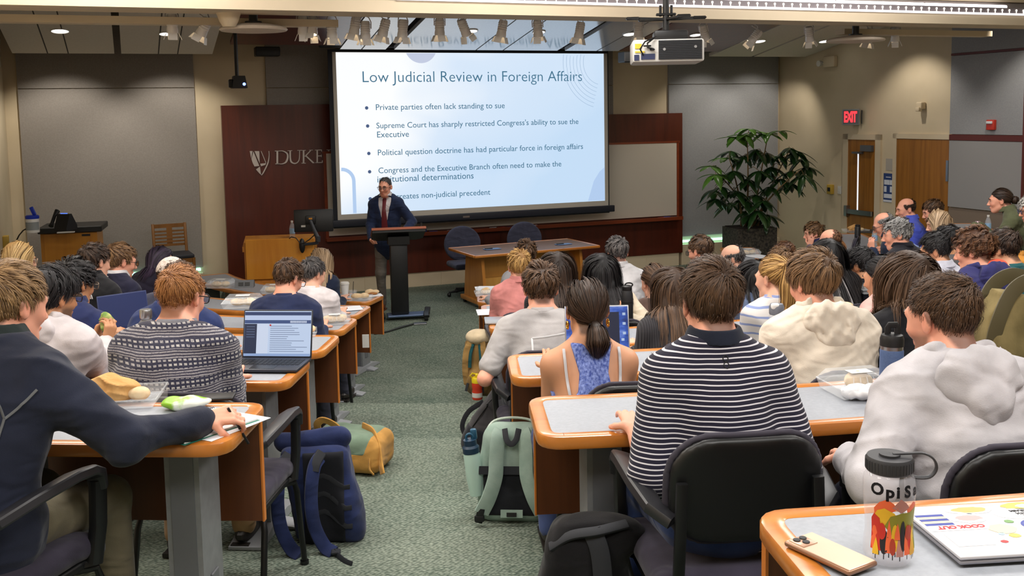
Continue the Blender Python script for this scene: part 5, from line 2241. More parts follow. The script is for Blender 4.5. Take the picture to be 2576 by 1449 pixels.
    def shell(P):
        q_ = (P - hdf) @ Rhf / sc
        tt = tvar(q_) * .72
        d_ = ell(q_, CC, CR) - tt
        zl = hairline(q_[:, 1], kind)
        d_ = smax(d_, (zl - q_[:, 2]) * .8, .01)
        if bald:
            d_ = smax(d_, np.minimum(q_[:, 2] - (.045 + .05 * (1 - bald)), (q_[:, 1] + .075)), .01)
        if style in mature:
            L = hlen
            q2 = q_.copy()
            wv = .75 if style != 'wavy' else .85
            top = np.array([0, -.045, .03])
            low = np.array([0, -.085 if style != 'bob' else -.06, .02 - L])
            b_ = rbx(q2, (0, (top[1] + low[1]) / 2 - .005, (top[2] + low[2]) / 2), (.074 + th * wv, .034 + th * .2, L / 2), .034, rx(-.05))
            d_ = smin(d_, b_, .05)
            d_ = smax(d_, -ell(q_, (0, .07, -.06), (.062, .075, .11)), .015)
        if style in ('long', 'wavy', 'curly', 'short'):
            d_ = d_ + (.0022 if style == 'short' else .004) * waves(q_, seed + 5, 60, 4)
        return d_ * .85 * sc
    if style != 'none':
        ext = .16 + (hlen if style in mature else 0)
        V, Q = sdf_mesh(shell, hd - ext, hd + .2, max(h, .0075))
        if len(Q):
            hparts.append((V, Q, np.full(len(V), .12)))

    def collide(P, off, hug=0.0):
        """push strand points out of head, neck and clothes"""
        q_ = (P - hdf) @ Rhf / sc
        kk0 = nr((q_ - CC) / CR)
        d1 = (kk0 - 1) * .085 * sc
        n1 = ((q_ - CC) / (CR * CR)).astype(F4)
        n1 = (n1 / np.maximum(1e-6, nr(n1))[:, None]) @ Rhf.T
        push = np.maximum(off - d1, 0) - hug * np.clip(d1 - off, 0, .05)
        P = P + n1 * push[:, None]
        return P, n1

    def grow(roots, L, steer, steps, off, jit=.0, body_push=False, hug=0.0):
        """roots in head space -> guide paths in the person's space"""
        p = to_p(roots).astype(F4)
        M = len(p)
        path, nm = [p], []
        q_ = (p - hdf) @ Rhf / sc
        n1 = ((q_ - CC) / (CR * CR)).astype(F4)
        n1 = (n1 / nr(n1)[:, None]) @ Rhf.T
        nm.append(n1)
        dprev = None
        for k_ in range(steps):
            dirv = steer(p, n1, k_ / steps).astype(F4)
            dirv = dirv + jit * rs.randn(M, 3).astype(F4)
            if dprev is not None:
                dirv = .5 * dirv + .5 * dprev
            dirv /= np.maximum(1e-6, nr(dirv))[:, None]
            dprev = dirv
            p = p + dirv * (L / steps)[:, None]
            p, n1 = collide(p, off, hug)
            if body_push:
                dg = garment(p)
                m = dg < .006
                if m.any():
                    e = .01
                    gx = np.stack([garment(p[m] + np.array(v, F4) * e) for v in ((1, 0, 0), (0, 1, 0), (0, 0, 1))], 1) - dg[m][:, None]
                    gx /= np.maximum(1e-6, nr(gx))[:, None]
                    p[m] += gx * (.008 - dg[m])[:, None]
                    n1[m] = gx
            path.append(p)
            nm.append(n1)
        return np.stack(path, 1), np.stack(nm, 1)

    dn = np.array([0, 0, -1.0])
    back_w = to_p(np.array([.012, -.092, .085]))
    Yh = Rh @ np.array([0, 1.0, 0])

    def tang(v, n1):
        v = v - n1 * (v * n1).sum(1)[:, None]
        return v / np.maximum(1e-6, np.linalg.norm(v, axis=1))[:, None]

    def add_strands(g, gn, per, spread, clump, light=1.0, width=wid):
        ch = children(g, per, spread, rs, clump)
        cn = np.repeat(gn, per, 0)
        tint = np.clip(np.repeat(rs.rand(len(g)), per) * .55 + rs.rand(len(ch)) * .55, 0, 1) * light
        if curl:
            K = ch.shape[1]
            s = np.linspace(0, 1, K)
            ph = rs.rand(len(g))
            ph = np.repeat(ph, per)[:, None] * 6.28
            amp = curl * np.clip(s * 1.6, 0, 1)[None]
            tt = ch[:, -1] - ch[:, 0]
            tt /= np.maximum(1e-6, np.linalg.norm(tt, axis=1))[:, None]
            b1 = np.cross(tt, cn[:, 0])
            fr = 7 if style in mature else 9
            ch = ch + b1[:, None] * (amp * np.sin(fr * s[None] + ph))[:, :, None] + cn * (np.abs(amp) * (.3 + .7 * np.cos(fr * s[None] + ph)))[:, :, None]
        hparts.append(ribbons(ch, cn, width, tint, rs))

    if style in ('short', 'buzz', 'curly', 'crop', 'swept'):
        ng = int({'short': 620, 'buzz': 1100, 'curly': 520, 'crop': 640, 'swept': 560}[style] * nfac)
        r0 = scalp(ng, kind, rs, bald)
        if not bald:
            nw = ng // 9
            dd_ = rs.randn(nw, 3) * .28 + np.array([.012, -.092 + .014, .085 - .03]) / np.array(CR)
            dd_ /= np.linalg.norm(dd_, axis=1)[:, None]
            r0[:nw] = CC + dd_ * CR
        side = np.clip((.06 - r0[:, 2]) / .08, 0, 1)
        L = hlen * (1.0 - .62 * side) * (.75 + .5 * rs.rand(ng))
        off = tvar(r0) * (.55 + .65 * rs.rand(ng)) * sc
        if style == 'buzz':
            L = hlen * (.8 + .4 * rs.rand(ng))

        def steer(p, n1, s):
            v = tang(p - back_w, n1)
            zz = ((p - hdf) @ Rhf)[:, 2]
            g_ = np.clip((.07 - zz) / .06, 0, 1)[:, None] * .9
            vv = v * (1 - g_ * .6) + tang(np.tile(dn, (len(p), 1)), n1) * g_
            if style == 'swept':
                vv = vv + tang(np.tile(Yh * -.9 + Rh @ np.array([.5, 0, .3]), (len(p), 1)), n1) * .9
            return vv + n1 * (messy * 1.4 if s < .3 else messy * .2)
        g, gn = grow(r0, L, steer, 7, off, .05 + messy * .35, False, max(0, .62 - messy * .7))
        add_strands(g, gn, {'buzz': 6}.get(style, 16 if Y < 3.3 else 10 if Y < 5 else 7), .0055, .12 + messy * .5)
    elif style in mature:
        ng = int(420 * nfac) + 90
        r0 = scalp(ng, 'std', rs)
        zt_ = to_p(np.array([0, -.02, .02]))
        L = hlen + .08 + .08 * np.clip(r0[:, 2] / .1, 0, 1) + .10 * rs.rand(ng)
        off = th * (.6 + .55 * rs.rand(ng)) * sc
        px_ = part

        def steer(p, n1, s):
            q_ = (p - hdf) @ Rhf
            sgn = np.sign(q_[:, 0] - px_)[:, None]
            out = (Rh @ np.array([1.0, -.45, -.1]))[None] * sgn
            up_ = np.clip((q_[:, 2] - .03) / .07, 0, 1)[:, None]
            v = tang(out, n1) * up_ + np.array([0, -.10, -1.0])[None] * (1 - up_ * .85)
            v = np.where(up_ > 0, .7 * v + .5 * tang(v, n1), v)
            inw = np.array([0, -1.0, 0])[None] * (.22 * np.clip((q_[:, 1] + .03) / .1, 0, 1))[:, None]
            return v + inw
        g, gn = grow(r0, L, steer, 13, off, .04, True)
        add_strands(g, gn, 9, .0065, .25, width=wid * 1.1)
    elif style in ('pony', 'bun', 'updo'):
        tie = {'pony': np.array([0, -.125, .0 - .02]), 'bun': np.array([0, -.12, .03]), 'updo': np.array([0, -.12, -.02])}[style]
        if extra and 'tie' in extra:
            tie = np.array(extra['tie'])
        tp = to_p(tie)
        ng = int(460 * nfac)
        r0 = scalp(ng, 'std', rs)
        dist = np.linalg.norm(to_p(r0) - tp, axis=1)
        off = tvar(r0) * (.55 + .5 * rs.rand(ng)) * sc

        def steer(p, n1, s):
            return tang(tp[None] - p, n1)
        g, gn = grow(r0, dist * 1.12, steer, 8, off, .04, False, .6)
        f_ = np.linspace(0, 1, g.shape[1])[None, :, None] ** 4
        g = g * (1 - f_ * .8) + tp[None, None] * f_ * .8
        add_strands(g, gn, 8, .005, .35)
        if style == 'pony':
            pts = extra['tail'] if extra and 'tail' in extra else [(0, -.16, -.03), (0, -.185, -.09), (0, -.17, -.17)]
            rad = extra.get('tail_r', [.018, .042, .05, .02]) if extra else [.018, .042, .05, .02]
            C_ = [tp] + [to_p(np.array(q_)) for q_ in pts]
            cs = np.array(curve_n([tuple(c) for c in C_], 4))
            K = len(cs)
            rr = np.interp(np.linspace(0, 1, K), np.linspace(0, 1, len(rad)), rad)
            mb = MB()
            mb.tube(list(cs), list(rr * .75), 12)
            hparts.append((np.array(mb.v), np.array([f for f in mb.f if len(f) == 4]), np.full(len(mb.v), .15)))
            n_t = int(1300 * nfac) + 120
            a_ = rs.rand(n_t) * 6.28
            ro = np.sqrt(rs.rand(n_t)) * .35 + .68
            bx_, by_, bd_ = frame(cs[-1] - cs[0])
            dirs = np.cos(a_)[:, None] * bx_ + np.sin(a_)[:, None] * by_
            pa = cs[None] + dirs[:, None] * (ro[:, None] * rr[None])[:, :, None] + rs.randn(n_t, 1, 3) * .004 * np.linspace(0, 1.6, K)[None, :, None]
            hparts.append(ribbons(pa, np.repeat(dirs[:, None], K, 1), wid, rs.rand(n_t), rs))
            mb = MB()
            mb.tube([tp + (bx_ * math.cos(q_) + by_ * math.sin(q_)) * .019 + bd_ * .006 for q_ in np.linspace(0, 2 * PI, 15)], .005, 6, caps=False)
            obj('hair_tie', mb, M_black, t)
        else:
            br = extra.get('bun_r', .036) if extra else .036
            bc = tp + Rh @ np.array([0, -.022, .0])
            mb = MB()
            mb.sphere(bc, (br * .95, br * .8, br), 16)
            mbv = np.array(mb.v)
            hparts.append((mbv, np.array(mb.f), np.full(len(mbv), .12)))
            n_t = int(260 * nfac) + 60
            th0 = rs.rand(n_t) * 6.28
            lat = rs.uniform(-1.1, 1.1, n_t)
            ss = np.linspace(0, 2.2, 9)
            ang = th0[:, None] + ss[None]
            pa = np.stack([np.cos(ang) * np.cos(lat)[:, None], np.sin(lat)[:, None] + 0 * ang, np.sin(ang) * np.cos(lat)[:, None]], 2)
            nn = (pa @ Rh.T)
            hparts.append(ribbons(bc + nn * br * (1 + .08 * rs.rand(n_t, 1, 1)), nn, wid, rs.rand(n_t), rs))
    if hparts:
        V, Q, T = combine(hparts)
        P_.hair = raw('hair', V, Q, hm, t, {'tint': T})

    # ---- face details
    lo_ = lambda x: to_p(np.array(x))
    if face:
        for s in (-1, 1):
            mb = MB()
            mb.sphere(lo_((s * .0315, .0765, .003)), .0125 * sc, 14)
            mb.mi = 1
            dv = Rh @ np.array([0, 1, 0])
            mb.sphere(lo_((s * .0315, .0765, .003)) + dv * .0083 * sc, .0062 * sc, 10)
            obj('eye', mb, [mat('eye_white', C(226, 218, 210), .25), mat('iris_dark', C(38, 28, 22), .2)], t)
            mb = MB()
            mb.tube([lo_((s * .014, .0985, .0215)), lo_((s * .030, .0985, .0265)), lo_((s * .048, .086, .0215))], [.0035, .0042, .002], 6)
            obj('eyebrow', mb, hm, t)
    if glasses is not None:
        gm = mat('glasses_%02x%02x' % (int(255 * glasses[0] ** .45), int(255 * glasses[2] ** .45)), glasses, .3, .3)
        gt = MB()
        for s in (-1, 1):
            pts = [lo_((s * .034 + .0235 * math.copysign(abs(math.cos(a)) ** .7, math.cos(a)), .112 - .006 * abs(math.cos(a)), .0 + .0185 * math.copysign(abs(math.sin(a)) ** .7, math.sin(a)))) for a in np.linspace(0, 2 * PI, 21)]
            gt.tube(pts, .0021, 6, caps=False)
            gt.tube([lo_((s * .0575, .106, .006)), lo_((s * .074, .09, .008)), lo_((s * .083, .0, .010)), lo_((s * .082, -.014, -.008))], .0022, 6)
        gt.tube([lo_((-.011, .113, .004)), lo_((0, .118, .006)), lo_((.011, .113, .004))], .002, 6)
        go = obj('glasses', gt, gm, t)
        lm_ = mat('glasses_lens', C(220, 228, 235), .05, 0, .5, trans=.9, ior=1.05)
        lb = MB()
        for s in (-1, 1):
            c_ = [lo_((s * .034 + .022 * math.cos(a), .110, .017 * math.sin(a))) for a in np.linspace(0, 2 * PI, 17)[:-1]]
            lb.add(c_, [tuple(range(16))])
        obj('lens', lb, lm_, go)
    if chair:
        cpos = base + rz(yaw) @ np.array([chair_dx, .02, 0])
        P_.chair = place_chair(cpos[0], cpos[1], fz, yaw, 'black padded armchair holding ' + seat_of)
    return P_


def curve_n(pts, n=6):
    P = [np.array(p, float) for p in pts]
    P = [2 * P[0] - P[1]] + P + [2 * P[-1] - P[-2]]
    out = []
    for i in range(1, len(P) - 2):
        for k in range(n):
            t = k / n
            out.append(.5 * ((2 * P[i]) + (P[i + 1] - P[i - 1]) * t + (2 * P[i - 1] - 5 * P[i] + 4 * P[i + 1] - P[i + 2]) * t * t + (3 * P[i] - P[i - 1] - 3 * P[i + 1] + P[i + 2]) * t ** 3))
    return out + [np.array(pts[-1], float)]


def on_surface(f, pts, d, far=.4, lift=.002):
    """Drop points along direction d onto the surface f = 0 (sphere marching)."""
    p = np.asarray(pts, F4) - np.asarray(d, F4) * far
    d = nrm(d).astype(F4)
    for _ in range(60):
        p = p + d * np.clip(f(p) * .8, -.02, .05)[:, None]
    return p - d * lift


def surface_line(name, P_, pts, d, w_, m, parent=None, thick=.004, lift=.0015):
    pts = curve_n([tuple(np.asarray(q_)) for q_ in pts], 10) if len(pts) > 2 else list(np.linspace(pts[0], pts[-1], 20))
    q = on_surface(P_.garment, np.array(pts), d, lift=lift)
    q = q[np.abs(P_.garment(q)) < .02]
    mb = MB()
    mb.tube(list(q), 1, 8, flat=(w_, thick), up=tuple(-np.asarray(d, float)))
    return obj(name, mb, m, parent or P_.t)
# ---------------------------------------------------------------- patterned cloths
def stripes(name, a, b, period, duty, axis=2, wob=.25, rough=.9):
    m = mat(name, a, rough, 0, .2, sheen=.1)
    n = NT(m)
    tc = n.n('ShaderNodeTexCoord')
    sx = n.n('ShaderNodeSeparateXYZ')
    n.l(tc.outputs['Object'], sx.inputs[0])
    nz = n.noise(n.coord((5, 5, 3)), 1.2, 2)
    v = n.math('ADD', n.math('MULTIPLY', sx.outputs[axis], 1 / period), n.math('MULTIPLY', nz, wob * 3))
    f = n.math('LESS_THAN', n.math('FRACT', v), duty)
    n.col(n.mix(f, a, b))
    n.bump(n.noise(n.coord(), 240, 2), .15, .001)
    return m


def ribbed(name, c, period, axis, depth=.5, rough=.9):
    m = fabric(name + '_base', c, rough)
    n = NT(m)
    tc = n.n('ShaderNodeTexCoord')
    sx = n.n('ShaderNodeSeparateXYZ')
    n.l(tc.outputs['Object'], sx.inputs[0])
    s = n.math('SINE', n.math('MULTIPLY', sx.outputs[axis], 2 * PI / period))
    n.bump(s, depth, .004)
    d = tuple(x * .55 for x in c[:3]) + (1,)
    n.col(n.ramp(n.math('ADD', n.math('MULTIPLY', s, .5), .5), [(0, d), (1, c)]))
    return m


M_polo = stripes('navy_white_pinstripe', C(34, 32, 48), C(205, 202, 208), .0128, .27)
M_strp = stripes('blue_white_stripe', C(216, 212, 210), C(138, 152, 196), .05, .24, wob=.3)
M_rib_v = ribbed('charcoal_rib', C(62, 60, 64), .011, 0)
M_rib_h = ribbed('black_rib', C(34, 34, 42), .011, 2)
M_swtr = mat('patterned_knit', C(60, 60, 76), .95, 0, .15, sheen=.2)
_n = NT(M_swtr)
_tc = _n.n('ShaderNodeTexCoord')
_sx = _n.n('ShaderNodeSeparateXYZ')
_n.l(_tc.outputs['Object'], _sx.inputs[0])
_cx_ = _n.n('ShaderNodeCombineXYZ')
_nz = _n.noise(_n.coord((4, 4, 4)), 1.5, 2)
_zz = _n.math('ADD', _sx.outputs[2], _n.math('MULTIPLY', _nz, .03))
_n.l(_n.math('ADD', _sx.outputs[0], _n.math('MULTIPLY', _sx.outputs[1], .6)), _cx_.inputs[0])
_n.l(_zz, _cx_.inputs[1])
_bk = _n.n('ShaderNodeTexBrick', offset=.0, inp={'Scale': 1.0, 'Mortar Size': .0042, 'Brick Width': .021, 'Row Height': .0150, 'Mortar Smooth': .1, 'Color1': C(186, 182, 178), 'Color2': C(150, 146, 150), 'Mortar': C(48, 48, 66)})
_n.l(_cx_.outputs[0], _bk.inputs['Vector'])
_ln = _n.math('FRACT', _n.math('MULTIPLY', _zz, 1 / .0095))
_l2 = _n.mix(_n.math('LESS_THAN', _ln, .5), C(58, 56, 72), C(150, 146, 150))
_band = _n.math('LESS_THAN', _n.math('FRACT', _n.math('MULTIPLY', _zz, 1 / .066)), .5)
_mel = _n.noise(_n.coord(), 170, 3, .7)
_c1 = _n.mix(_band, _l2, _bk.outputs['Color'])
_n.col(_n.mix(_n.math('MULTIPLY', _n.math('LESS_THAN', _mel, .42), .7), _c1, C(56, 54, 74)))
_n.bump(_n.math('ADD', _n.math('MULTIPLY', _mel, .6), _n.math('MULTIPLY', _bk.outputs['Fac'], -.5)), .9, .006)
M_blueknit = varied('blue_slub_knit', C(66, 84, 160), C(140, 158, 222), 95, .95, bump=(130, .9, .004), stretch=(1, 1, .6))
WHITE_C = fabric('white_cotton', C(206, 204, 208), var=.05)
PPL = {}
SEAT = {'L1': 'the person in navy fleece',
        'L2': 'the person in the pale grey hoodie at the left',
        'L3': 'the curly-haired person in navy polo shirt',
        'L4': 'the blond person at the far left edge',
        'L5': 'the person in black jacket with shoulder logo',
        'L6': 'the person in navy blazer at the left',
        'L7': 'the person with dark plum hair',
        'L8': 'the person in the cream baseball cap',
        'L10': 'the person in navy rain jacket',
        'L9': 'the ginger-haired man in patterned sweater',
        'L11': 'the person in navy crew sweater',
        'L12': 'the person in white long-sleeved top',
        'L13': 'the long-haired blond person at the front left desk',
        'R1': 'the man in the striped polo shirt',
        'R2': 'the man in heather grey hoodie',
        'R3': 'the man in cream hooded jacket',
        'R4': 'the woman in blue knit top',
        'R5': 'the man in grey T-shirt with white print',
        'R12': 'the person in charcoal ribbed top',
        'R8': 'the person in black ribbed sweater',
        'R9': 'the person in cream cardigan',
        'R6': 'the person in dusty pink shirt',
        'R7': 'the person in grey top at the front right desk',
        'R10': 'the man in pale grey shirt with greying hair',
        'R11': 'the person with the low brown bun',
        'R13': 'the bearded man with round glasses',
        'R14': 'the balding man with thin glasses',
        'R15': 'the person with blond-streaked black hair',
        'R16': 'the person in blue and white striped sweater',
        'R17': 'the person in white T-shirt',
        'R18': 'the person with thinning reddish-brown hair',
        'R19': 'the person with short wavy light brown hair',
        'R20': 'the person resting a cheek on one hand',
        'R21': 'the bald man in white shirt',
        'R22': 'the man in black shirt with thick black hair',
        'R23': 'the person in pale pink top',
        'R24': 'the person with long wavy ash-brown hair',
        'R25': 'the man with curly grey hair',
        'R26': 'the bald man with glasses and dark jacket',
        'R27': 'the balding man in bright blue shirt',
        'R28': 'the man in light blue shirt',
        'R29': 'the person with pale blond chin-length hair',
        'R30': 'the black-haired man in white shirt',
        'R31': 'the person in dark grey sweater',
        'R32': 'the person in navy hoodie lined orange',
        'R33': 'the person in teal T-shirt',
        'R34': 'the woman in olive shirt',
        'R35': 'the white-haired person in orange jacket'}


def P(key, label, *a, **k):
    PPL[key] = build_person(label, *a, seat_of=SEAT.get(key, ''), **k)
    return PPL[key]


# ---------------------------------------------------------------- left of the aisle
p = P('L1', 'person in navy zip fleece writing in a notebook at the near left desk', 28, 657, 2.9, 'jacket', C(34, 38, 54), 'short', 'sandy', skin='pink', hlen=.05, th=.012, hy=-14, hp=10, lean=12, hunch=14, dyaw=-10, w=1.0, bulk=1.04, face=True, legs=C(112, 104, 84), mcol=fabric('dark_green_collar', C(38, 46, 46)),
      arms={'R': {'to': atz(510, 1056, 1.585), 'world': True, 'hint': (.5, -.5, -.8), 'f': (.74, .66, .05), 'n': (-.45, .3, -.85), 'curl': 1.0, 'thumb': .8}, 'L': {'to': (-.2, .3, .78)}})
M_pipe = mat('grey_piping', C(92, 94, 98), .8)
surface_line('seam_piping', p, [p.mid + p.R2 @ np.array([x, -.1, z]) for x, z in ((.03, .27), (.08, .2), (.13, .12), (.155, .06))], (0, 1, .1), .008, M_pipe, p.shirt)
surface_line('seam_piping', p, [p.mid + p.R2 @ np.array([x, -.1, z]) for x, z in ((.155, .06), (.15, -.04), (.14, -.14))], (0, 1, .1), .008, M_pipe, p.shirt)
surface_line('seam_piping', p, [p.mid + p.R2 @ np.array([x, -.1, z]) for x, z in ((.155, .06), (.19, .1), (.215, .14))], (0, 1, -.1), .008, M_pipe, p.shirt)
P('L2', 'person with black swept-back hair, glasses and pale grey hoodie holding a wrap', 130, 668, 4.4, 'hoodie', C(188, 180, 182), 'swept', 'black', skin='olive', hlen=.075, th=.022, messy=.08, hy=-20, hp=8, lean=10, hunch=18, face=True, beard=.75, glasses=C(20, 20, 26),
  arms={'R': {'to': at(268, 868, 4.62), 'world': True, 'f': (.1, .3, .9), 'n': (-1, .2, 0), 'curl': .8}, 'L': {'to': at(238, 862, 4.7), 'world': True, 'f': (.3, .3, .9), 'n': (1, .2, 0), 'curl': .8}})
P('L3', 'person with curly black hair and glasses in navy polo shirt', 192, 649, 5.35, 'polo', C(36, 44, 84), 'curly', 'black', skin='olive', hlen=.075, th=.026, curl=.006, messy=.3, hy=-14, hp=12, face=True, glasses=C(150, 130, 110), legs=C(40, 42, 60),
  arms={'R': {'to': at(262, 838, 5.3), 'world': True, 'f': (.9, .4, .1), 'n': (0, .3, -1), 'curl': .5}})
P('L4', 'person with long straight blond hair and thin glasses at the far left edge', 52, 606, 7.2, 'sweater', C(120, 112, 108), 'long', 'blond', skin='fair', hlen=.26, th=.014, w=.85, hy=-20, face=True, glasses=C(190, 170, 150))
p = P('L5', 'person with dark brown hair in black jacket with small white shoulder logo', 240, 611, 6.55, 'jacket', C(22, 22, 26), 'short', 'dkbrown', skin='fair', hlen=.055, th=.017, hy=-12, face=True, hp=10)
mb = MB()
for k_, r_ in enumerate((.034, .024, .014)):
    q = [p.mid + p.R2 @ np.array([.105 + r_ * math.cos(a), -.1, .15 + r_ * math.sin(a)]) for a in np.linspace(0, PI / 2, 7)]
    q = on_surface(p.garment, np.array(q), (0, 1, 0), lift=.002)
    mb.tube(list(q), 1, 6, flat=(.0075, .002), up=(0, -1, 0))
obj('jacket_logo', mb, mat('logo_white', C(225, 222, 226), .6), p.shirt)
P('L6', 'person in navy blazer and white collar with brown wavy hair and dark glasses', 308, 612, 7.75, 'blazer', C(34, 34, 54), 'short', 'ltbrown', skin='pink', hlen=.06, th=.018, messy=.4, hy=-22, face=True, glasses=C(26, 24, 28), mcol=WHITE_C, beard=.25, row_floor=TIER, sc=1.08)
P('L7', 'person with dark plum hair leaning forward in front of the wooden chair', 408, 618, 8.9, 'sweater', C(36, 32, 48), 'long', 'plum', skin='fair', hlen=.2, th=.016, w=.85, hy=-40, lean=22, face=True)
p = P('L8', 'person wearing a cream baseball cap, mostly hidden behind the ginger-haired man', 437, 652, 6.4, 'sweater', C(60, 62, 80), 'short', 'dkbrown', skin='fair', hlen=.05, th=.006, hy=-8, hp=16)
mb_f = lambda q: smax(smax(np.abs(ell((q - p.hd.astype(F4)) @ p.Rh.astype(F4), CC + np.array([0, 0, .006]), CR + .014)) - .004, -(((q - p.hd.astype(F4)) @ p.Rh.astype(F4))[:, 2] - (.022)), .004), 0 * q[:, 0] - 9, .001)
_cap = sdf_obj('cap', mb_f, p.hd - .17, p.hd + .17, .0075, fabric('cream_cap', C(206, 192, 182)), p.t)
mb = MB()
br = []
for a in np.linspace(-1, 1, 11):
    br.append(np.array([.07 * math.sin(a * 1.35), .085 + .075 * math.cos(a * 1.2) * .9, .028 - .012 * a * a]))
vs = [p.hd + p.Rh @ np.array([q[0] * .95, .075 * math.cos(q[0] * 9), .034]) for q in br] + [p.hd + p.Rh @ q for q in br]
vs += [v + np.array([0, 0, .004]) for v in vs]
n_ = len(br)
fs = [(i, i + 1, n_ + i + 1, n_ + i) for i in range(n_ - 1)] + [(2 * n_ + i, 3 * n_ + i, 3 * n_ + i + 1, 2 * n_ + i + 1) for i in range(n_ - 1)] + [(n_ + i, n_ + i + 1, 3 * n_ + i + 1, 3 * n_ + i) for i in range(n_ - 1)]
mb.add(vs, fs)
obj('cap_brim', mb, fabric('cream_cap', C(206, 192, 182)), _cap)
P('L10', 'person in navy rain jacket over an orange top behind the silver flask', 458, 659, 5.25, 'hoodie', C(38, 50, 92), 'short', 'brown', skin='fair', hlen=.05, th=.014, mcol=None, hp=18, w=1.02, arms={'L': {'to': (-.3, .2, .74)}})
mb = MB()
_q = PPL['L10']
mb.tube([_q.nb + _q.R2 @ np.array([.092 * math.sin(a), .012 + .088 * math.cos(a), .045]) for a in np.linspace(.6, 5.7, 16)], 1, 8, flat=(.05, .012), up=(1, 0, 0))
obj('orange_collar', mb, fabric('orange_fleece', C(206, 84, 52)), _q.t)
P('L9', 'ginger-haired man from behind in grey and white patterned knit sweater', 458, 668, 3.82, 'sweater', M_swtr, 'short', 'ginger', skin='pink', hlen=.04, th=.010, messy=.12, hy=-14, hp=12, lean=10, hunch=20, w=1.12, bulk=1.14, chair_dx=.2, glasses=C(30, 28, 30), face=True, legs=C(176, 142, 104), mcol=fabric('heather_neck', C(120, 120, 128)))
P('L11', 'person in navy crew sweater with brown hair and glasses looking down', 735, 652, 6.3, 'sweater', C(38, 46, 78), 'short', 'brown', skin='pink', hlen=.05, th=.014, hy=-26, hp=24, face=True, glasses=C(26, 26, 32), w=.98)
P('L12', 'person with short dark greying hair in white long-sleeved top', 792, 648, 7.5, 'sweater', C(208, 200, 202), 'crop', 'salt', skin='fair', hlen=.05, th=.014, hy=-30, hp=16, face=True, w=.94, bulk=1.05)
P('L13', 'person with long wavy blond hair in dark navy top at the front left desk', 812, 623, 8.9, 'sweater', C(36, 44, 66), 'wavy', 'strawb', skin='fair', hlen=.26, th=.018, curl=.006, w=.85, hy=-22, face=True, lean=16)

# ---------------------------------------------------------------- right of the aisle
p = P('R1', 'man with brown hair seen from behind in navy and white striped polo shirt', 1785, 650, 2.82, 'polo', M_polo, 'short', 'brown', skin='pink', hlen=.062, th=.014, sc=.97, w=.86, bulk=1.06, sleeve=.47, hp=8, hy=4, lean=6, hunch=12, mcol=fabric('navy_collar', C(26, 30, 44)), legs=C(44, 62, 110),
      arms={'L': {'to': (-.2, .22, .74), 'hint': (-.22, -.4, -.9)}, 'R': {'to': (.2, .22, .74), 'hint': (.22, -.4, -.9)}})
mb = MB()
for dz in (0, -.018):
    q = [p.mid + p.R2 @ np.array([.007 * math.cos(a), -.1, .215 + dz + .008 * math.sin(a)]) for a in np.linspace(0, 2 * PI, 13)]
    mb.tube(list(on_surface(p.garment, np.array(q), (0, 1, -.1), lift=.001)), .0016, 5)
obj('stitched_emblem', mb, mat('emblem_thread', C(16, 16, 22), .8), p.shirt)
P('R2', 'man with close-cropped brown hair and beard in heather grey hoodie', 2365, 686, 2.76, 'hoodie', C(190, 186, 190), 'buzz', 'brown', skin='pink', hlen=.024, th=.008, hy=20, hp=10, beard=.7, face=True, w=.96, lean=10, hunch=16, legs=C(40, 44, 62), arms={'L': {'to': (-.26, .2, .70), 'hint': (-.7, -.3, -.9)}, 'R': {'to': (.22, .25, .74)}})
P('R3', 'man with thick tousled brown hair in cream hooded jacket', 2038, 628, 4.0, 'hoodie', C(218, 206, 190), 'short', 'ltbrown', skin='pink', hlen=.085, th=.020, messy=.4, hy=16, hp=12, w=1.02, bulk=1.05)
p = P('R4', 'woman with dark ponytail and gold hoop earrings in blue knit racerback top', 1475, 702, 3.9, 'knit', C(92, 112, 190), 'pony', 'dkbrown', chair_dx=.14, skin='tan', w=.86, sleeve=0, sc=.97, th=.012, hp=4, hy=6, lean=6, hunch=14, legs=C(70, 84, 130),
      extra={'tie': (0, -.118, -.035), 'tail': [(0, -.15, -.06), (.0, -.165, -.11), (.002, -.14, -.165)], 'tail_r': [.017, .034, .044, .018]}, arms={'L': {'to': (-.12, .36, .76), 'hint': (-.08, -.4, -.9)}, 'R': {'to': (.12, .36, .76), 'hint': (.12, -.4, -.9)}})


def _knit(P_):
    q = (P_ - p.mid.astype(F4)) @ p.R2.astype(F4)
    x, z = np.abs(q[:, 0]), q[:, 2]
    wd = np.where(q[:, 1] < 0, np.interp(z, [-.35, -.10, -.03, .05, .12, .19, .27], [.3, .24, .13, .066, .056, .07, .088]), np.interp(z, [-.35, .05, .15, .27], [.3, .2, .09, .08]))
    nt = np.interp(z, [.135, .27], [-.03, .052])
    d = p.torso(P_, .009)
    d = smax(d, (x - wd) * .8, .006)
    d = smax(d, (nt - x) * .8, .006)
    return smax(d, (P_[:, 2] - (p.nb[2] + .03)), .01)


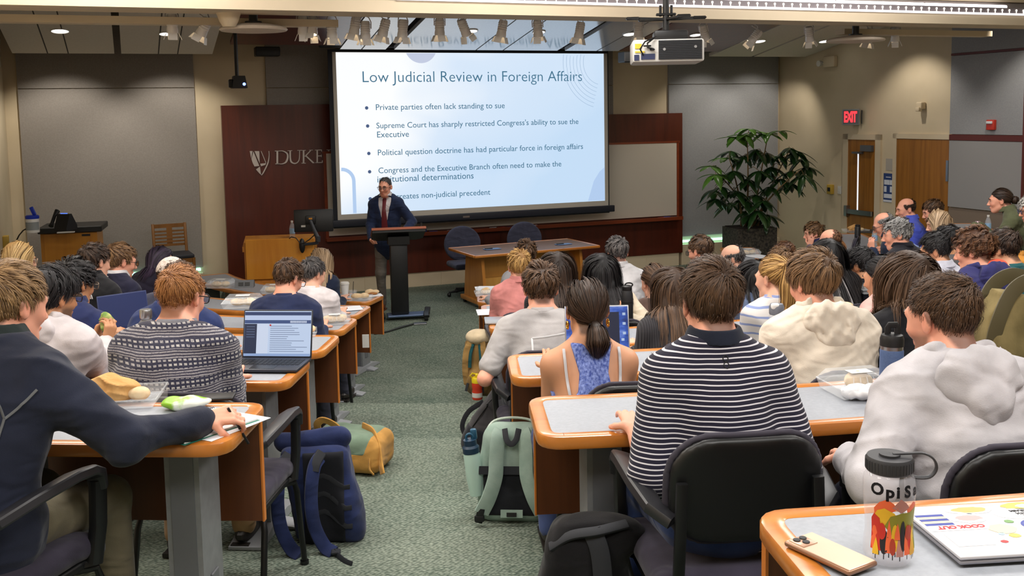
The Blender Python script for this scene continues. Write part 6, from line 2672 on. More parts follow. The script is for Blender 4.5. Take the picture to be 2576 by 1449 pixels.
p.shirt = sdf_obj('knit_top', _knit, p.hip - .26, p.nb + .24, .006, M_blueknit, p.t)
sdf_obj('camisole', lambda P_: smax(p.torso(P_, .005), ((P_ - p.mid.astype(F4)) @ p.R2.astype(F4))[:, 2] + .035, .006), p.hip - .26, p.nb + .24, .0075, WHITE_C, p.t)
p.garment = lambda P_: p.torso(P_, .002)
for s in (-1, 1):
    surface_line('camisole_strap', p, [p.mid + p.R2 @ np.array([s * x, -.1, z]) for x, z in ((.108, .212), (.108, .18), (.104, .1), (.092, .0), (.082, -.04))], (0, 1, -.12), .011, WHITE_C, p.t)
    mb = MB()
    c_ = p.hd + p.Rh @ np.array([s * .083, -.012, -.052])
    mb.tube([c_ + p.Rh @ np.array([0, .014 * math.cos(a), .015 * math.sin(a)]) for a in np.linspace(0, 2 * PI, 17)], .0036, 8, caps=False)
    obj('hoop_earring', mb, mat('gold', C(214, 164, 72), .25, 1), p.t)
p = P('R5', 'man with messy brown hair in grey T-shirt with white back print', 1358, 662, 5.15, 'tee', C(166, 162, 162), 'short', 'brown', skin='pink', hlen=.09, th=.019, messy=.5, curl=.004, hp=14, w=1.04, sleeve=.37, legs=C(30, 34, 50), arms={'L': {'to': (-.22, .2, .70), 'hint': (-.5, -.4, -.9)}})
M_prt = mat('white_print', C(222, 222, 224), .8)
surface_line('shirt_print', p, [p.mid + p.R2 @ np.array([x, -.1, .105 + .1 * (x + .055) ]) for x in (-.07, .0, .06, .13)], (0, 1, 0), .010, M_prt, p.shirt)
surface_line('shirt_print', p, [p.mid + p.R2 @ np.array([-.07, -.1, z]) for z in (.105, .06, .02, -.03)], (0, 1, 0), .010, M_prt, p.shirt)
P('R12', 'person with long dark brown hair in charcoal ribbed top with collar', 1692, 669, 5.3, 'polo', M_rib_v, 'long', 'brown', skin='fair', hlen=.2, th=.014, w=.92, hy=-10)
P('R8', 'person with long dark centre-parted hair in black ribbed sweater', 1400, 631, 6.35, 'sweater', M_rib_h, 'wavy', 'dkbrown', skin='fair', hlen=.2, th=.018, curl=.004, w=.9)
P('R9', 'person with long straight black hair in cream cardigan holding up a black bottle', 1510, 636, 6.6, 'sweater', C(214, 200, 178), 'long', 'black', skin='tan', hlen=.24, th=.016, w=.88, arms={'R': {'to': at(1568, 797, 6.36), 'world': True, 'f': (.25, .45, .85), 'n': (-.2, .9, -.3), 'curl': .75, 'thumb': .2, 'hint': (.6, -.5, -.6)}})
P('R6', 'person with short blond bob in dusty pink shirt', 1304, 628, 7.35, 'shirt', C(190, 122, 118), 'crop', 'honey', skin='pink', hlen=.09, th=.020, w=.98, hy=6)
P('R7', 'person with wavy brown hair in grey top beside the papers at the front right desk', 1322, 604, 9.0, 'sweater', C(140, 140, 144), 'short', 'brown', skin='fair', hlen=.07, th=.026, messy=.4, curl=.006, dyaw=0, arms={'L': {'to': (-.34, .3, .78)}})
P('R10', 'man with thick greying black hair and glasses in pale grey shirt', 1550, 595, 8.5, 'shirt', C(186, 184, 186), 'short', 'salt', skin='pink', hlen=.06, th=.018, messy=.35, hy=14, face=True, glasses=C(40, 36, 40), w=1.02, dyaw=-14)
P('R11', 'person with low brown bun and brown top behind the black bottle', 1642, 664, 6.9, 'sweater', C(92, 72, 64), 'bun', 'brown', skin='fair', th=.012, w=.86, hy=8, extra={'tie': (.01, -.118, -.01), 'bun_r': .036})
P('R13', 'man with short brown hair, beard and round glasses facing the screen', 1758, 591, 7.7, 'shirt', C(44, 44, 54), 'short', 'brown', skin='pink', hlen=.045, th=.016, hy=24, face=True, beard=.8, glasses=C(60, 46, 40))
P('R14', 'balding man in profile with thin glasses at the desk below the plant', 1836, 615, 8.3, 'sweater', C(36, 36, 44), 'recede', 'salt', skin='fair', hlen=.025, th=.007, messy=.1, bald=.9, hy=52, face=True, glasses=C(70, 66, 66))
P('R15', 'person with long black hair streaked blond and denim collar', 1890, 652, 7.3, 'shirt', C(96, 110, 140), 'long', 'black', skin='tan', hlen=.24, th=.014, w=.86)
p = P('R16', 'person with high blond ponytail in blue and white striped sweater', 1945, 643, 5.55, 'sweater', M_strp, 'pony', 'honey', skin='fair', w=.9, th=.012, hy=26, hp=6, face=True, extra={'tie': (.0, -.10, .075), 'tail': [(-.04, -.15, .07), (-.085, -.16, -.03), (-.09, -.15, -.13), (-.11, -.13, -.22)], 'tail_r': [.016, .036, .05, .045, .015]})
P('R17', 'person with long sleek black hair in white T-shirt', 2076, 599, 6.6, 'tee', C(204, 198, 198), 'long', 'black', skin='olive', hlen=.34, th=.014, w=.9, sleeve=.45, hy=6)
P('R18', 'person with thinning reddish-brown hair behind the blond ponytail', 1968, 607, 8.95, 'sweater', C(60, 60, 74), 'recede', 'auburn', skin='pink', hlen=.03, th=.010, hy=10, row_floor=TIER)
P('R19', 'person with short wavy light brown hair just behind the blond ponytail', 1957, 622, 7.9, 'sweater', C(72, 66, 62), 'short', 'ltbrown', skin='pink', hlen=.05, th=.018, messy=.4, row_floor=TIER)
P('R20', 'person with curly reddish hair resting a cheek on one hand with a blue watch', 2046, 558, 11.6, 'polo', C(42, 48, 88), 'curly', 'ltbrown', skin='pink', hlen=.06, th=.024, curl=.008, hy=18, hp=6, lean=22, face=True, arms={'R': {'to': (.02, .30, .0)}, 'L': {'to': (-.085, .075, -.135), 'head': True, 'f': (.1, -.1, 1), 'n': (1, -.2, .1), 'curl': .3, 'hint': (-.6, .3, -1)}})
P('R21', 'bald man from behind in white shirt next to the desk with the plant', 2084, 576, 8.9, 'shirt', C(206, 204, 214), 'recede', 'auburn', skin='pink', hlen=.02, th=.006, bald=.95, hy=10)
P('R22', 'man with thick black hair in black shirt right of the white T-shirt', 2157, 621, 6.7, 'tee', C(24, 24, 32), 'short', 'black', skin='olive', hlen=.055, th=.02, hy=24, face=True, sleeve=.45)
P('R23', 'person with loose dark hair in pale pink top with gold bracelet eating a sandwich', 2212, 642, 5.3, 'shirt', C(214, 160, 152), 'updo', 'black', skin='tan', w=.9, th=.016, hy=20, lean=20, hunch=22, face=True, arms={'L': {'to': at(2128, 812, 5.15), 'world': True, 'f': (-.3, .7, .5), 'n': (.6, .5, -.2), 'curl': .6}, 'R': {'to': at(2150, 815, 5.25), 'world': True, 'f': (-.3, .8, .4), 'n': (-.6, .4, -.2), 'curl': .6}})
P('R24', 'person with long wavy ash-brown hair in black sweater beside the blue flask', 2275, 628, 4.25, 'sweater', C(28, 28, 32), 'wavy', 'brown', skin='fair', hlen=.2, th=.022, curl=.014, messy=.5, w=.94, hy=14, hp=10)
P('R25', 'man with thick curly grey hair in black collared shirt', 2255, 547, 8.2, 'polo', C(26, 26, 34), 'curly', 'grey', skin='pink', hlen=.06, th=.018, curl=.006, hy=38, hp=8, face=True, dyaw=0, row_floor=2 * TIER, sc=1.06)
P('R26', 'bald man with glasses and dark jacket holding up both hands over his lunch', 2213, 536, 10.0, 'blazer', C(38, 46, 66), 'recede', 'grey', skin='pink', hlen=.012, th=.006, bald=.55, hy=20, hp=24, lean=18, face=True, glasses=C(70, 60, 56),
  arms={'L': {'to': (-.05, .2, -.19), 'head': True, 'f': (.1, .2, 1), 'n': (.8, -.3, 0), 'curl': .7}, 'R': {'to': (.05, .26, -.26), 'head': True, 'f': (-.2, .5, .6), 'n': (-.8, -.3, -.2), 'curl': .7}})
P('R27', 'balding man in bright blue shirt in front of the second wooden door', 2277, 498, 11.0, 'shirt', C(76, 90, 190), 'recede', 'dkbrown', skin='pink', hlen=.02, th=.008, bald=.75, hy=24, hp=10, face=True, bulk=1.06)
P('R28', 'man with brown hair and grey beard in light blue shirt', 2342, 502, 10.7, 'shirt', C(150, 168, 214), 'short', 'brown', skin='pink', hlen=.05, th=.018, hy=22, face=True, beard=.55, hp=14)
P('R29', 'person with chin-length pale blond hair in front of the wooden door', 2357, 528, 9.4, 'shirt', C(120, 140, 196), 'bob', 'strawb', skin='fair', hlen=.13, th=.02, hy=30, face=True, hp=12, w=.92)
P('R30', 'man with neat black hair in white shirt', 2348, 584, 7.0, 'shirt', C(204, 204, 218), 'short', 'black', skin='tan', hlen=.05, th=.017, hy=30, face=True, row_floor=2 * TIER)
P('R31', 'person with black hair in dark grey sweater partly hidden', 2380, 566, 8.1, 'sweater', C(86, 84, 86), 'short', 'black', skin='olive', hlen=.05, th=.018, hy=10)
P('R32', 'person with thick curly auburn hair in navy hoodie lined orange, fist at chin', 2447, 572, 5.55, 'hoodie', C(46, 46, 94), 'curly', 'auburn', skin='pink', hlen=.065, th=.022, curl=.009, messy=.5, hy=26, hp=10, face=True, arms={'L': {'to': (-.075, .115, -.2), 'head': True, 'f': (.25, -.05, 1), 'n': (.6, -.8, .1), 'curl': 1.5, 'hint': (-.6, .3, -1)}})
_q = PPL['R32']
sdf_obj('hood_lining', lambda P_: ell((P_ - _q.nb.astype(F4)) @ _q.R2.astype(F4), (.06, -.05, .03), (.08, .06, .045)), _q.nb - .2, _q.nb + .2, .01, fabric('orange_lining', C(214, 84, 58)), _q.t)
P('R33', 'person with short dark brown hair in teal T-shirt near the right edge', 2517, 574, 6.6, 'tee', C(36, 84, 88), 'short', 'dkbrown', skin='tan', hlen=.045, th=.016, hy=10, w=1.04, sleeve=.5)
P('R34', 'woman in profile with dark bun and olive shirt seated by the grey board', 2517, 474, 10.1, 'shirt', C(92, 96, 70), 'bun', 'dkbrown', skin='pink', th=.008, w=.86, hy=8, hp=4, lean=20, hunch=18, face=True, extra={'tie': (0, -.118, .0), 'bun_r': .04},
  arms={'L': {'to': at(2452, 566, 9.95), 'world': True, 'f': (-.95, .1, -.1), 'n': (0, 0, -1), 'curl': .6}, 'R': {'to': at(2466, 566, 10.2), 'world': True, 'f': (-.95, 0, -.1), 'n': (0, 0, -1), 'curl': .6}})
p = P('R35', 'person with curly white hair, glasses and orange jacket cut off by the right edge', 2592, 490, 9.2, 'jacket', C(206, 142, 62), 'curly', 'white', skin='pink', hlen=.05, th=.02, curl=.008, hy=30, face=True, glasses=C(30, 30, 34), w=.95)
mb = MB()
mb.tube([p.nb + p.R2 @ np.array([.085 * math.sin(a), .02 + .085 * math.cos(a), .03 - .02 * math.cos(a)]) for a in np.linspace(0, 2 * PI, 17)], 1, 10, flat=(.05, .035), caps=False)
mb.tube([p.nb + p.R2 @ np.array(q) for q in ((-.03, .1, .0), (-.05, .14, -.1), (-.06, .15, -.24))], 1, 10, flat=(.09, .03))
obj('scarf', mb, fabric('pale_scarf', C(198, 170, 160)), p.t)

# ---------------------------------------------------------------- the speaker
p = P('S', 'man speaking in navy blazer, white shirt and maroon tie behind the slim lectern', 968, 446, 12.62, 'blazer', C(32, 44, 74), 'recede', 'salt', skin='pink', hlen=.014, th=.005, messy=.05, yaw=172, hy=-6, hp=4, lean=4, hunch=6, stand=True, chair=False, face=True, glasses=C(120, 96, 80), vcut=True, w=.94, bulk=1.03, row_floor=0,
      legs=C(112, 106, 100), shoes=C(120, 62, 30), mcol=WHITE_C,
      arms={'R': {'to': at(934, 602, 12.42), 'world': True, 'f': (-.25, .75, -.25), 'n': (-.6, .1, .4), 'curl': 1.0, 'hint': (.5, -.7, -.6)}, 'L': {'to': at(1018, 582, 12.42), 'world': True, 'hint': (-.6, -.6, -.5), 'curl': .4}})
sdf_obj('dress_shirt', lambda P_: smax(p.torso(P_, .014), np.abs(P_[:, 0]) - .11, .01), p.hip - .2, p.nb + .12, .009, WHITE_C, p.t)
p.garment = lambda P_: p.torso(P_, .016)
_tie = [p.nb + np.array([0, 0, z]) for z in (.0, -.015)] + [p.mid + p.R2 @ np.array([0, 0, z]) for z in (.16, .1, 0, -.1, -.16)]
q = on_surface(p.garment, np.array(_tie), (0, -1, 0), lift=.006)
mb = MB()
mb.tube(list(q), [.55, .7, .6, .8, 1.0, 1.15, .9], 8, flat=(.075, .012), up=(0, 1, 0))
obj('necktie', mb, mat('maroon_silk', C(104, 34, 44), .4), p.t)
# ================================================================ THINGS ON DESKS AND FLOOR
M_clear = mat('clear_plastic', C(236, 240, 244), .12, 0, .6)
_n = NT(M_clear)
_n.b.inputs['Alpha'].default_value = .22
M_clear2 = mat('clear_bottle', C(226, 232, 240), .06, 0, .7)
NT(M_clear2).b.inputs['Alpha'].default_value = .26
M_bread = varied('wrap_bread', C(214, 182, 138), C(232, 208, 170), 18, .8, bump=(60, .3, .004))
M_crust = varied('brown_filling', C(128, 78, 44), C(168, 112, 60), 26, .8)
M_paperbag = varied('brown_deli_paper', C(196, 146, 84), C(216, 170, 110), 14, .8, bump=(24, .6, .02))
M_napkin = varied('white_paper', C(222, 222, 224), C(232, 232, 234), 10, .8, bump=(18, .4, .01))
M_navyb = fabric('navy_pack_cloth', C(34, 44, 82), var=.3)
M_webb = mat('dark_webbing', C(34, 36, 42), .8)


def top_of(row):
    return TIER * row + DH


def put(o, px, py, row, dz=.001):
    p = atz(px, py, top_of(row) + dz)
    o.location = p
    return p


def lump(P, c, r, seed, amp=.006, fr=40):
    return ell(P, c, r) + amp * waves(P, seed, fr, 4)


def food_box(px, py, row, label, w=.2, d=.15, hgt=.07, rot=0, fill='wrap', lid=True, open_=False, group='clear plastic lunch boxes'):
    t = thing('lunch_box', label, 'lunch box', atz(px, py, top_of(row) + .001), rot, group)
    mb = MB()
    a, b = w / 2, d / 2
    for x0, x1, y0, y1, z0, z1 in ((-a, a, -b, b, 0, .002),):
        mb.box(((x0 + x1) / 2, (y0 + y1) / 2, .001), (x1 - x0, y1 - y0, .002))
    h1 = hgt * .5
    q = 1.1
    for s in (-1, 1):
        mb.add([(s * a, -b, 0), (s * a, b, 0), (s * a * q, b * q, h1), (s * a * q, -b * q, h1)], [(0, 1, 2, 3)])
        mb.add([(-a, s * b, 0), (a, s * b, 0), (a * q, s * b * q, h1), (-a * q, s * b * q, h1)], [(0, 1, 2, 3)])
    mb.tube([(-a * q, -b * q, h1), (a * q, -b * q, h1), (a * q, b * q, h1), (-a * q, b * q, h1), (-a * q, -b * q, h1)], .003, 6)
    obj('tray', mb, M_clear, t)
    if lid:
        mb = MB()
        z0, z1 = h1 + .002, hgt
        k = .86
        if open_:
            R_ = rx(-1.9)
            off = np.array([0, b * q, h1])
            T_ = lambda p: off + (np.array(p) - np.array([0, -b * q * 0, 0])) @ R_.T
            vs = [(-a * q, 0, 0), (a * q, 0, 0), (a * q, d * q, 0), (-a * q, d * q, 0), (-a * k, .01, .03), (a * k, .01, .03), (a * k, d, .03), (-a * k, d, .03)]
            mb.add([T_(v) for v in vs], [(4, 5, 6, 7), (0, 1, 5, 4), (1, 2, 6, 5), (2, 3, 7, 6), (3, 0, 4, 7)])
        else:
            vs = [(-a * q, -b * q, z0), (a * q, -b * q, z0), (a * q, b * q, z0), (-a * q, b * q, z0), (-a * k, -b * k, z1), (a * k, -b * k, z1), (a * k, b * k, z1), (-a * k, b * k, z1)]
            mb.add(vs, [(4, 5, 6, 7), (0, 1, 5, 4), (1, 2, 6, 5), (2, 3, 7, 6), (3, 0, 4, 7)])
            for u in np.linspace(-.7, .7, 6):
                mb.tube([(a * u, -b * q, z0), (a * u * k, -b * k, z1)], .002, 5)
        l_ = obj('lid', mb, M_clear, t)
        if not open_:
            mb = MB()
            mb.box((0, 0, z1 + .0015), (w * .4, d * .3, .001))
            obj('lid_label', mb, M_wht2, l_)
    sd = int(px + py)
    if fill == 'wrap':
        sdf_obj('sandwich', lambda P: smin(lump(P, (-.035, 0, .03), (.055, .035, .028), sd, .004), lump(P, (.045, .01, .03), (.045, .036, .028), sd + 1, .004), .01), (-.12, -.08, -.005), (.12, .08, .08), .006, M_bread, t)
    elif fill == 'paper':
        sdf_obj('deli_paper', lambda P: lump(P, (-.02, 0, .045), (.085, .055, .05), sd, .010, 40) + .022 * (np.abs(waves(P, sd + 2, 48, 4)) - .4), (-.14, -.09, -.03), (.12, .09, .14), .0045, M_paperbag, t)
        sdf_obj('bread_half', lambda P: lump(P, (.07, -.02, .03), (.04, .03, .025), sd, .004), (.0, -.08, -.01), (.14, .06, .08), .006, M_bread, t)
    elif fill == 'half':
        sdf_obj('bread_half', lambda P: lump(P, (0, 0, .04), (.05, .04, .035), sd, .006), (-.08, -.08, -.01), (.08, .08, .1), .006, M_bread, t)
    return t


def bottle(name, label, loc, body, neck_m, capm, prof, cap_prof, label_band=None, cat='bottle', extra=None, rot=0, R=None):
    t = thing(name, label, cat, loc, rot, None, R)
    mb = MB()
    mb.lathe(prof, n=28)
    obj('bottle_body', mb, body, t)
    mb = MB()
    mb.lathe(cap_prof, n=24)
    obj('bottle_cap', mb, capm, t)
    if label_band:
        r, z0, z1, m = label_band
        mb = MB()
        mb.lathe([(r, z0), (r, z1)], n=28)
        obj('paper_label', mb, m, t)
    return t


PROF_W = [(.001, 0), (.03, 0), (.033, .008), (.033, .12), (.03, .145), (.02, .175), (.013, .19), (.013, .2)]
M_lblblue = mat('label_blue', C(150, 190, 226), .5)


def water_bottle(loc, label):
    return bottle('water_bottle', label, loc, M_clear2, None, M_white, PROF_W, [(.001, .215), (.0145, .215), (.0145, .195), (.001, .195)], (.0335, .06, .12, M_lblblue))


p = at(732, 598, 11.9)
water_bottle((p[0], 11.98, 1.052), 'clear water bottle standing on the oak podium')
p = atz(2485, 588, top_of(2))
water_bottle(p, 'clear water bottle with pale blue label in front of the woman in olive')
t = thing('drink_can', 'silver drink can next to the water bottle of the woman in olive', 'can', atz(2459, 582, top_of(2)))
mb = MB()
mb.lathe([(.001, .002), (.024, 0), (.033, .012), (.033, .105), (.027, .12), (.001, .118)], n=24)
obj('can_body', mb, mat('can_silver', C(206, 176, 184), .3, .6), t)
mb = MB()
mb.lathe([(.0334, .03), (.0334, .09)], n=24, a0=PI, a1=1.8 * PI)
obj('can_print', mb, mat('can_print', C(190, 110, 120), .4), t)
water_bottle(atz(2200, 617, top_of(1)), 'clear water bottle among the lunch of the bald man with glasses')

M_flask_g = varied('grey_flask_coat', C(124, 124, 128), C(132, 132, 136), 200, .5)
PROF_F = [(.001, 0), (.036, 0), (.038, .004), (.038, .165), (.034, .18), (.025, .192), (.024, .2)]
bottle('steel_flask', 'grey insulated flask with steel collar on the desk left of the ginger-haired man', atz(373, 905, top_of(4)), M_flask_g, None, M_steel, PROF_F, [(.024, .196), (.027, .2), (.029, .205), (.029, .235), (.026, .243), (.001, .243)])
t = bottle('insulated_flask', 'slate blue flask with black loop lid beside the man in the grey hoodie', atz(2241, 1004, top_of(5)), varied('slate_blue_coat', C(72, 92, 132), C(80, 100, 140), 200, .5), None, M_black, [(.001, 0), (.036, 0), (.038, .004), (.038, .165), (.036, .17)], [(.0385, .182), (.0385, .205), (.034, .218), (.015, .224), (.001, .224)])
mb = MB()
mb.lathe([(.036, .168), (.0365, .184)], n=28)
obj('steel_collar', mb, M_steel, t)
mb = MB()
mb.tube([(-.016, -.004, .214), (-.016, -.004, .243), (-.012, -.004, .252), (.012, -.004, .252), (.016, -.004, .243), (.016, -.004, .214)], 1, 10, flat=(.02, .008), up=(0, 1, 0))
obj('carry_loop', mb, M_black, t)
_bp = at(1578, 815, 6.28)
t = bottle('drink_bottle', 'matt black bottle with ring lid held up behind the laptop', _bp, mat('matt_black_coat', C(30, 31, 34), .5), None, M_black, [(.001, 0), (.036, 0), (.0385, .006), (.0385, .17), (.036, .2), (.03, .222)], [(.03, .218), (.032, .222), (.032, .245), (.02, .252), (.001, .252)])
mb = MB()
mb.tube([(.012 + .024 * math.cos(a), .0, .255 + .012 * math.sin(a)) for a in np.linspace(0, 2 * PI, 17)], .005, 8, caps=False)
obj('lid_ring', mb, M_black, t)
mb = MB()
mb.lathe([(.0388, .142), (.0392, .144), (.0388, .147)], n=28)
obj('seam_line', mb, M_blackm, t)
t = bottle('drink_bottle', 'clear bottle with grey and white flip lid in front of the cream jacket', atz(1953, 862, top_of(4)), M_clear2, None, mat('lid_grey', C(112, 116, 126), .4), [(.001, 0), (.034, 0), (.036, .006), (.036, .13), (.033, .145)], [(.034, .14), (.036, .146), (.036, .178), (.03, .192), (.001, .194)])
mb = MB()
mb.rbox((-.012, -.018, .183), (.04, .03, .03), .01, 3)
obj('flip_tab', mb, M_white, t)
t = thing('coffee_cup', 'white paper coffee cup with lid on the front left desk', 'cup', atz(868, 741, top_of(0)))
mb = MB()
mb.lathe([(.001, 0), (.032, 0), (.044, .11), (.001, .11)], n=24)
obj('cup_body', mb, M_white, t)
mb = MB()
mb.lathe([(.047, .106), (.047, .114), (.042, .122), (.040, .128), (.001, .126)], n=24)
obj('cup_lid', mb, M_wht2, t)
t = thing('drink_cup', 'clear cup with straw beside the white coffee cup', 'cup', atz(888, 748, top_of(0)))
mb = MB()
mb.lathe([(.001, 0), (.03, 0), (.042, .07), (.04, .07)], n=20)
obj('cup_body', mb, M_clear, t)
mb = MB()
mb.cyl((0, 0, .01), (.01, .0, .16), .003, n=8)
obj('straw', mb, M_black, t)
t = bottle('insulated_flask', 'black flask standing by the bald man with glasses', atz(2157, 612, top_of(1)), M_black, None, M_black, [(.001, 0), (.035, 0), (.035, .19), (.03, .2)], [(.03, .198), (.03, .225), (.001, .23)])

food_box(300, 1010, 5, 'open lunch box with brown deli paper on the near left desk', .26, .2, .06, .15, 'paper', True, True)
food_box(612, 770, 3, 'closed lunch box with bread on the left desk in front of the orange-collared jacket', .24, .18, .075, .1)
food_box(556, 722, 1, 'closed lunch box beside the grey power box on the left desk', .22, .17, .075, -.1)
food_box(690, 736, 1, 'closed lunch box right of the grey power box', .2, .17, .075, .05)
food_box(842, 812, 2, 'lunch box with crumpled wrappers in front of the white top', .2, .15, .06, .2)
food_box(757, 842, 3, 'open lunch box with torn bread on the left desk behind the laptop', .17, .14, .05, .2, 'wrap', False)
food_box(906, 752, 0, 'lunch box with half-eaten sandwich on the front left desk', .22, .16, .05, .1, 'wrap', False)
food_box(2160, 985, 5, 'lunch box with white napkins on the desk left of the grey hoodie', .2, .16, .07, .2, 'half')
food_box(1884, 640, 0, 'lunch box with bread on the curved desk below the plant', .22, .17, .07, .2)
food_box(2192, 735, 3, 'small clear lunch box in front of the pale pink top', .17, .13, .06, .1, 'half')
food_box(2152, 583, 1, 'lunch box with brown paper at the end of the curved desk', .26, .2, .06, .2, 'paper', False)
food_box(1222, 742, 0, 'clear box and plastic wrap beside the papers on the front right desk', .2, .16, .06, .1, 'half')

t = thing('power_box', 'grey desktop power box between two lunch boxes', 'power outlet', atz(616, 722, top_of(1)), .1)
mb = MB()
mb.prism([(-.05, 0), (.05, 0), (.03, .06), (-.01, .07)], (-.09, 0, 0), (0, 1, 0), (0, 0, 1), (1, 0, 0), .18)
obj('housing', mb, M_legd, t)
mb = MB()
mb.box((-.03, -.036, .035), (.045, .006, .035), rx(-.4))
mb.box((.03, -.036, .035), (.045, .006, .035), rx(-.4))
obj('outlet', mb, M_black, t)


def sandwich(px, py, row, label, s=1.0, dz=.0):
    t = thing('sandwich', label, 'sandwich', atz(px, py, top_of(row) + dz))
    sdf_obj('bread', lambda P: smin(lump(P, (-.03, 0, .03), (.045 * s, .035, .025), int(px), .004), lump(P, (.035, .01, .028), (.04 * s, .03, .022), int(py), .004), .012), (-.1, -.07, -.01), (.1, .07, .07), .006, M_bread, t)
    sdf_obj('filling', lambda P: lump(P, (0, -.02, .015), (.06 * s, .02, .013), int(px) + 3, .004), (-.09, -.07, -.02), (.09, .05, .05), .006, M_crust, t)
    return t


sandwich(936, 741, 0, 'piece of bread on white paper at the aisle end of the front left desk')
_sw = sandwich(2130, 795, 4, 'sandwich held by the person in pale pink', 1.0, .06)


def between_hands(k):
    q = PPL[k]
    a = sum((q.A[s][2] + nrm(q.A[s][4]) * .10 + nrm(q.A[s][5]) * .02) for s in 'LR') / 2
    return np.array(q.t.matrix_basis @ Vector(tuple(map(float, a))))


_sw.location = between_hands('R23')
t = thing('lettuce_wrap', 'green lettuce wrap held by the person in the pale grey hoodie', 'sandwich', between_hands('L2'))
sdf_obj('leaf_wrap', lambda P: lump(P, (0, 0, .0), (.032, .028, .055), 5, .008, 60), (-.06, -.06, -.08), (.06, .06, .08), .005, varied('lettuce', C(96, 128, 52), C(186, 184, 112), 26, .7), t)

# white trays, papers, notebook
def sheet(name, label, px, py, row, w, d, rot, m, cat, dz=.001, th=.002, curl=.0):
    mb = MB()
    mb.rbox((0, 0, th / 2), (w, d, th), min(.001, th * .4), 1)
    o = obj(name, mb, m)
    o.location = atz(px, py, top_of(row) + dz)
    o.rotation_euler = (0, 0, rot)
    return tag(o, label, cat)


M_sheet = mat('white_sheet', C(228, 230, 236), .6)
nb_ = thing('notebook', 'open white spiral notebook with a green edge under the writing hand', 'notebook', atz(505, 1072, top_of(5) + .001), -.62)
mb = MB()
mb.rbox((0, 0, .004), (.215, .28, .007), .001, 1)
obj('page_block', mb, mat('notebook_white', C(240, 240, 242), .6), nb_)
mb = MB()
mb.rbox((.004, -.003, .0006), (.226, .29, .0012), .0004, 1)
obj('cover', mb, mat('notebook_green', C(40, 120, 100), .5), nb_)
mb = MB()
for y in np.arange(-.13, .135, .0085):
    mb.tube([(-.108 + .006 * math.cos(a), y, .005 + .006 * math.sin(a)) for a in np.linspace(0, 2 * PI, 9)], .0009, 4, caps=False)
sp = obj('spiral_binding', mb, M_blackm, nb_)
sp['kind'] = 'stuff'
sheet('paper_sheet', 'loose white sheet under the notebook at the desk corner', 550, 1070, 5, .2, .26, -.5, M_sheet, 'paper', .0)
_pa = PPL['L1'].A['R']
_w = PPL['L1'].t.matrix_basis
pn = [np.array(_w @ Vector(tuple(q))) for q in (_pa[3][2][0] * .5 + _pa[3][2][1] * .5, _pa[3][2][1])]
_wl = lambda v: np.array(_w @ Vector(tuple(map(float, v))))
_tipf = _wl(_pa[3][3][1])
mb = MB()
_ax = nrm((-.35, -.25, .9))
mb.cyl(_tipf - _ax * .045, _tipf + _ax * .095, .0042, n=10)
tag(obj('pen', mb, M_black), 'black pen in the hand of the person in navy fleece', 'pen')
t = thing('snack_wrapper', 'green and white snack wrapper lying on the near left desk', 'wrapper', atz(470, 1025, top_of(5)), .2)
sdf_obj('packet', lambda P: lump(P, (0, 0, .018), (.085, .045, .02), 8, .007, 50), (-.12, -.08, -.02), (.12, .08, .06), .005, varied('wrapper_green', C(140, 190, 50), C(226, 230, 220), 12, .35, lo=.45, hi=.55), t)
t = thing('mobile_phone', 'black phone lying at the far edge of the near left desk', 'phone', atz(535, 1003, top_of(5) + .001), .1)
mb = MB()
mb.rbox((0, 0, .006), (.15, .075, .011), .005, 3)
obj('phone_body', mb, M_black, t)
t = thing('mobile_phone', 'grey phone lying on the desk beside the woman with the ponytail', 'phone', atz(1682, 893, top_of(4) + .001), .12)
mb = MB()
mb.rbox((0, 0, .005), (.15, .072, .009), .004, 3)
obj('phone_body', mb, mat('phone_grey', C(150, 150, 154), .35), t)
mb = MB()
mb.cyl((.03, .02, .0095), (.03, .02, .011), .02, n=18)
obj('grip_disc', mb, M_legd, t)
for i, (dx, dz, m, lab) in enumerate(((0, .001, 'white_sheet', 'lowest'), (.02, .008, 'label_grey', 'middle'), (.01, .016, 'white_sheet', 'topmost'))):
    mm = _mats.get(m) or mat(m, C(196, 198, 206), .6)
    sheet('paper_pad', 'pale paper pad on the front right desk, %s of its stack' % lab, 1232 + dx * 100, 726, 0, .3 - .02 * i, .22, .1 - .1 * i, mm, 'paper pad', dz, .007)
sheet('paper_sheet', 'white paper under the sandwich on the front left desk', 936, 743, 0, .2, .16, .3, M_sheet, 'paper', .0005, .001)
sheet('paper_sheet', 'white paper on the second-row desk beside the pink shirt', 1230, 785, 1, .2, .24, .1, M_sheet, 'paper')
sheet('paper_sheet', 'white paper by the aisle end of the desk with the white-topped person', 880, 776, 1, .2, .2, .3, M_sheet, 'paper')
sheet('paper_sheet', 'white paper on the curved desk below the plant', 1908, 645, 0, .24, .3, .5, M_sheet, 'paper')
mb = MB()
for k in range(4):
    mb.quad((-.02, 0, 0), (.02, 0, 0), (.02, .01, .09), (-.02, .01, .09))
o = one('paper_tag', 'white paper hanging from the leg of the second-row left desk', 'paper', M_wht2, lambda b: b.box(at(920, 858, 8.15), (.055, .01, .11)))
t = thing('napkin', 'crumpled white napkins beside the lunch box near the grey hoodie', 'napkin', atz(2172, 1000, top_of(5)))
sdf_obj('napkin_heap', lambda P: lump(P, (0, 0, .02), (.08, .05, .025), 3, .010, 60), (-.12, -.09, -.02), (.12, .09, .07), .005, M_napkin, t)
t = thing('napkin', 'crumpled napkin on the left desk between the navy jacket and the lunch box', 'napkin', atz(652, 792, top_of(3)))
sdf_obj('napkin_heap', lambda P: lump(P, (0, 0, .02), (.06, .045, .03), 13, .010, 60), (-.1, -.09, -.02), (.1, .09, .07), .006, M_napkin, t)


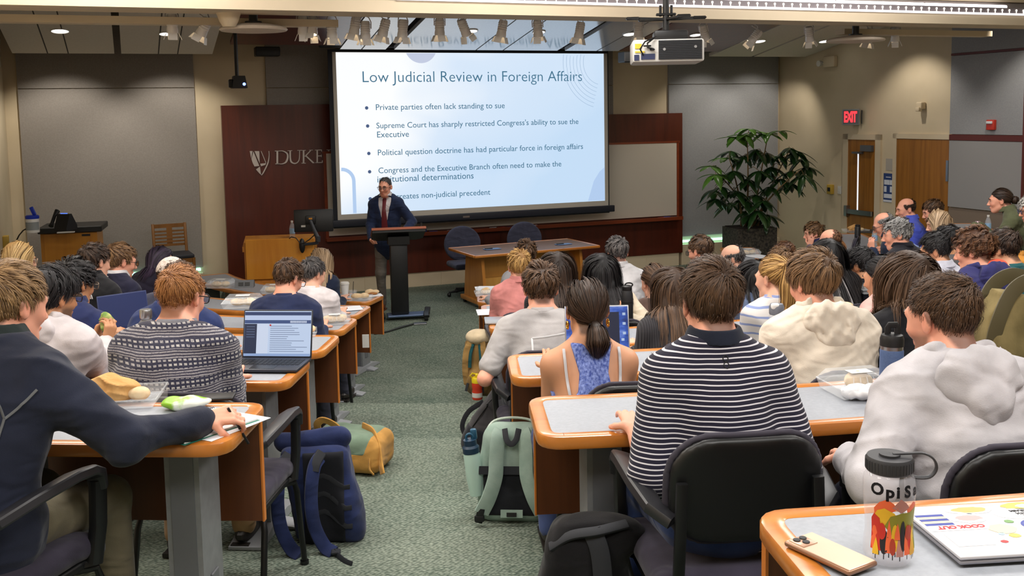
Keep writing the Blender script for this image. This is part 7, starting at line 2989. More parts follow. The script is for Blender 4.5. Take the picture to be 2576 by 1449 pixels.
# laptops
def laptop(label, loc, rot, w, d, open_deg, body, screen, kb=None):
    t = thing('laptop', label, 'laptop', loc, rot)
    mb = MB()
    mb.rbox((0, 0, .008), (w, d, .014), .006, 2)
    b = obj('base', mb, body, t)
    if open_deg:
        mb = MB()
        for r in range(6):
            for c in range(14):
                mb.box((-w * .42 + c * w * .84 / 13, d * .30 - r * d * .078, .0158), (w * .05, d * .06, .002))
        obj('keyboard', mb, kb or M_black, b)['kind'] = 'stuff'
        mb = MB()
        mb.box((0, -d * .30, .0153), (w * .34, d * .27, .001))
        obj('touchpad', mb, M_blackm, b)
        R_ = rx(math.radians(open_deg - 90) * -1)
        T_ = lambda p: np.array([0, d / 2, .012]) + np.asarray(p) @ R_.T
        mb = MB()
        mb.rbox(T_((0, 0, d * .5)), (w, .008, d), .004, 2, R_)
        l = obj('lid', mb, body, t)
        mb = MB()
        mb.box(T_((0, -.0045, d * .51)), (w * .96, .001, d * .92), R_)
        s = obj('screen', mb, screen, l)
        t['_'] = 0
        del t['_']
        return t, lambda x, z: T_((x, -.0058, z)), R_
    return t, None, None


M_lapdark = mat('dark_laptop', C(36, 40, 52), .45)
M_scr = mat('screen_pale', C(30, 30, 34), .3, emit=.85, ecol=C(200, 218, 246))
t, T_, R_ = laptop('dark open laptop showing a pale email window beside the patterned sweater', atz(676, 922, top_of(4) + .001), -.10, .335, .225, 104, M_lapdark, M_scr)
for x0, x1, z0, z1, c in ((-.16, .16, .198, .214, (46, 66, 110)), (-.16, .16, .178, .197, (196, 212, 244)), (-.16, .16, .160, .176, (60, 84, 134)), (-.16, -.10, .02, .158, (34, 48, 78)), (-.10, -.045, .02, .158, (214, 226, 248)), (-.16, .16, .008, .02, (150, 176, 220)), (.06, .14, .163, .173, (214, 224, 244))):
    mb = MB()
    c0 = T_((x0 + x1) / 2, (z0 + z1) / 2)
    mb.box(c0, (x1 - x0, .0006, z1 - z0), R_)
    obj('window_panel', mb, mat('scr_%d_%d' % (c[0], c[1]), C(20, 20, 22), .4, emit=.85, ecol=C(*c)), t.children[1])
mb = MB()
_r = random.Random(3)
for k in range(13):
    z = .148 - k * .0098
    L_ = _r.uniform(.08, .18)
    mb.box(T_(-.035 + L_ / 2, z) - np.array([0, .0004, 0]), (L_, .0006, .0022), R_)
for k in range(5):
    mb.box(T_(-.13, .145 - k * .012) - np.array([0, .0004, 0]), (.04, .0006, .003), R_)
o = obj('text_lines', mb, mat('scr_text', C(20, 20, 22), .4, emit=.5, ecol=C(120, 140, 180)), t.children[1])
o['kind'] = 'stuff'
mb = MB()
mb.cyl(T_(-.035, .152), T_(-.035, .152) - np.array([0, .001, 0]), .0045, n=10)
obj('red_badge', mb, mat('scr_red', C(60, 10, 8), .4, emit=.7, ecol=C(226, 70, 50)), t.children[1])

M_alu = mat('aluminium', C(176, 178, 184), .35, .7)
M_scr2 = mat('screen_night', C(10, 12, 20), .3, emit=.9, ecol=C(40, 56, 110))
_n = NT(M_scr2)
_n.l(_n.ramp(_n.noise(_n.coord((3, 3, 6)), 3, 3, .6), [(.3, C(22, 34, 80)), (.5, C(60, 96, 190)), (.75, C(150, 176, 236))]), _n.b.inputs['Emission Color'])
t, T_, R_ = laptop('silver laptop with blue mountain wallpaper in front of the ponytail', atz(1511, 905, top_of(4) + .001) + np.array([0, .02, 0]), .02, .305, .212, 102, M_alu, M_scr2)
mb = MB()
mb.box(T_(.03, .105), (.15, .0008, .15), R_)
obj('dark_window', mb, mat('scr_dark', C(8, 10, 16), .4, emit=.8, ecol=C(28, 36, 62)), t.children[1])
mb = MB()
for x, z in ((.128, .17), (.128, .125), (.128, .08), (.12, .05), (.09, .03)):
    mb.box(T_(x, z) - np.array([0, .0006, 0]), (.014, .0008, .012), R_)
obj('desktop_icons', mb, mat('scr_icon', C(20, 20, 22), .4, emit=.8, ecol=C(190, 210, 240)), t.children[1])
laptop('closed silver laptop at the aisle end of the third-row right desk', atz(1272, 808, top_of(2) + .001), .06, .3, .21, 0, M_alu, None)
laptop('dark blue open laptop seen edge-on behind the grey flask', atz(335, 838, top_of(3) + .001), .75, .31, .22, 100, mat('blue_laptop', C(38, 50, 96), .5), mat('screen_blue_off', C(34, 46, 92), .35))
laptop('black open laptop at the curved desk in front of the first wooden door', atz(2182, 588, top_of(1) + .001) + np.array([.1, .2, 0]), -1.9, .33, .24, 105, M_black, M_black)

# ---------------------------------------------------------------- the last desk: phone, bottle, stickered laptop
PH = atz(2087, 1400, top_of(6) + .001)
t = thing('mobile_phone', 'pink-gold phone with triple camera lying on the nearest desk', 'phone', PH, 2.12)
M_rose = mat('phone_rose', C(226, 196, 172), .25, .2)
mb = MB()
mb.rbox((0, 0, .0062), (.150, .075, .0105), .0048, 3)
obj('phone_case', mb, mat('phone_case_bronze', C(150, 112, 88), .3, .4), t)
mb = MB()
mb.rbox((0, 0, .0112), (.143, .068, .0016), .0007, 1)
obj('phone_back', mb, M_rose, t)
mb = MB()
mb.rbox((.05, .013, .0125), (.036, .037, .003), .0014, 2)
cb = obj('camera_block', mb, mat('camera_rose', C(196, 158, 134), .3, .3), t)
for x, y in ((.058, .021), (.058, .005), (.043, .013)):
    mb = MB()
    mb.cyl((x, y, .0135), (x, y, .0158), .0068, n=18)
    obj('camera_lens', mb, M_black, cb)

BT = atz(2233, 1404, top_of(6) + .0005)
nb = thing('clear_bottle', 'clear wide-mouth bottle with autumn hills print and black loop lid on the nearest desk', 'bottle', BT, .0)
kB = .2 / .2
pr = [(.001, .0), (.036, .0), (.041, .006), (.043, .015), (.0425, .03), (.040, .055), (.0405, .08), (.043, .105), (.0445, .12), (.0445, .14), (.043, .152), (.038, .160), (.0345, .163), (.0345, .175)]
M_nal = mat('bottle_clear', C(222, 222, 232), .05, 0, .8)
NT(M_nal).b.inputs['Alpha'].default_value = .25
mb = MB()
mb.lathe(pr, n=48)
mb.lathe([(.037, .163), (.0375, .165), (.037, .167)], n=32)
obj('bottle_body', mb, M_nal, nb)
mb = MB()
mb.lathe([(.001, .162), (.038, .162), (.0405, .165), (.0405, .184), (.038, .189), (.001, .189)], n=40)
for a in np.linspace(0, 2 * PI, 40):
    mb.box((.0405 * math.cos(a), .0405 * math.sin(a), .175), (.0012, .003, .018), rz(a))
mb.lathe([(.018, .188), (.018, .193), (.001, .194)], n=24)
lid = obj('bottle_cap', mb, mat('cap_dark_grey', C(46, 46, 50), .5), nb)
mb = MB()
pts = [(.004, -.004, .193), (.03, -.008, .195), (.055, -.012, .196), (.072, -.014, .186), (.078, -.012, .168), (.068, -.008, .152), (.045, -.004, .150), (.036, 0, .156)]
mb.tube(curve_n(pts, 5), 1, 8, flat=(.008, .004))
obj('lid_strap', mb, mat('strap_dark_grey', C(60, 60, 64), .5), nb)


def brad(z):
    return float(np.interp(z, [q[1] for q in pr], [q[0] for q in pr])) + .0005


def wrapped(name, poly, m, lift=0.0):
    """Printed patch following the curved bottle; poly in (arc metres from the middle, height)."""
    bm = bmesh.new()
    vs = [bm.verts.new((x, z, 0)) for x, z in poly]
    bm.faces.new(vs)
    bmesh.ops.triangulate(bm, faces=bm.faces)
    bmesh.ops.subdivide_edges(bm, edges=[e for e in bm.edges if e.calc_length() > .006], cuts=2, use_grid_fill=True)
    bmesh.ops.triangulate(bm, faces=bm.faces)
    mb = MB()
    bm.verts.index_update()
    out = []
    for v in bm.verts:
        r = brad(v.co.y) + lift
        a = -PI / 2 + v.co.x / .042
        out.append((r * math.cos(a), r * math.sin(a), v.co.y))
    mb.add(out, [tuple(v.index for v in f.verts) for f in bm.faces])
    bm.free()
    return obj(name, mb, m, nb)


_pc = {k: mat('print_' + k, C(*c), .5) for k, c in dict(orange=(232, 104, 60), red=(196, 46, 36), yellow=(226, 182, 40), olive=(138, 138, 40), mauve=(180, 126, 118), dark=(30, 30, 36), gold=(214, 160, 60), rust=(170, 60, 40)).items()}
wrapped('hill_print', [(-.04, .105), (-.03, .118), (-.018, .125), (-.008, .118), (.0, .108), (-.02, .095), (-.04, .09)], _pc['orange'])
wrapped('hill_print', [(-.01, .110), (.004, .126), (.014, .118), (.022, .108), (.006, .1)], _pc['mauve'], .0001)
wrapped('hill_print', [(.016, .106), (.03, .118), (.042, .112), (.044, .08), (.02, .09)], _pc['orange'], .0002)
wrapped('hill_print', [(-.044, .085), (-.034, .102), (-.022, .108), (-.006, .100), (.002, .088), (-.02, .075), (-.044, .07)], _pc['yellow'], .0003)
wrapped('hill_print', [(-.022, .075), (-.012, .094), (.006, .100), (.024, .100), (.042, .108), (.046, .07), (.03, .055), (-.01, .06)], _pc['olive'], .0004)
wrapped('hill_print', [(-.046, .03), (-.046, .085), (-.04, .095), (-.03, .088), (-.028, .05), (-.03, .03)], _pc['red'], .0005)
_rp = random.Random(11)
_trees = [(-.040, .028, .05, 'orange'), (-.030, .03, .055, 'red'), (-.022, .024, .05, 'dark'), (-.014, .028, .06, 'orange'), (-.004, .03, .055, 'yellow'), (.004, .022, .04, 'mauve'), (.010, .03, .062, 'dark'), (.018, .024, .056, 'orange'), (.026, .03, .05, 'red'), (.034, .024, .055, 'yellow'), (.042, .028, .05, 'olive'), (-.036, .022, .03, 'yellow'), (-.008, .024, .034, 'rust'), (.030, .022, .03, 'gold'), (-.026, .05, .034, 'red'), (.0, .052, .03, 'orange'), (.022, .05, .03, 'rust')]
for i, (x, z, h_, c) in enumerate(_trees):
    w_ = _rp.uniform(.0048, .0075)
    if i % 2:
        po = [(x - w_, z), (x + w_, z), (x + w_ * .9, z + h_ * .3), (x + w_ * .4, z + h_ * .75), (x, z + h_), (x - w_ * .4, z + h_ * .75), (x - w_ * .9, z + h_ * .3)]
    else:
        po = [(x + w_ * math.cos(a), z + h_ * .45 + h_ * .45 * math.sin(a)) for a in np.linspace(0, 2 * PI, 13)[:-1]]
    wrapped('tree_print', po, _pc[c], .0006 + .00006 * i)
    wrapped('trunk_print', [(x - .0008, z - .008), (x + .0008, z - .008), (x + .0008, z), (x - .0008, z)], _pc['dark'], .0006)
for ch_, x, z, sz in (('O', -.047, .131, .028), ('p', -.021, .129, .028), ('i', -.004, .129, .028), ('S', .010, .129, .028), ('a', .030, .129, .028)):
    tx = text('letter_print', ch_, sz, _pc['dark'], (x, 0, z), (1, 0, 0), (0, 0, 1), nb, bold=.0011)
    me = tx.data
    M_ = np.array(tx.matrix_basis)
    co = np.empty(len(me.vertices) * 3)
    me.vertices.foreach_get('co', co)
    co = co.reshape(-1, 3) @ M_[:3, :3].T + M_[:3, 3]
    a = -PI / 2 + co[:, 0] / .0435
    r = np.array([brad(z_) for z_ in co[:, 2]]) + .0004
    me.vertices.foreach_set('co', np.stack([r * np.cos(a), r * np.sin(a), co[:, 2]], 1).ravel())
    tx.matrix_basis = Matrix()

LP = atz(2500, 1345, top_of(6) + .001)
lt = thing('laptop', 'closed silver laptop covered in colourful stickers on the nearest desk', 'laptop', LP + np.array([.03, .0, 0]), .085)
LW, LD = .32, .225
mb = MB()
mb.rbox((0, 0, .0045), (LW, LD, .008), .0035, 2)
obj('base', mb, mat('laptop_base_grey', C(150, 150, 158), .4, .4), lt)
mb = MB()
mb.rbox((0, 0, .0125), (LW, LD, .007), .0034, 2)
lid_ = obj('lid', mb, mat('laptop_lid_silver', C(204, 204, 210), .4, .3), lt)
ZL = .0162


def sticker(name, poly, m, dz=0.0):
    mb = MB()
    mb.prism(poly, (0, 0, ZL + dz), (1, 0, 0), (0, 1, 0), (0, 0, 1), .0003)
    return obj(name, mb, m, lid_)


def rc(x, y, w, h_):
    return [(x - w / 2, y - h_ / 2), (x + w / 2, y - h_ / 2), (x + w / 2, y + h_ / 2), (x - w / 2, y + h_ / 2)]


def blob(x, y, rx_, ry_, n=22, wob=.12, sd=1):
    r_ = random.Random(sd)
    return [(x + rx_ * (1 + r_.uniform(-wob, wob)) * math.cos(a), y + ry_ * (1 + r_.uniform(-wob, wob)) * math.sin(a)) for a in np.linspace(0, 2 * PI, n + 1)[:-1]]


_S = {k: mat('sticker_' + k, C(*c), .5) for k, c in dict(white=(236, 234, 236), navy=(58, 70, 150), cream=(240, 216, 170), red=(206, 52, 54), tan=(222, 170, 104), sky=(166, 202, 238), black=(40, 40, 46), pink=(226, 160, 160), yellow=(232, 196, 90), green=(110, 150, 90), grey=(196, 194, 200)).items()}
for k_, (y0, c) in enumerate(((.068, 'navy'), (.058, 'cream'), (.048, 'navy'), (.038, 'cream'), (.028, 'navy'))):
    sticker('flag_sticker', rc(-.125, y0 - .005, .055, .0095), _S[c], .0001)
sticker('strip_sticker', rc(-.098, .006, .115, .024), _S['white'])
text('sticker_text', 'COOK OUT', .0175, _S['red'], (-.045, .013, ZL + .0005), (-1, 0, 0), (0, -1, 0), lid_, bold=.0006, spacing=.95, shear=.1)
sticker('note_sticker', rc(-.105, -.045, .07, .055), _S['white'])
sticker('animal_sticker', blob(-.06, .045, .036, .022, sd=2), _S['white'])
sticker('animal_sticker', blob(-.055, .045, .026, .012, sd=3), _S['pink'], .0002)
sticker('pastry_sticker', blob(-.035, .082, .045, .02, sd=4), _S['white'])
sticker('pastry_sticker', blob(-.035, .082, .034, .013, sd=5), _S['tan'], .0002)
sticker('landscape_sticker', blob(.075, .088, .038, .016, sd=6), _S['yellow'])
sticker('landscape_sticker', blob(.085, .086, .02, .009, sd=7), _S['sky'], .0002)
sticker('slogan_sticker', blob(.05, .053, .05, .024, wob=.05, sd=8), _S['white'])
for k_, s_ in enumerate(('TERRAIN', 'NORTH', 'TRAIL')):
    text('sticker_text', s_, .011, _S['black'], (.085, .066 - .012 * k_ + .002, ZL + .0005), (-1, 0, 0), (0, -1, 0), lid_, bold=.0004, spacing=1.1, shear=-.15)
sticker('round_sticker', [(.06 + .036 * math.cos(a), .0 + .026 * math.sin(a)) for a in np.linspace(0, 2 * PI, 29)[:-1]], _S['navy'])
sticker('round_sticker', [(.06 + .030 * math.cos(a), .0 + .021 * math.sin(a)) for a in np.linspace(0, 2 * PI, 29)[:-1]], _S['white'], .0002)
sticker('round_sticker', [(.04, .006), (.06, .018), (.078, .01), (.07, .002), (.05, -.002)], _S['red'], .0003)
sticker('round_sticker', [(.034, -.006), (.084, -.004), (.078, -.013), (.045, -.013)], _S['sky'], .0003)
sticker('college_sticker', rc(.055, -.062, .09, .056), _S['sky'])
text('sticker_text', 'VASSAR', .016, _S['black'], (.092, -.030, ZL + .0006), (-1, 0, 0), (0, -1, 0), lid_, bold=.0008, spacing=.95)
text('sticker_text', 'NOYES', .02, _S['navy'], (.095, -.046, ZL + .0006), (-1, 0, 0), (0, -1, 0), lid_, bold=.0006)
sticker('college_sticker', rc(.055, -.042, .1, .018), _S['white'], .0002)
mb = MB()
mb.tube([(.07, -.082, ZL + .0008), (.06, -.07, ZL + .0008), (.052, -.075, ZL + .0008), (.046, -.068, ZL + .0008), (.04, -.084, ZL + .0008)], .0007, 5)
obj('whale_line', mb, _S['navy'], lid_)
for k_, (x, y, r_, c) in enumerate(((-.02, -.01, .026, 'cream'), (-.015, -.04, .011, 'yellow'), (.0, -.06, .009, 'red'), (-.035, -.03, .006, 'sky'), (.11, .05, .012, 'white'), (.118, .015, .016, 'pink'), (.12, -.03, .013, 'white'), (-.01, -.085, .014, 'white'), (.128, .078, .012, 'grey'), (-.048, -.062, .007, 'red'), (.01, .02, .009, 'green'))):
    sticker('dot_sticker', blob(x, y, r_, r_ * .8, 14, .08, 20 + k_), _S[c], .0001)
mb = MB()
mb.box((.03, -LD / 2 - .0004, .0085), (.06, .002, .004))
obj('lid_notch', mb, mat('notch_grey', C(120, 120, 126), .4), lt)

# ---------------------------------------------------------------- bags on the floor
def strap(mb, pts, w_=.05, t_=.012, up=(0, -1, 0)):
    mb.tube(curve_n(pts, 6), 1, 10, flat=(w_, t_), up=up)


def bag_at(px, py, tierk, rot, name, label, cat='backpack'):
    p = atz(px, py, TIER * tierk)
    return thing(name, label, cat, p, rot)


# mint backpack with its straps towards the camera
M_mint = varied('mint_pack_cloth', C(142, 164, 152), C(160, 180, 168), 16, .85, bump=(220, .3, .002))
M_mintd = fabric('black_mesh_back', C(30, 32, 36))
bg = bag_at(1288, 1322, 4, -.08, 'backpack', 'mint green backpack with its shoulder straps facing the camera')
RT = rx(-.2)
q_ = lambda p: np.asarray(p, float) @ RT.T


def _mint(P):
    P = P @ RT.astype(F4)
    w_ = .165 - .035 * np.clip((P[:, 2] - .25) / .2, 0, 1)
    s = P.copy()
    s[:, 0] *= .165 / w_
    d = rbx(s, (0, .09, .225), (.165, .085, .225), .07)
    d = smin(d, ell(P, (0, .16, .17), (.13, .06, .15)), .04)
    return d + .004 * waves(P, 3, 20, 4)


sdf_obj('pack_body', _mint, (-.22, -.05, -.05), (.22, .40, .52), .009, M_mint, bg)
sdf_obj('back_panel', lambda P: smax(_mint(P) - .007, np.maximum(np.abs((P @ RT.astype(F4))[:, 0]) - .135, np.maximum((P @ RT.astype(F4))[:, 1] - .03, np.abs((P @ RT.astype(F4))[:, 2] - .135) - .095)), .01), (-.2, -.1, -.02), (.2, .25, .5), .008, M_mintd, bg)
for s in (-1, 1):
    mb = MB()
    strap(mb, [q_((s * .05, .0, .42)), q_((s * .062, -.025, .39)), q_((s * .068, -.035, .30)), q_((s * .072, -.04, .22)), q_((s * .10, -.04, .13)), q_((s * .135, -.03, .06))], .068, .018)
    st = obj('shoulder_strap', mb, M_mint, bg)
    mb = MB()
    strap(mb, [q_((s * .135, -.04, .08)), q_((s * .142, -.035, .05)), q_((s * .15, -.01, .015))], .034, .012)
    mb.rbox(q_((s * .145, -.03, .035)), (.045, .02, .03), .006, 2)
    obj('strap_buckle', mb, M_black, st)
mb = MB()
mb.tube(curve_n([q_((-.032, -.005, .43)), q_((-.022, -.03, .385)), q_((0, -.035, .365)), q_((.022, -.03, .385)), q_((.032, -.005, .43))], 6), 1, 10, flat=(.026, .007), up=(0, -1, 0))
obj('grab_handle', mb, M_webb, bg)
mb = MB()
mb.box(q_((0, -.012, .245)), (.30, .008, .036), RT)
obj('luggage_band', mb, M_webb, bg)
mb = MB()
mb.box(q_((0, -.018, .055)), (.10, .008, .034), RT)
obj('bottom_patch', mb, M_mint, bg)
mb = MB()
mb.box(q_((.0, -.024, .052)), (.045, .006, .018), RT)
obj('patch_tag', mb, M_black, bg)
mb = MB()
mb.tube(curve_n([q_((-.13, .06, .40)), q_((-.09, .09, .455)), q_((0, .1, .47)), q_((.09, .09, .455)), q_((.13, .06, .40)), q_((.16, .06, .3))], 5), .006, 6)
obj('zip_piping', mb, mat('pale_piping', C(196, 208, 196), .6), bg)
_fl = np.array(bg.location) + rz(-.08) @ np.array([-.165, .06, .0])
t = bottle('drink_flask', 'pale mint flask with dark collar in the side pocket of the mint backpack', _fl + np.array([0, 0, .12]), mat('mint_flask', C(190, 220, 208), .4), None, mat('dark_teal_lid', C(30, 54, 76), .4), [(.001, 0), (.03, 0), (.038, .08), (.038, .19), (.036, .2)], [(.0385, .2), (.0385, .225), (.03, .235), (.03, .26), (.001, .26)], R=ry(-.1))
mb = MB()
mb.tube([(.016 * math.cos(a) + .0, .0, .27 + .016 * math.sin(a)) for a in np.linspace(0, 2 * PI, 15)], .006, 8, caps=False)
mb.rbox((.02, .01, .28), (.03, .025, .05), .008, 2)
obj('spout_loop', mb, mat('teal_spout', C(36, 84, 112), .4), t)

# dark grey backpack with small white emblem
bg = bag_at(1205, 1162, 3, -.3, 'backpack', 'charcoal backpack with a small white star emblem leaning against the desk')
RT2 = ry(.42) @ rx(-.1)


def _char(P):
    Pq = P @ RT2.astype(F4)
    s = Pq.copy()
    s[:, 0] *= 1 + .5 * np.clip((Pq[:, 2] - .2) / .3, 0, 1)
    d = rbx(s, (0, .08, .23), (.16, .09, .235), .08)
    d = smin(d, ell(Pq, (0, -.0, .13), (.13, .05, .12)), .05)
    return d + .004 * waves(P, 13, 18, 4)


M_char = fabric('charcoal_pack', C(56, 54, 56))
M_char2 = fabric('dark_pack_base', C(30, 31, 36))
sdf_obj('pack_body', _char, (-.28, -.12, -.06), (.42, .3, .52), .0095, M_char, bg)
sdf_obj('lower_pocket', lambda P: smax(_char(P) - .007, (P @ RT2.astype(F4))[:, 2] - .15 - .04 * np.cos((P @ RT2.astype(F4))[:, 0] * 8), .008), (-.3, -.14, -.06), (.42, .3, .4), .0095, M_char2, bg)
gq = lambda p: np.asarray(p, float) @ RT2.T
mb = MB()
_em = on_surface(_char, np.array([gq((.02 + .022 * r_ * math.cos(a), -.2, .235 + .022 * r_ * math.sin(a))) for a in np.linspace(0, 2 * PI, 9)[:-1] for r_ in (.25, 1)]), (0, 1, 0), .2, .003)
for k_ in range(8):
    mb.tube([_em[2 * k_], _em[2 * k_ + 1]], 1, 6, flat=(.005, .003), up=(0, -1, 0))
obj('star_emblem', mb, mat('emblem_pale', C(206, 204, 206), .6), bg)
mb = MB()
_zp = on_surface(_char, np.array([gq((x, -.2, z)) for x, z in ((-.115, .16), (-.09, .3), (-.05, .42), (.0, .46), (.06, .42), (.10, .3), (.12, .17))]), (0, 1, 0), .2, .002)
mb.tube(curve_n([tuple(z) for z in _zp], 5), .004, 6)
obj('zip_line', mb, M_black, bg)
mb = MB()
strap(mb, [gq((.1, .16, .42)), gq((.17, .2, .36)), gq((.19, .2, .2)), gq((.16, .16, .06))], .05, .012)
strap(mb, [gq((-.13, .1, .05)), gq((-.2, .12, .1)), gq((-.2, .12, .2)), gq((-.14, .1, .3))], .03, .008)
obj('shoulder_strap', mb, M_char2, bg)
# second dark bag behind it, under the desk
bg = bag_at(1318, 1200, 3, .1, 'shoulder_bag', 'black bag with a trolley handle under the desk behind the mint backpack', 'bag')
sdf_obj('bag_body', lambda P: rbx(P, (0, .1, .2), (.15, .09, .2), .04) + .004 * waves(P, 23, 18, 4), (-.2, -.03, -.03), (.2, .25, .45), .011, M_char2, bg)
mb = MB()
mb.tube(curve_n([(-.05, .02, .36), (-.05, .0, .46), (0, 0, .48), (.05, 0, .46), (.05, .02, .36)], 5), .01, 8)
obj('handle', mb, M_blackm, bg)

# tan hiking pack and red sports bottle
bg = bag_at(1202, 1000, 2, -.4, 'backpack', 'tan and teal hiking pack standing against the third-row right desk')
M_khaki = fabric('khaki_pack', C(150, 118, 70), var=.3)
M_teal = fabric('teal_panel', C(28, 78, 84))
sdf_obj('pack_body', lambda P: smin(rbx(P, (0, .1, .23), (.13, .10, .23), .07), ell(P, (0, -.0, .13), (.1, .05, .11)), .03) + .005 * waves(P, 33, 20, 4), (-.2, -.1, -.03), (.2, .26, .52), .010, M_khaki, bg)
sdf_obj('top_pocket', lambda P: ell(P, (0, .08, .46), (.12, .11, .06)) + .006 * waves(P, 35, 25, 4), (-.16, -.06, .36), (.16, .22, .56), .010, fabric('cream_flap', C(196, 178, 148)), bg)
for s in (-1, 1):
    mb = MB()
    strap(mb, [(s * .05, .0, .44), (s * .075, -.03, .36), (s * .085, -.035, .22), (s * .08, -.02, .1)], .05, .014)
    st = obj('side_strap', mb, M_khaki, bg)
    mb = MB()
    strap(mb, [(s * .03, -.005, .42), (s * .045, -.025, .34), (s * .05, -.03, .24)], .03, .016)
    obj('teal_panel', mb, M_teal, st)
mb = MB()
for x in (-.06, .06):
    mb.tube([(x, -.045, .12), (x * 1.2, -.06, .06)], 1, 8, flat=(.02, .006), up=(0, -1, 0))
obj('buckle_strap', mb, M_webb, bg)
t = thing('sports_bottle', 'red sports bottle with yellow lid beside the hiking pack', 'bottle', atz(1201, 1004, TIER * 2 + .02))
mb = MB()
mb.lathe([(.001, 0), (.036, 0), (.04, .01), (.04, .06), (.036, .075), (.04, .09), (.04, .13), (.03, .148), (.001, .148)], n=24)
obj('bottle_body', mb, mat('sports_red', C(206, 58, 32), .4), t)
mb = MB()
mb.lathe([(.041, .13), (.042, .16), (.036, .17), (.001, .172)], n=24)
mb.rbox((0, 0, .185), (.028, .028, .03), .01, 3)
mb.tube([(-.03, 0, .16), (-.05, -.01, .185), (-.035, -.01, .205), (-.01, 0, .195)], .006, 8)
obj('bottle_cap', mb, mat('sports_yellow', C(232, 204, 30), .4), t)
mb = MB()
mb.lathe([(.0405, .02), (.0405, .055)], n=24, a0=PI, a1=1.9 * PI)
obj('white_print', mb, M_wht2, t)

# navy roll-top pack at the left of the aisle
bg = bag_at(832, 1368, 4, .12, 'backpack', 'navy roll-top backpack with webbing straps standing in the aisle')


def _navy(P):
    s = P.copy()
    s[:, 0] = s[:, 0] - .06 * (s[:, 2] / .4)  * -1
    d = rbx(s, (0, .1, .21), (.145, .10, .215), .045)
    d = smin(d, ell(s, (.10, .06, .13), (.07, .11, .14)), .04)
    return d + .005 * waves(P, 43, 20, 4) + .004 * (np.abs(waves(P, 45, 26, 4)) - .4)


sdf_obj('pack_body', _navy, (-.26, -.06, -.03), (.24, .27, .5), .0095, M_navyb, bg)
sdf_obj('roll_top', lambda P: cap(P, (-.20, .1, .43), (.05, .1, .44), .04, .05) + .006 * waves(P, 47, 30, 4), (-.3, .0, .33), (.16, .2, .54), .0095, M_navyb, bg)
sdf_obj('dark_back', lambda P: smax(_navy(P) - .005, np.maximum(P[:, 1] - .03, np.abs(P[:, 0] + .02) - .09), .01), (-.26, -.07, -.03), (.24, .2, .42), .0095, mat('black_mesh', C(18, 20, 28), .95), bg)
for s, x in ((-1, -.19), (1, -.05)):
    mb = MB()
    strap(mb, [(x + .03, .02, .40), (x - .005, -.04, .36), (x - .02, -.075, .24), (x - .01, -.08, .12), (x + .03, -.09, .03), (x + .07, -.12, .012)], .058, .018)
    st = obj('shoulder_strap', mb, M_navyb, bg)
    mb = MB()
    strap(mb, [(x + .025, .005, .41), (x + .0, -.03, .375), (x - .008, -.045, .345)], .045, .024)
    obj('strap_patch', mb, M_webb, st)
mb = MB()
strap(mb, [(.02, -.12, .02), (.04, -.15, .012), (.07, -.2, .008), (.1, -.23, .006)], .024, .006)
mb.rbox((.03, -.13, .02), (.04, .035, .014), .004, 1)
obj('buckle_strap', mb, M_webb, bg)
mb = MB()
for z in (.12, .2, .28):
    _wq = on_surface(_navy, np.array([(x, -.4, z + .03 * math.sin(x * 30)) for x in np.linspace(.03, .17, 6)]), (-.2, 1, 0), .1, .004)
    mb.tube(list(_wq), 1, 8, flat=(.022, .006), up=(0, -1, 0))
obj('webbing_loops', mb, M_webb, bg)

# tan and green daypack further down the aisle
bg = bag_at(865, 1192, 3, -.3, 'backpack', 'tan and sage backpack lying behind the navy backpack')
M_camel = fabric('camel_canvas', C(192, 142, 72), var=.22)
M_sage = fabric('sage_canvas', C(118, 138, 118))
sdf_obj('pack_body', lambda P: rbx(P, (0, .12, .105), (.22, .15, .105), .07) + .008 * waves(P, 53, 16, 4) + .01 * (np.abs(waves(P, 54, 14, 4)) - .4), (-.3, -.1, -.02), (.3, .35, .26), .0105, M_camel, bg)
sdf_obj('sage_panel', lambda P: smax(rbx(P, (-.02, .12, .108), (.215, .153, .11), .07) + .008 * waves(P, 53, 16, 4) + .01 * (np.abs(waves(P, 54, 14, 4)) - .4), -P[:, 2] + .12, .01), (-.3, -.1, .06), (.3, .35, .28), .0105, M_sage, bg)
mb = MB()
strap(mb, [(-.20, .12, .16), (-.19, .06, .25), (-.14, .04, .29), (-.08, .06, .26), (-.06, .1, .2)], .045, .012)
strap(mb, [(.05, .16, .23), (.14, .1, .22), (.2, .04, .16), (.23, .0, .08), (.25, -.02, .03)], .05, .014)
strap(mb, [(.13, .04, .15), (.17, -.02, .12), (.18, -.04, .06), (.21, -.05, .03)], .014, .006)
obj('shoulder_strap', mb, M_camel, bg)
mb = MB()
mb.rbox((-.16, .0, .17), (.16, .1, .02), .008, 2, rz(.5))
obj('folded_paper', mb, varied('cream_cloth', C(206, 192, 166), C(214, 202, 178), 8, .9), bg)

# black bag at the near right, hanging strap in front
bg = thing('backpack', 'black backpack slumped on the floor beside the striped polo chair', 'backpack', (.19, 2.72, TIER * 5), -.1)
M_blk = fabric('black_pack_cloth', C(20, 19, 22), var=.35)


def _blk(P):
    s = P.copy()
    s[:, 0] *= 1 + .45 * np.clip((P[:, 2] - .22) / .2, 0, 1)
    d = rbx(s, (0, .1, .24), (.17, .11, .25), .07)
    d = smin(d, ell(P, (.05, .06, .47), (.13, .07, .06)), .05)
    return d + .007 * waves(P, 63, 16, 5) + .006 * (np.abs(waves(P, 65, 20, 4)) - .4)


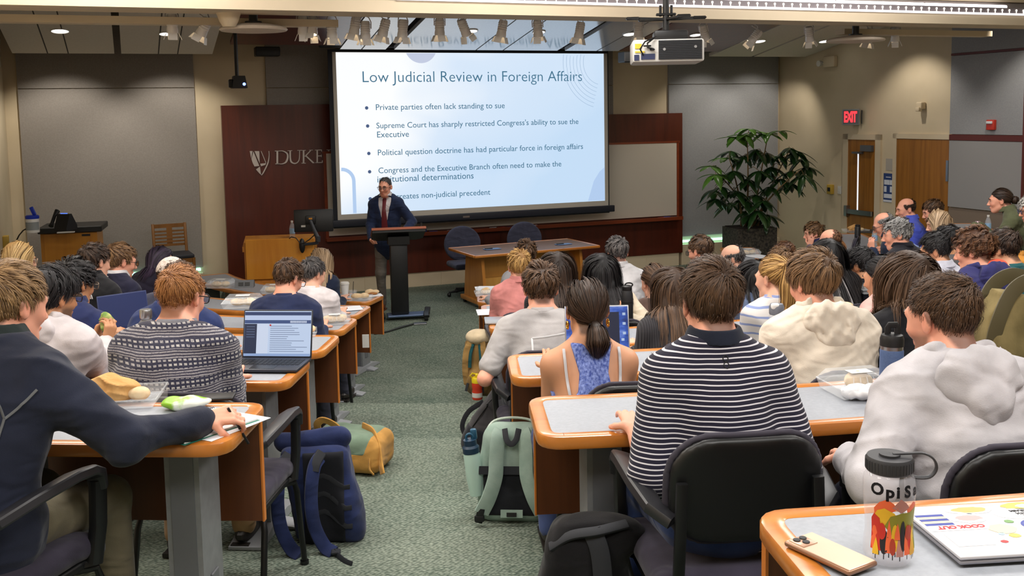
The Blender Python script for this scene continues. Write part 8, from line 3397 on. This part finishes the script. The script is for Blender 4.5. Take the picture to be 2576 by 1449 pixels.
sdf_obj('pack_body', _blk, (-.26, -.08, -.03), (.28, .3, .62), .009, M_blk, bg)
mb = MB()
strap(mb, [(.02, .0, .51), (.045, -.02, .44), (.055, -.035, .28), (.06, -.03, .06)], .055, .014)
st = obj('shoulder_strap', mb, M_webb, bg)
mb = MB()
strap(mb, [(-.1, .01, .45), (-.04, -.0, .49), (.04, -.01, .51), (.12, .02, .52)], .03, .012, (0, -.5, 1))
obj('top_strap', mb, M_webb, bg)
mb = MB()
mb.tube([(-.15, -.0, .14), (-.148, -.005, .05)], 1, 6, flat=(.008, .004), up=(0, -1, 0))
obj('orange_tag', mb, mat('orange_tag', C(196, 92, 52), .6), bg)

# olive suede tote standing on the right desk
TB = atz(2530, 1005, top_of(5))
tb = thing('tote_bag', 'olive suede tote bag standing on the desk right of the grey hoodie', 'bag', TB + np.array([.1, .05, 0]), .1)
M_sued = varied('olive_suede', C(94, 84, 50), C(142, 126, 84), 7, .95, stretch=(1, 1, .7), bump=(90, .3, .003))


def _tote(P):
    t_ = np.clip(P[:, 2] / .36, 0, 1)
    s = P.copy()
    s[:, 0] *= 1 / (1.0 - .12 * t_)
    s[:, 1] *= 1 / (1.0 - .55 * t_)
    d = rbx(s, (0, 0, .17), (.19, .09, .19), .03) * .6
    d = smax(d, P[:, 2] - (.335 - .35 * P[:, 0] * (P[:, 0] > -.13) + 1.2 * np.minimum(P[:, 0] + .13, 0)), .01)
    return d + .004 * waves(P, 73, 14, 4)


sdf_obj('bag_body', _tote, (-.26, -.16, -.03), (.26, .16, .42), .0085, M_sued, tb)
M_strp2 = mat('olive_leather', C(86, 78, 54), .5)
for y, nm in ((-.05, 'near'), (.06, 'far')):
    mb = MB()
    mb.tube(curve_n([(-.17, y, .16), (-.15, y - .01, .27), (-.10, y, .36), (-.04, y, .395), (.02, y, .38), (.045, y, .33), (.06, y - .005, .28), (.12, y, .26)], 7), 1, 10, flat=(.052, .008), up=(0, -1, 0))
    obj('carry_strap', mb, M_strp2, tb)
mb = MB()
_sm = on_surface(_tote, np.array([(.07 - .1 * k_, -.3, .25 - .22 * k_) for k_ in np.linspace(0, 1, 8)]), (0, 1, 0), .1, .002)
mb.tube(list(_sm), .003, 6)
obj('seam', mb, M_strp2, tb)
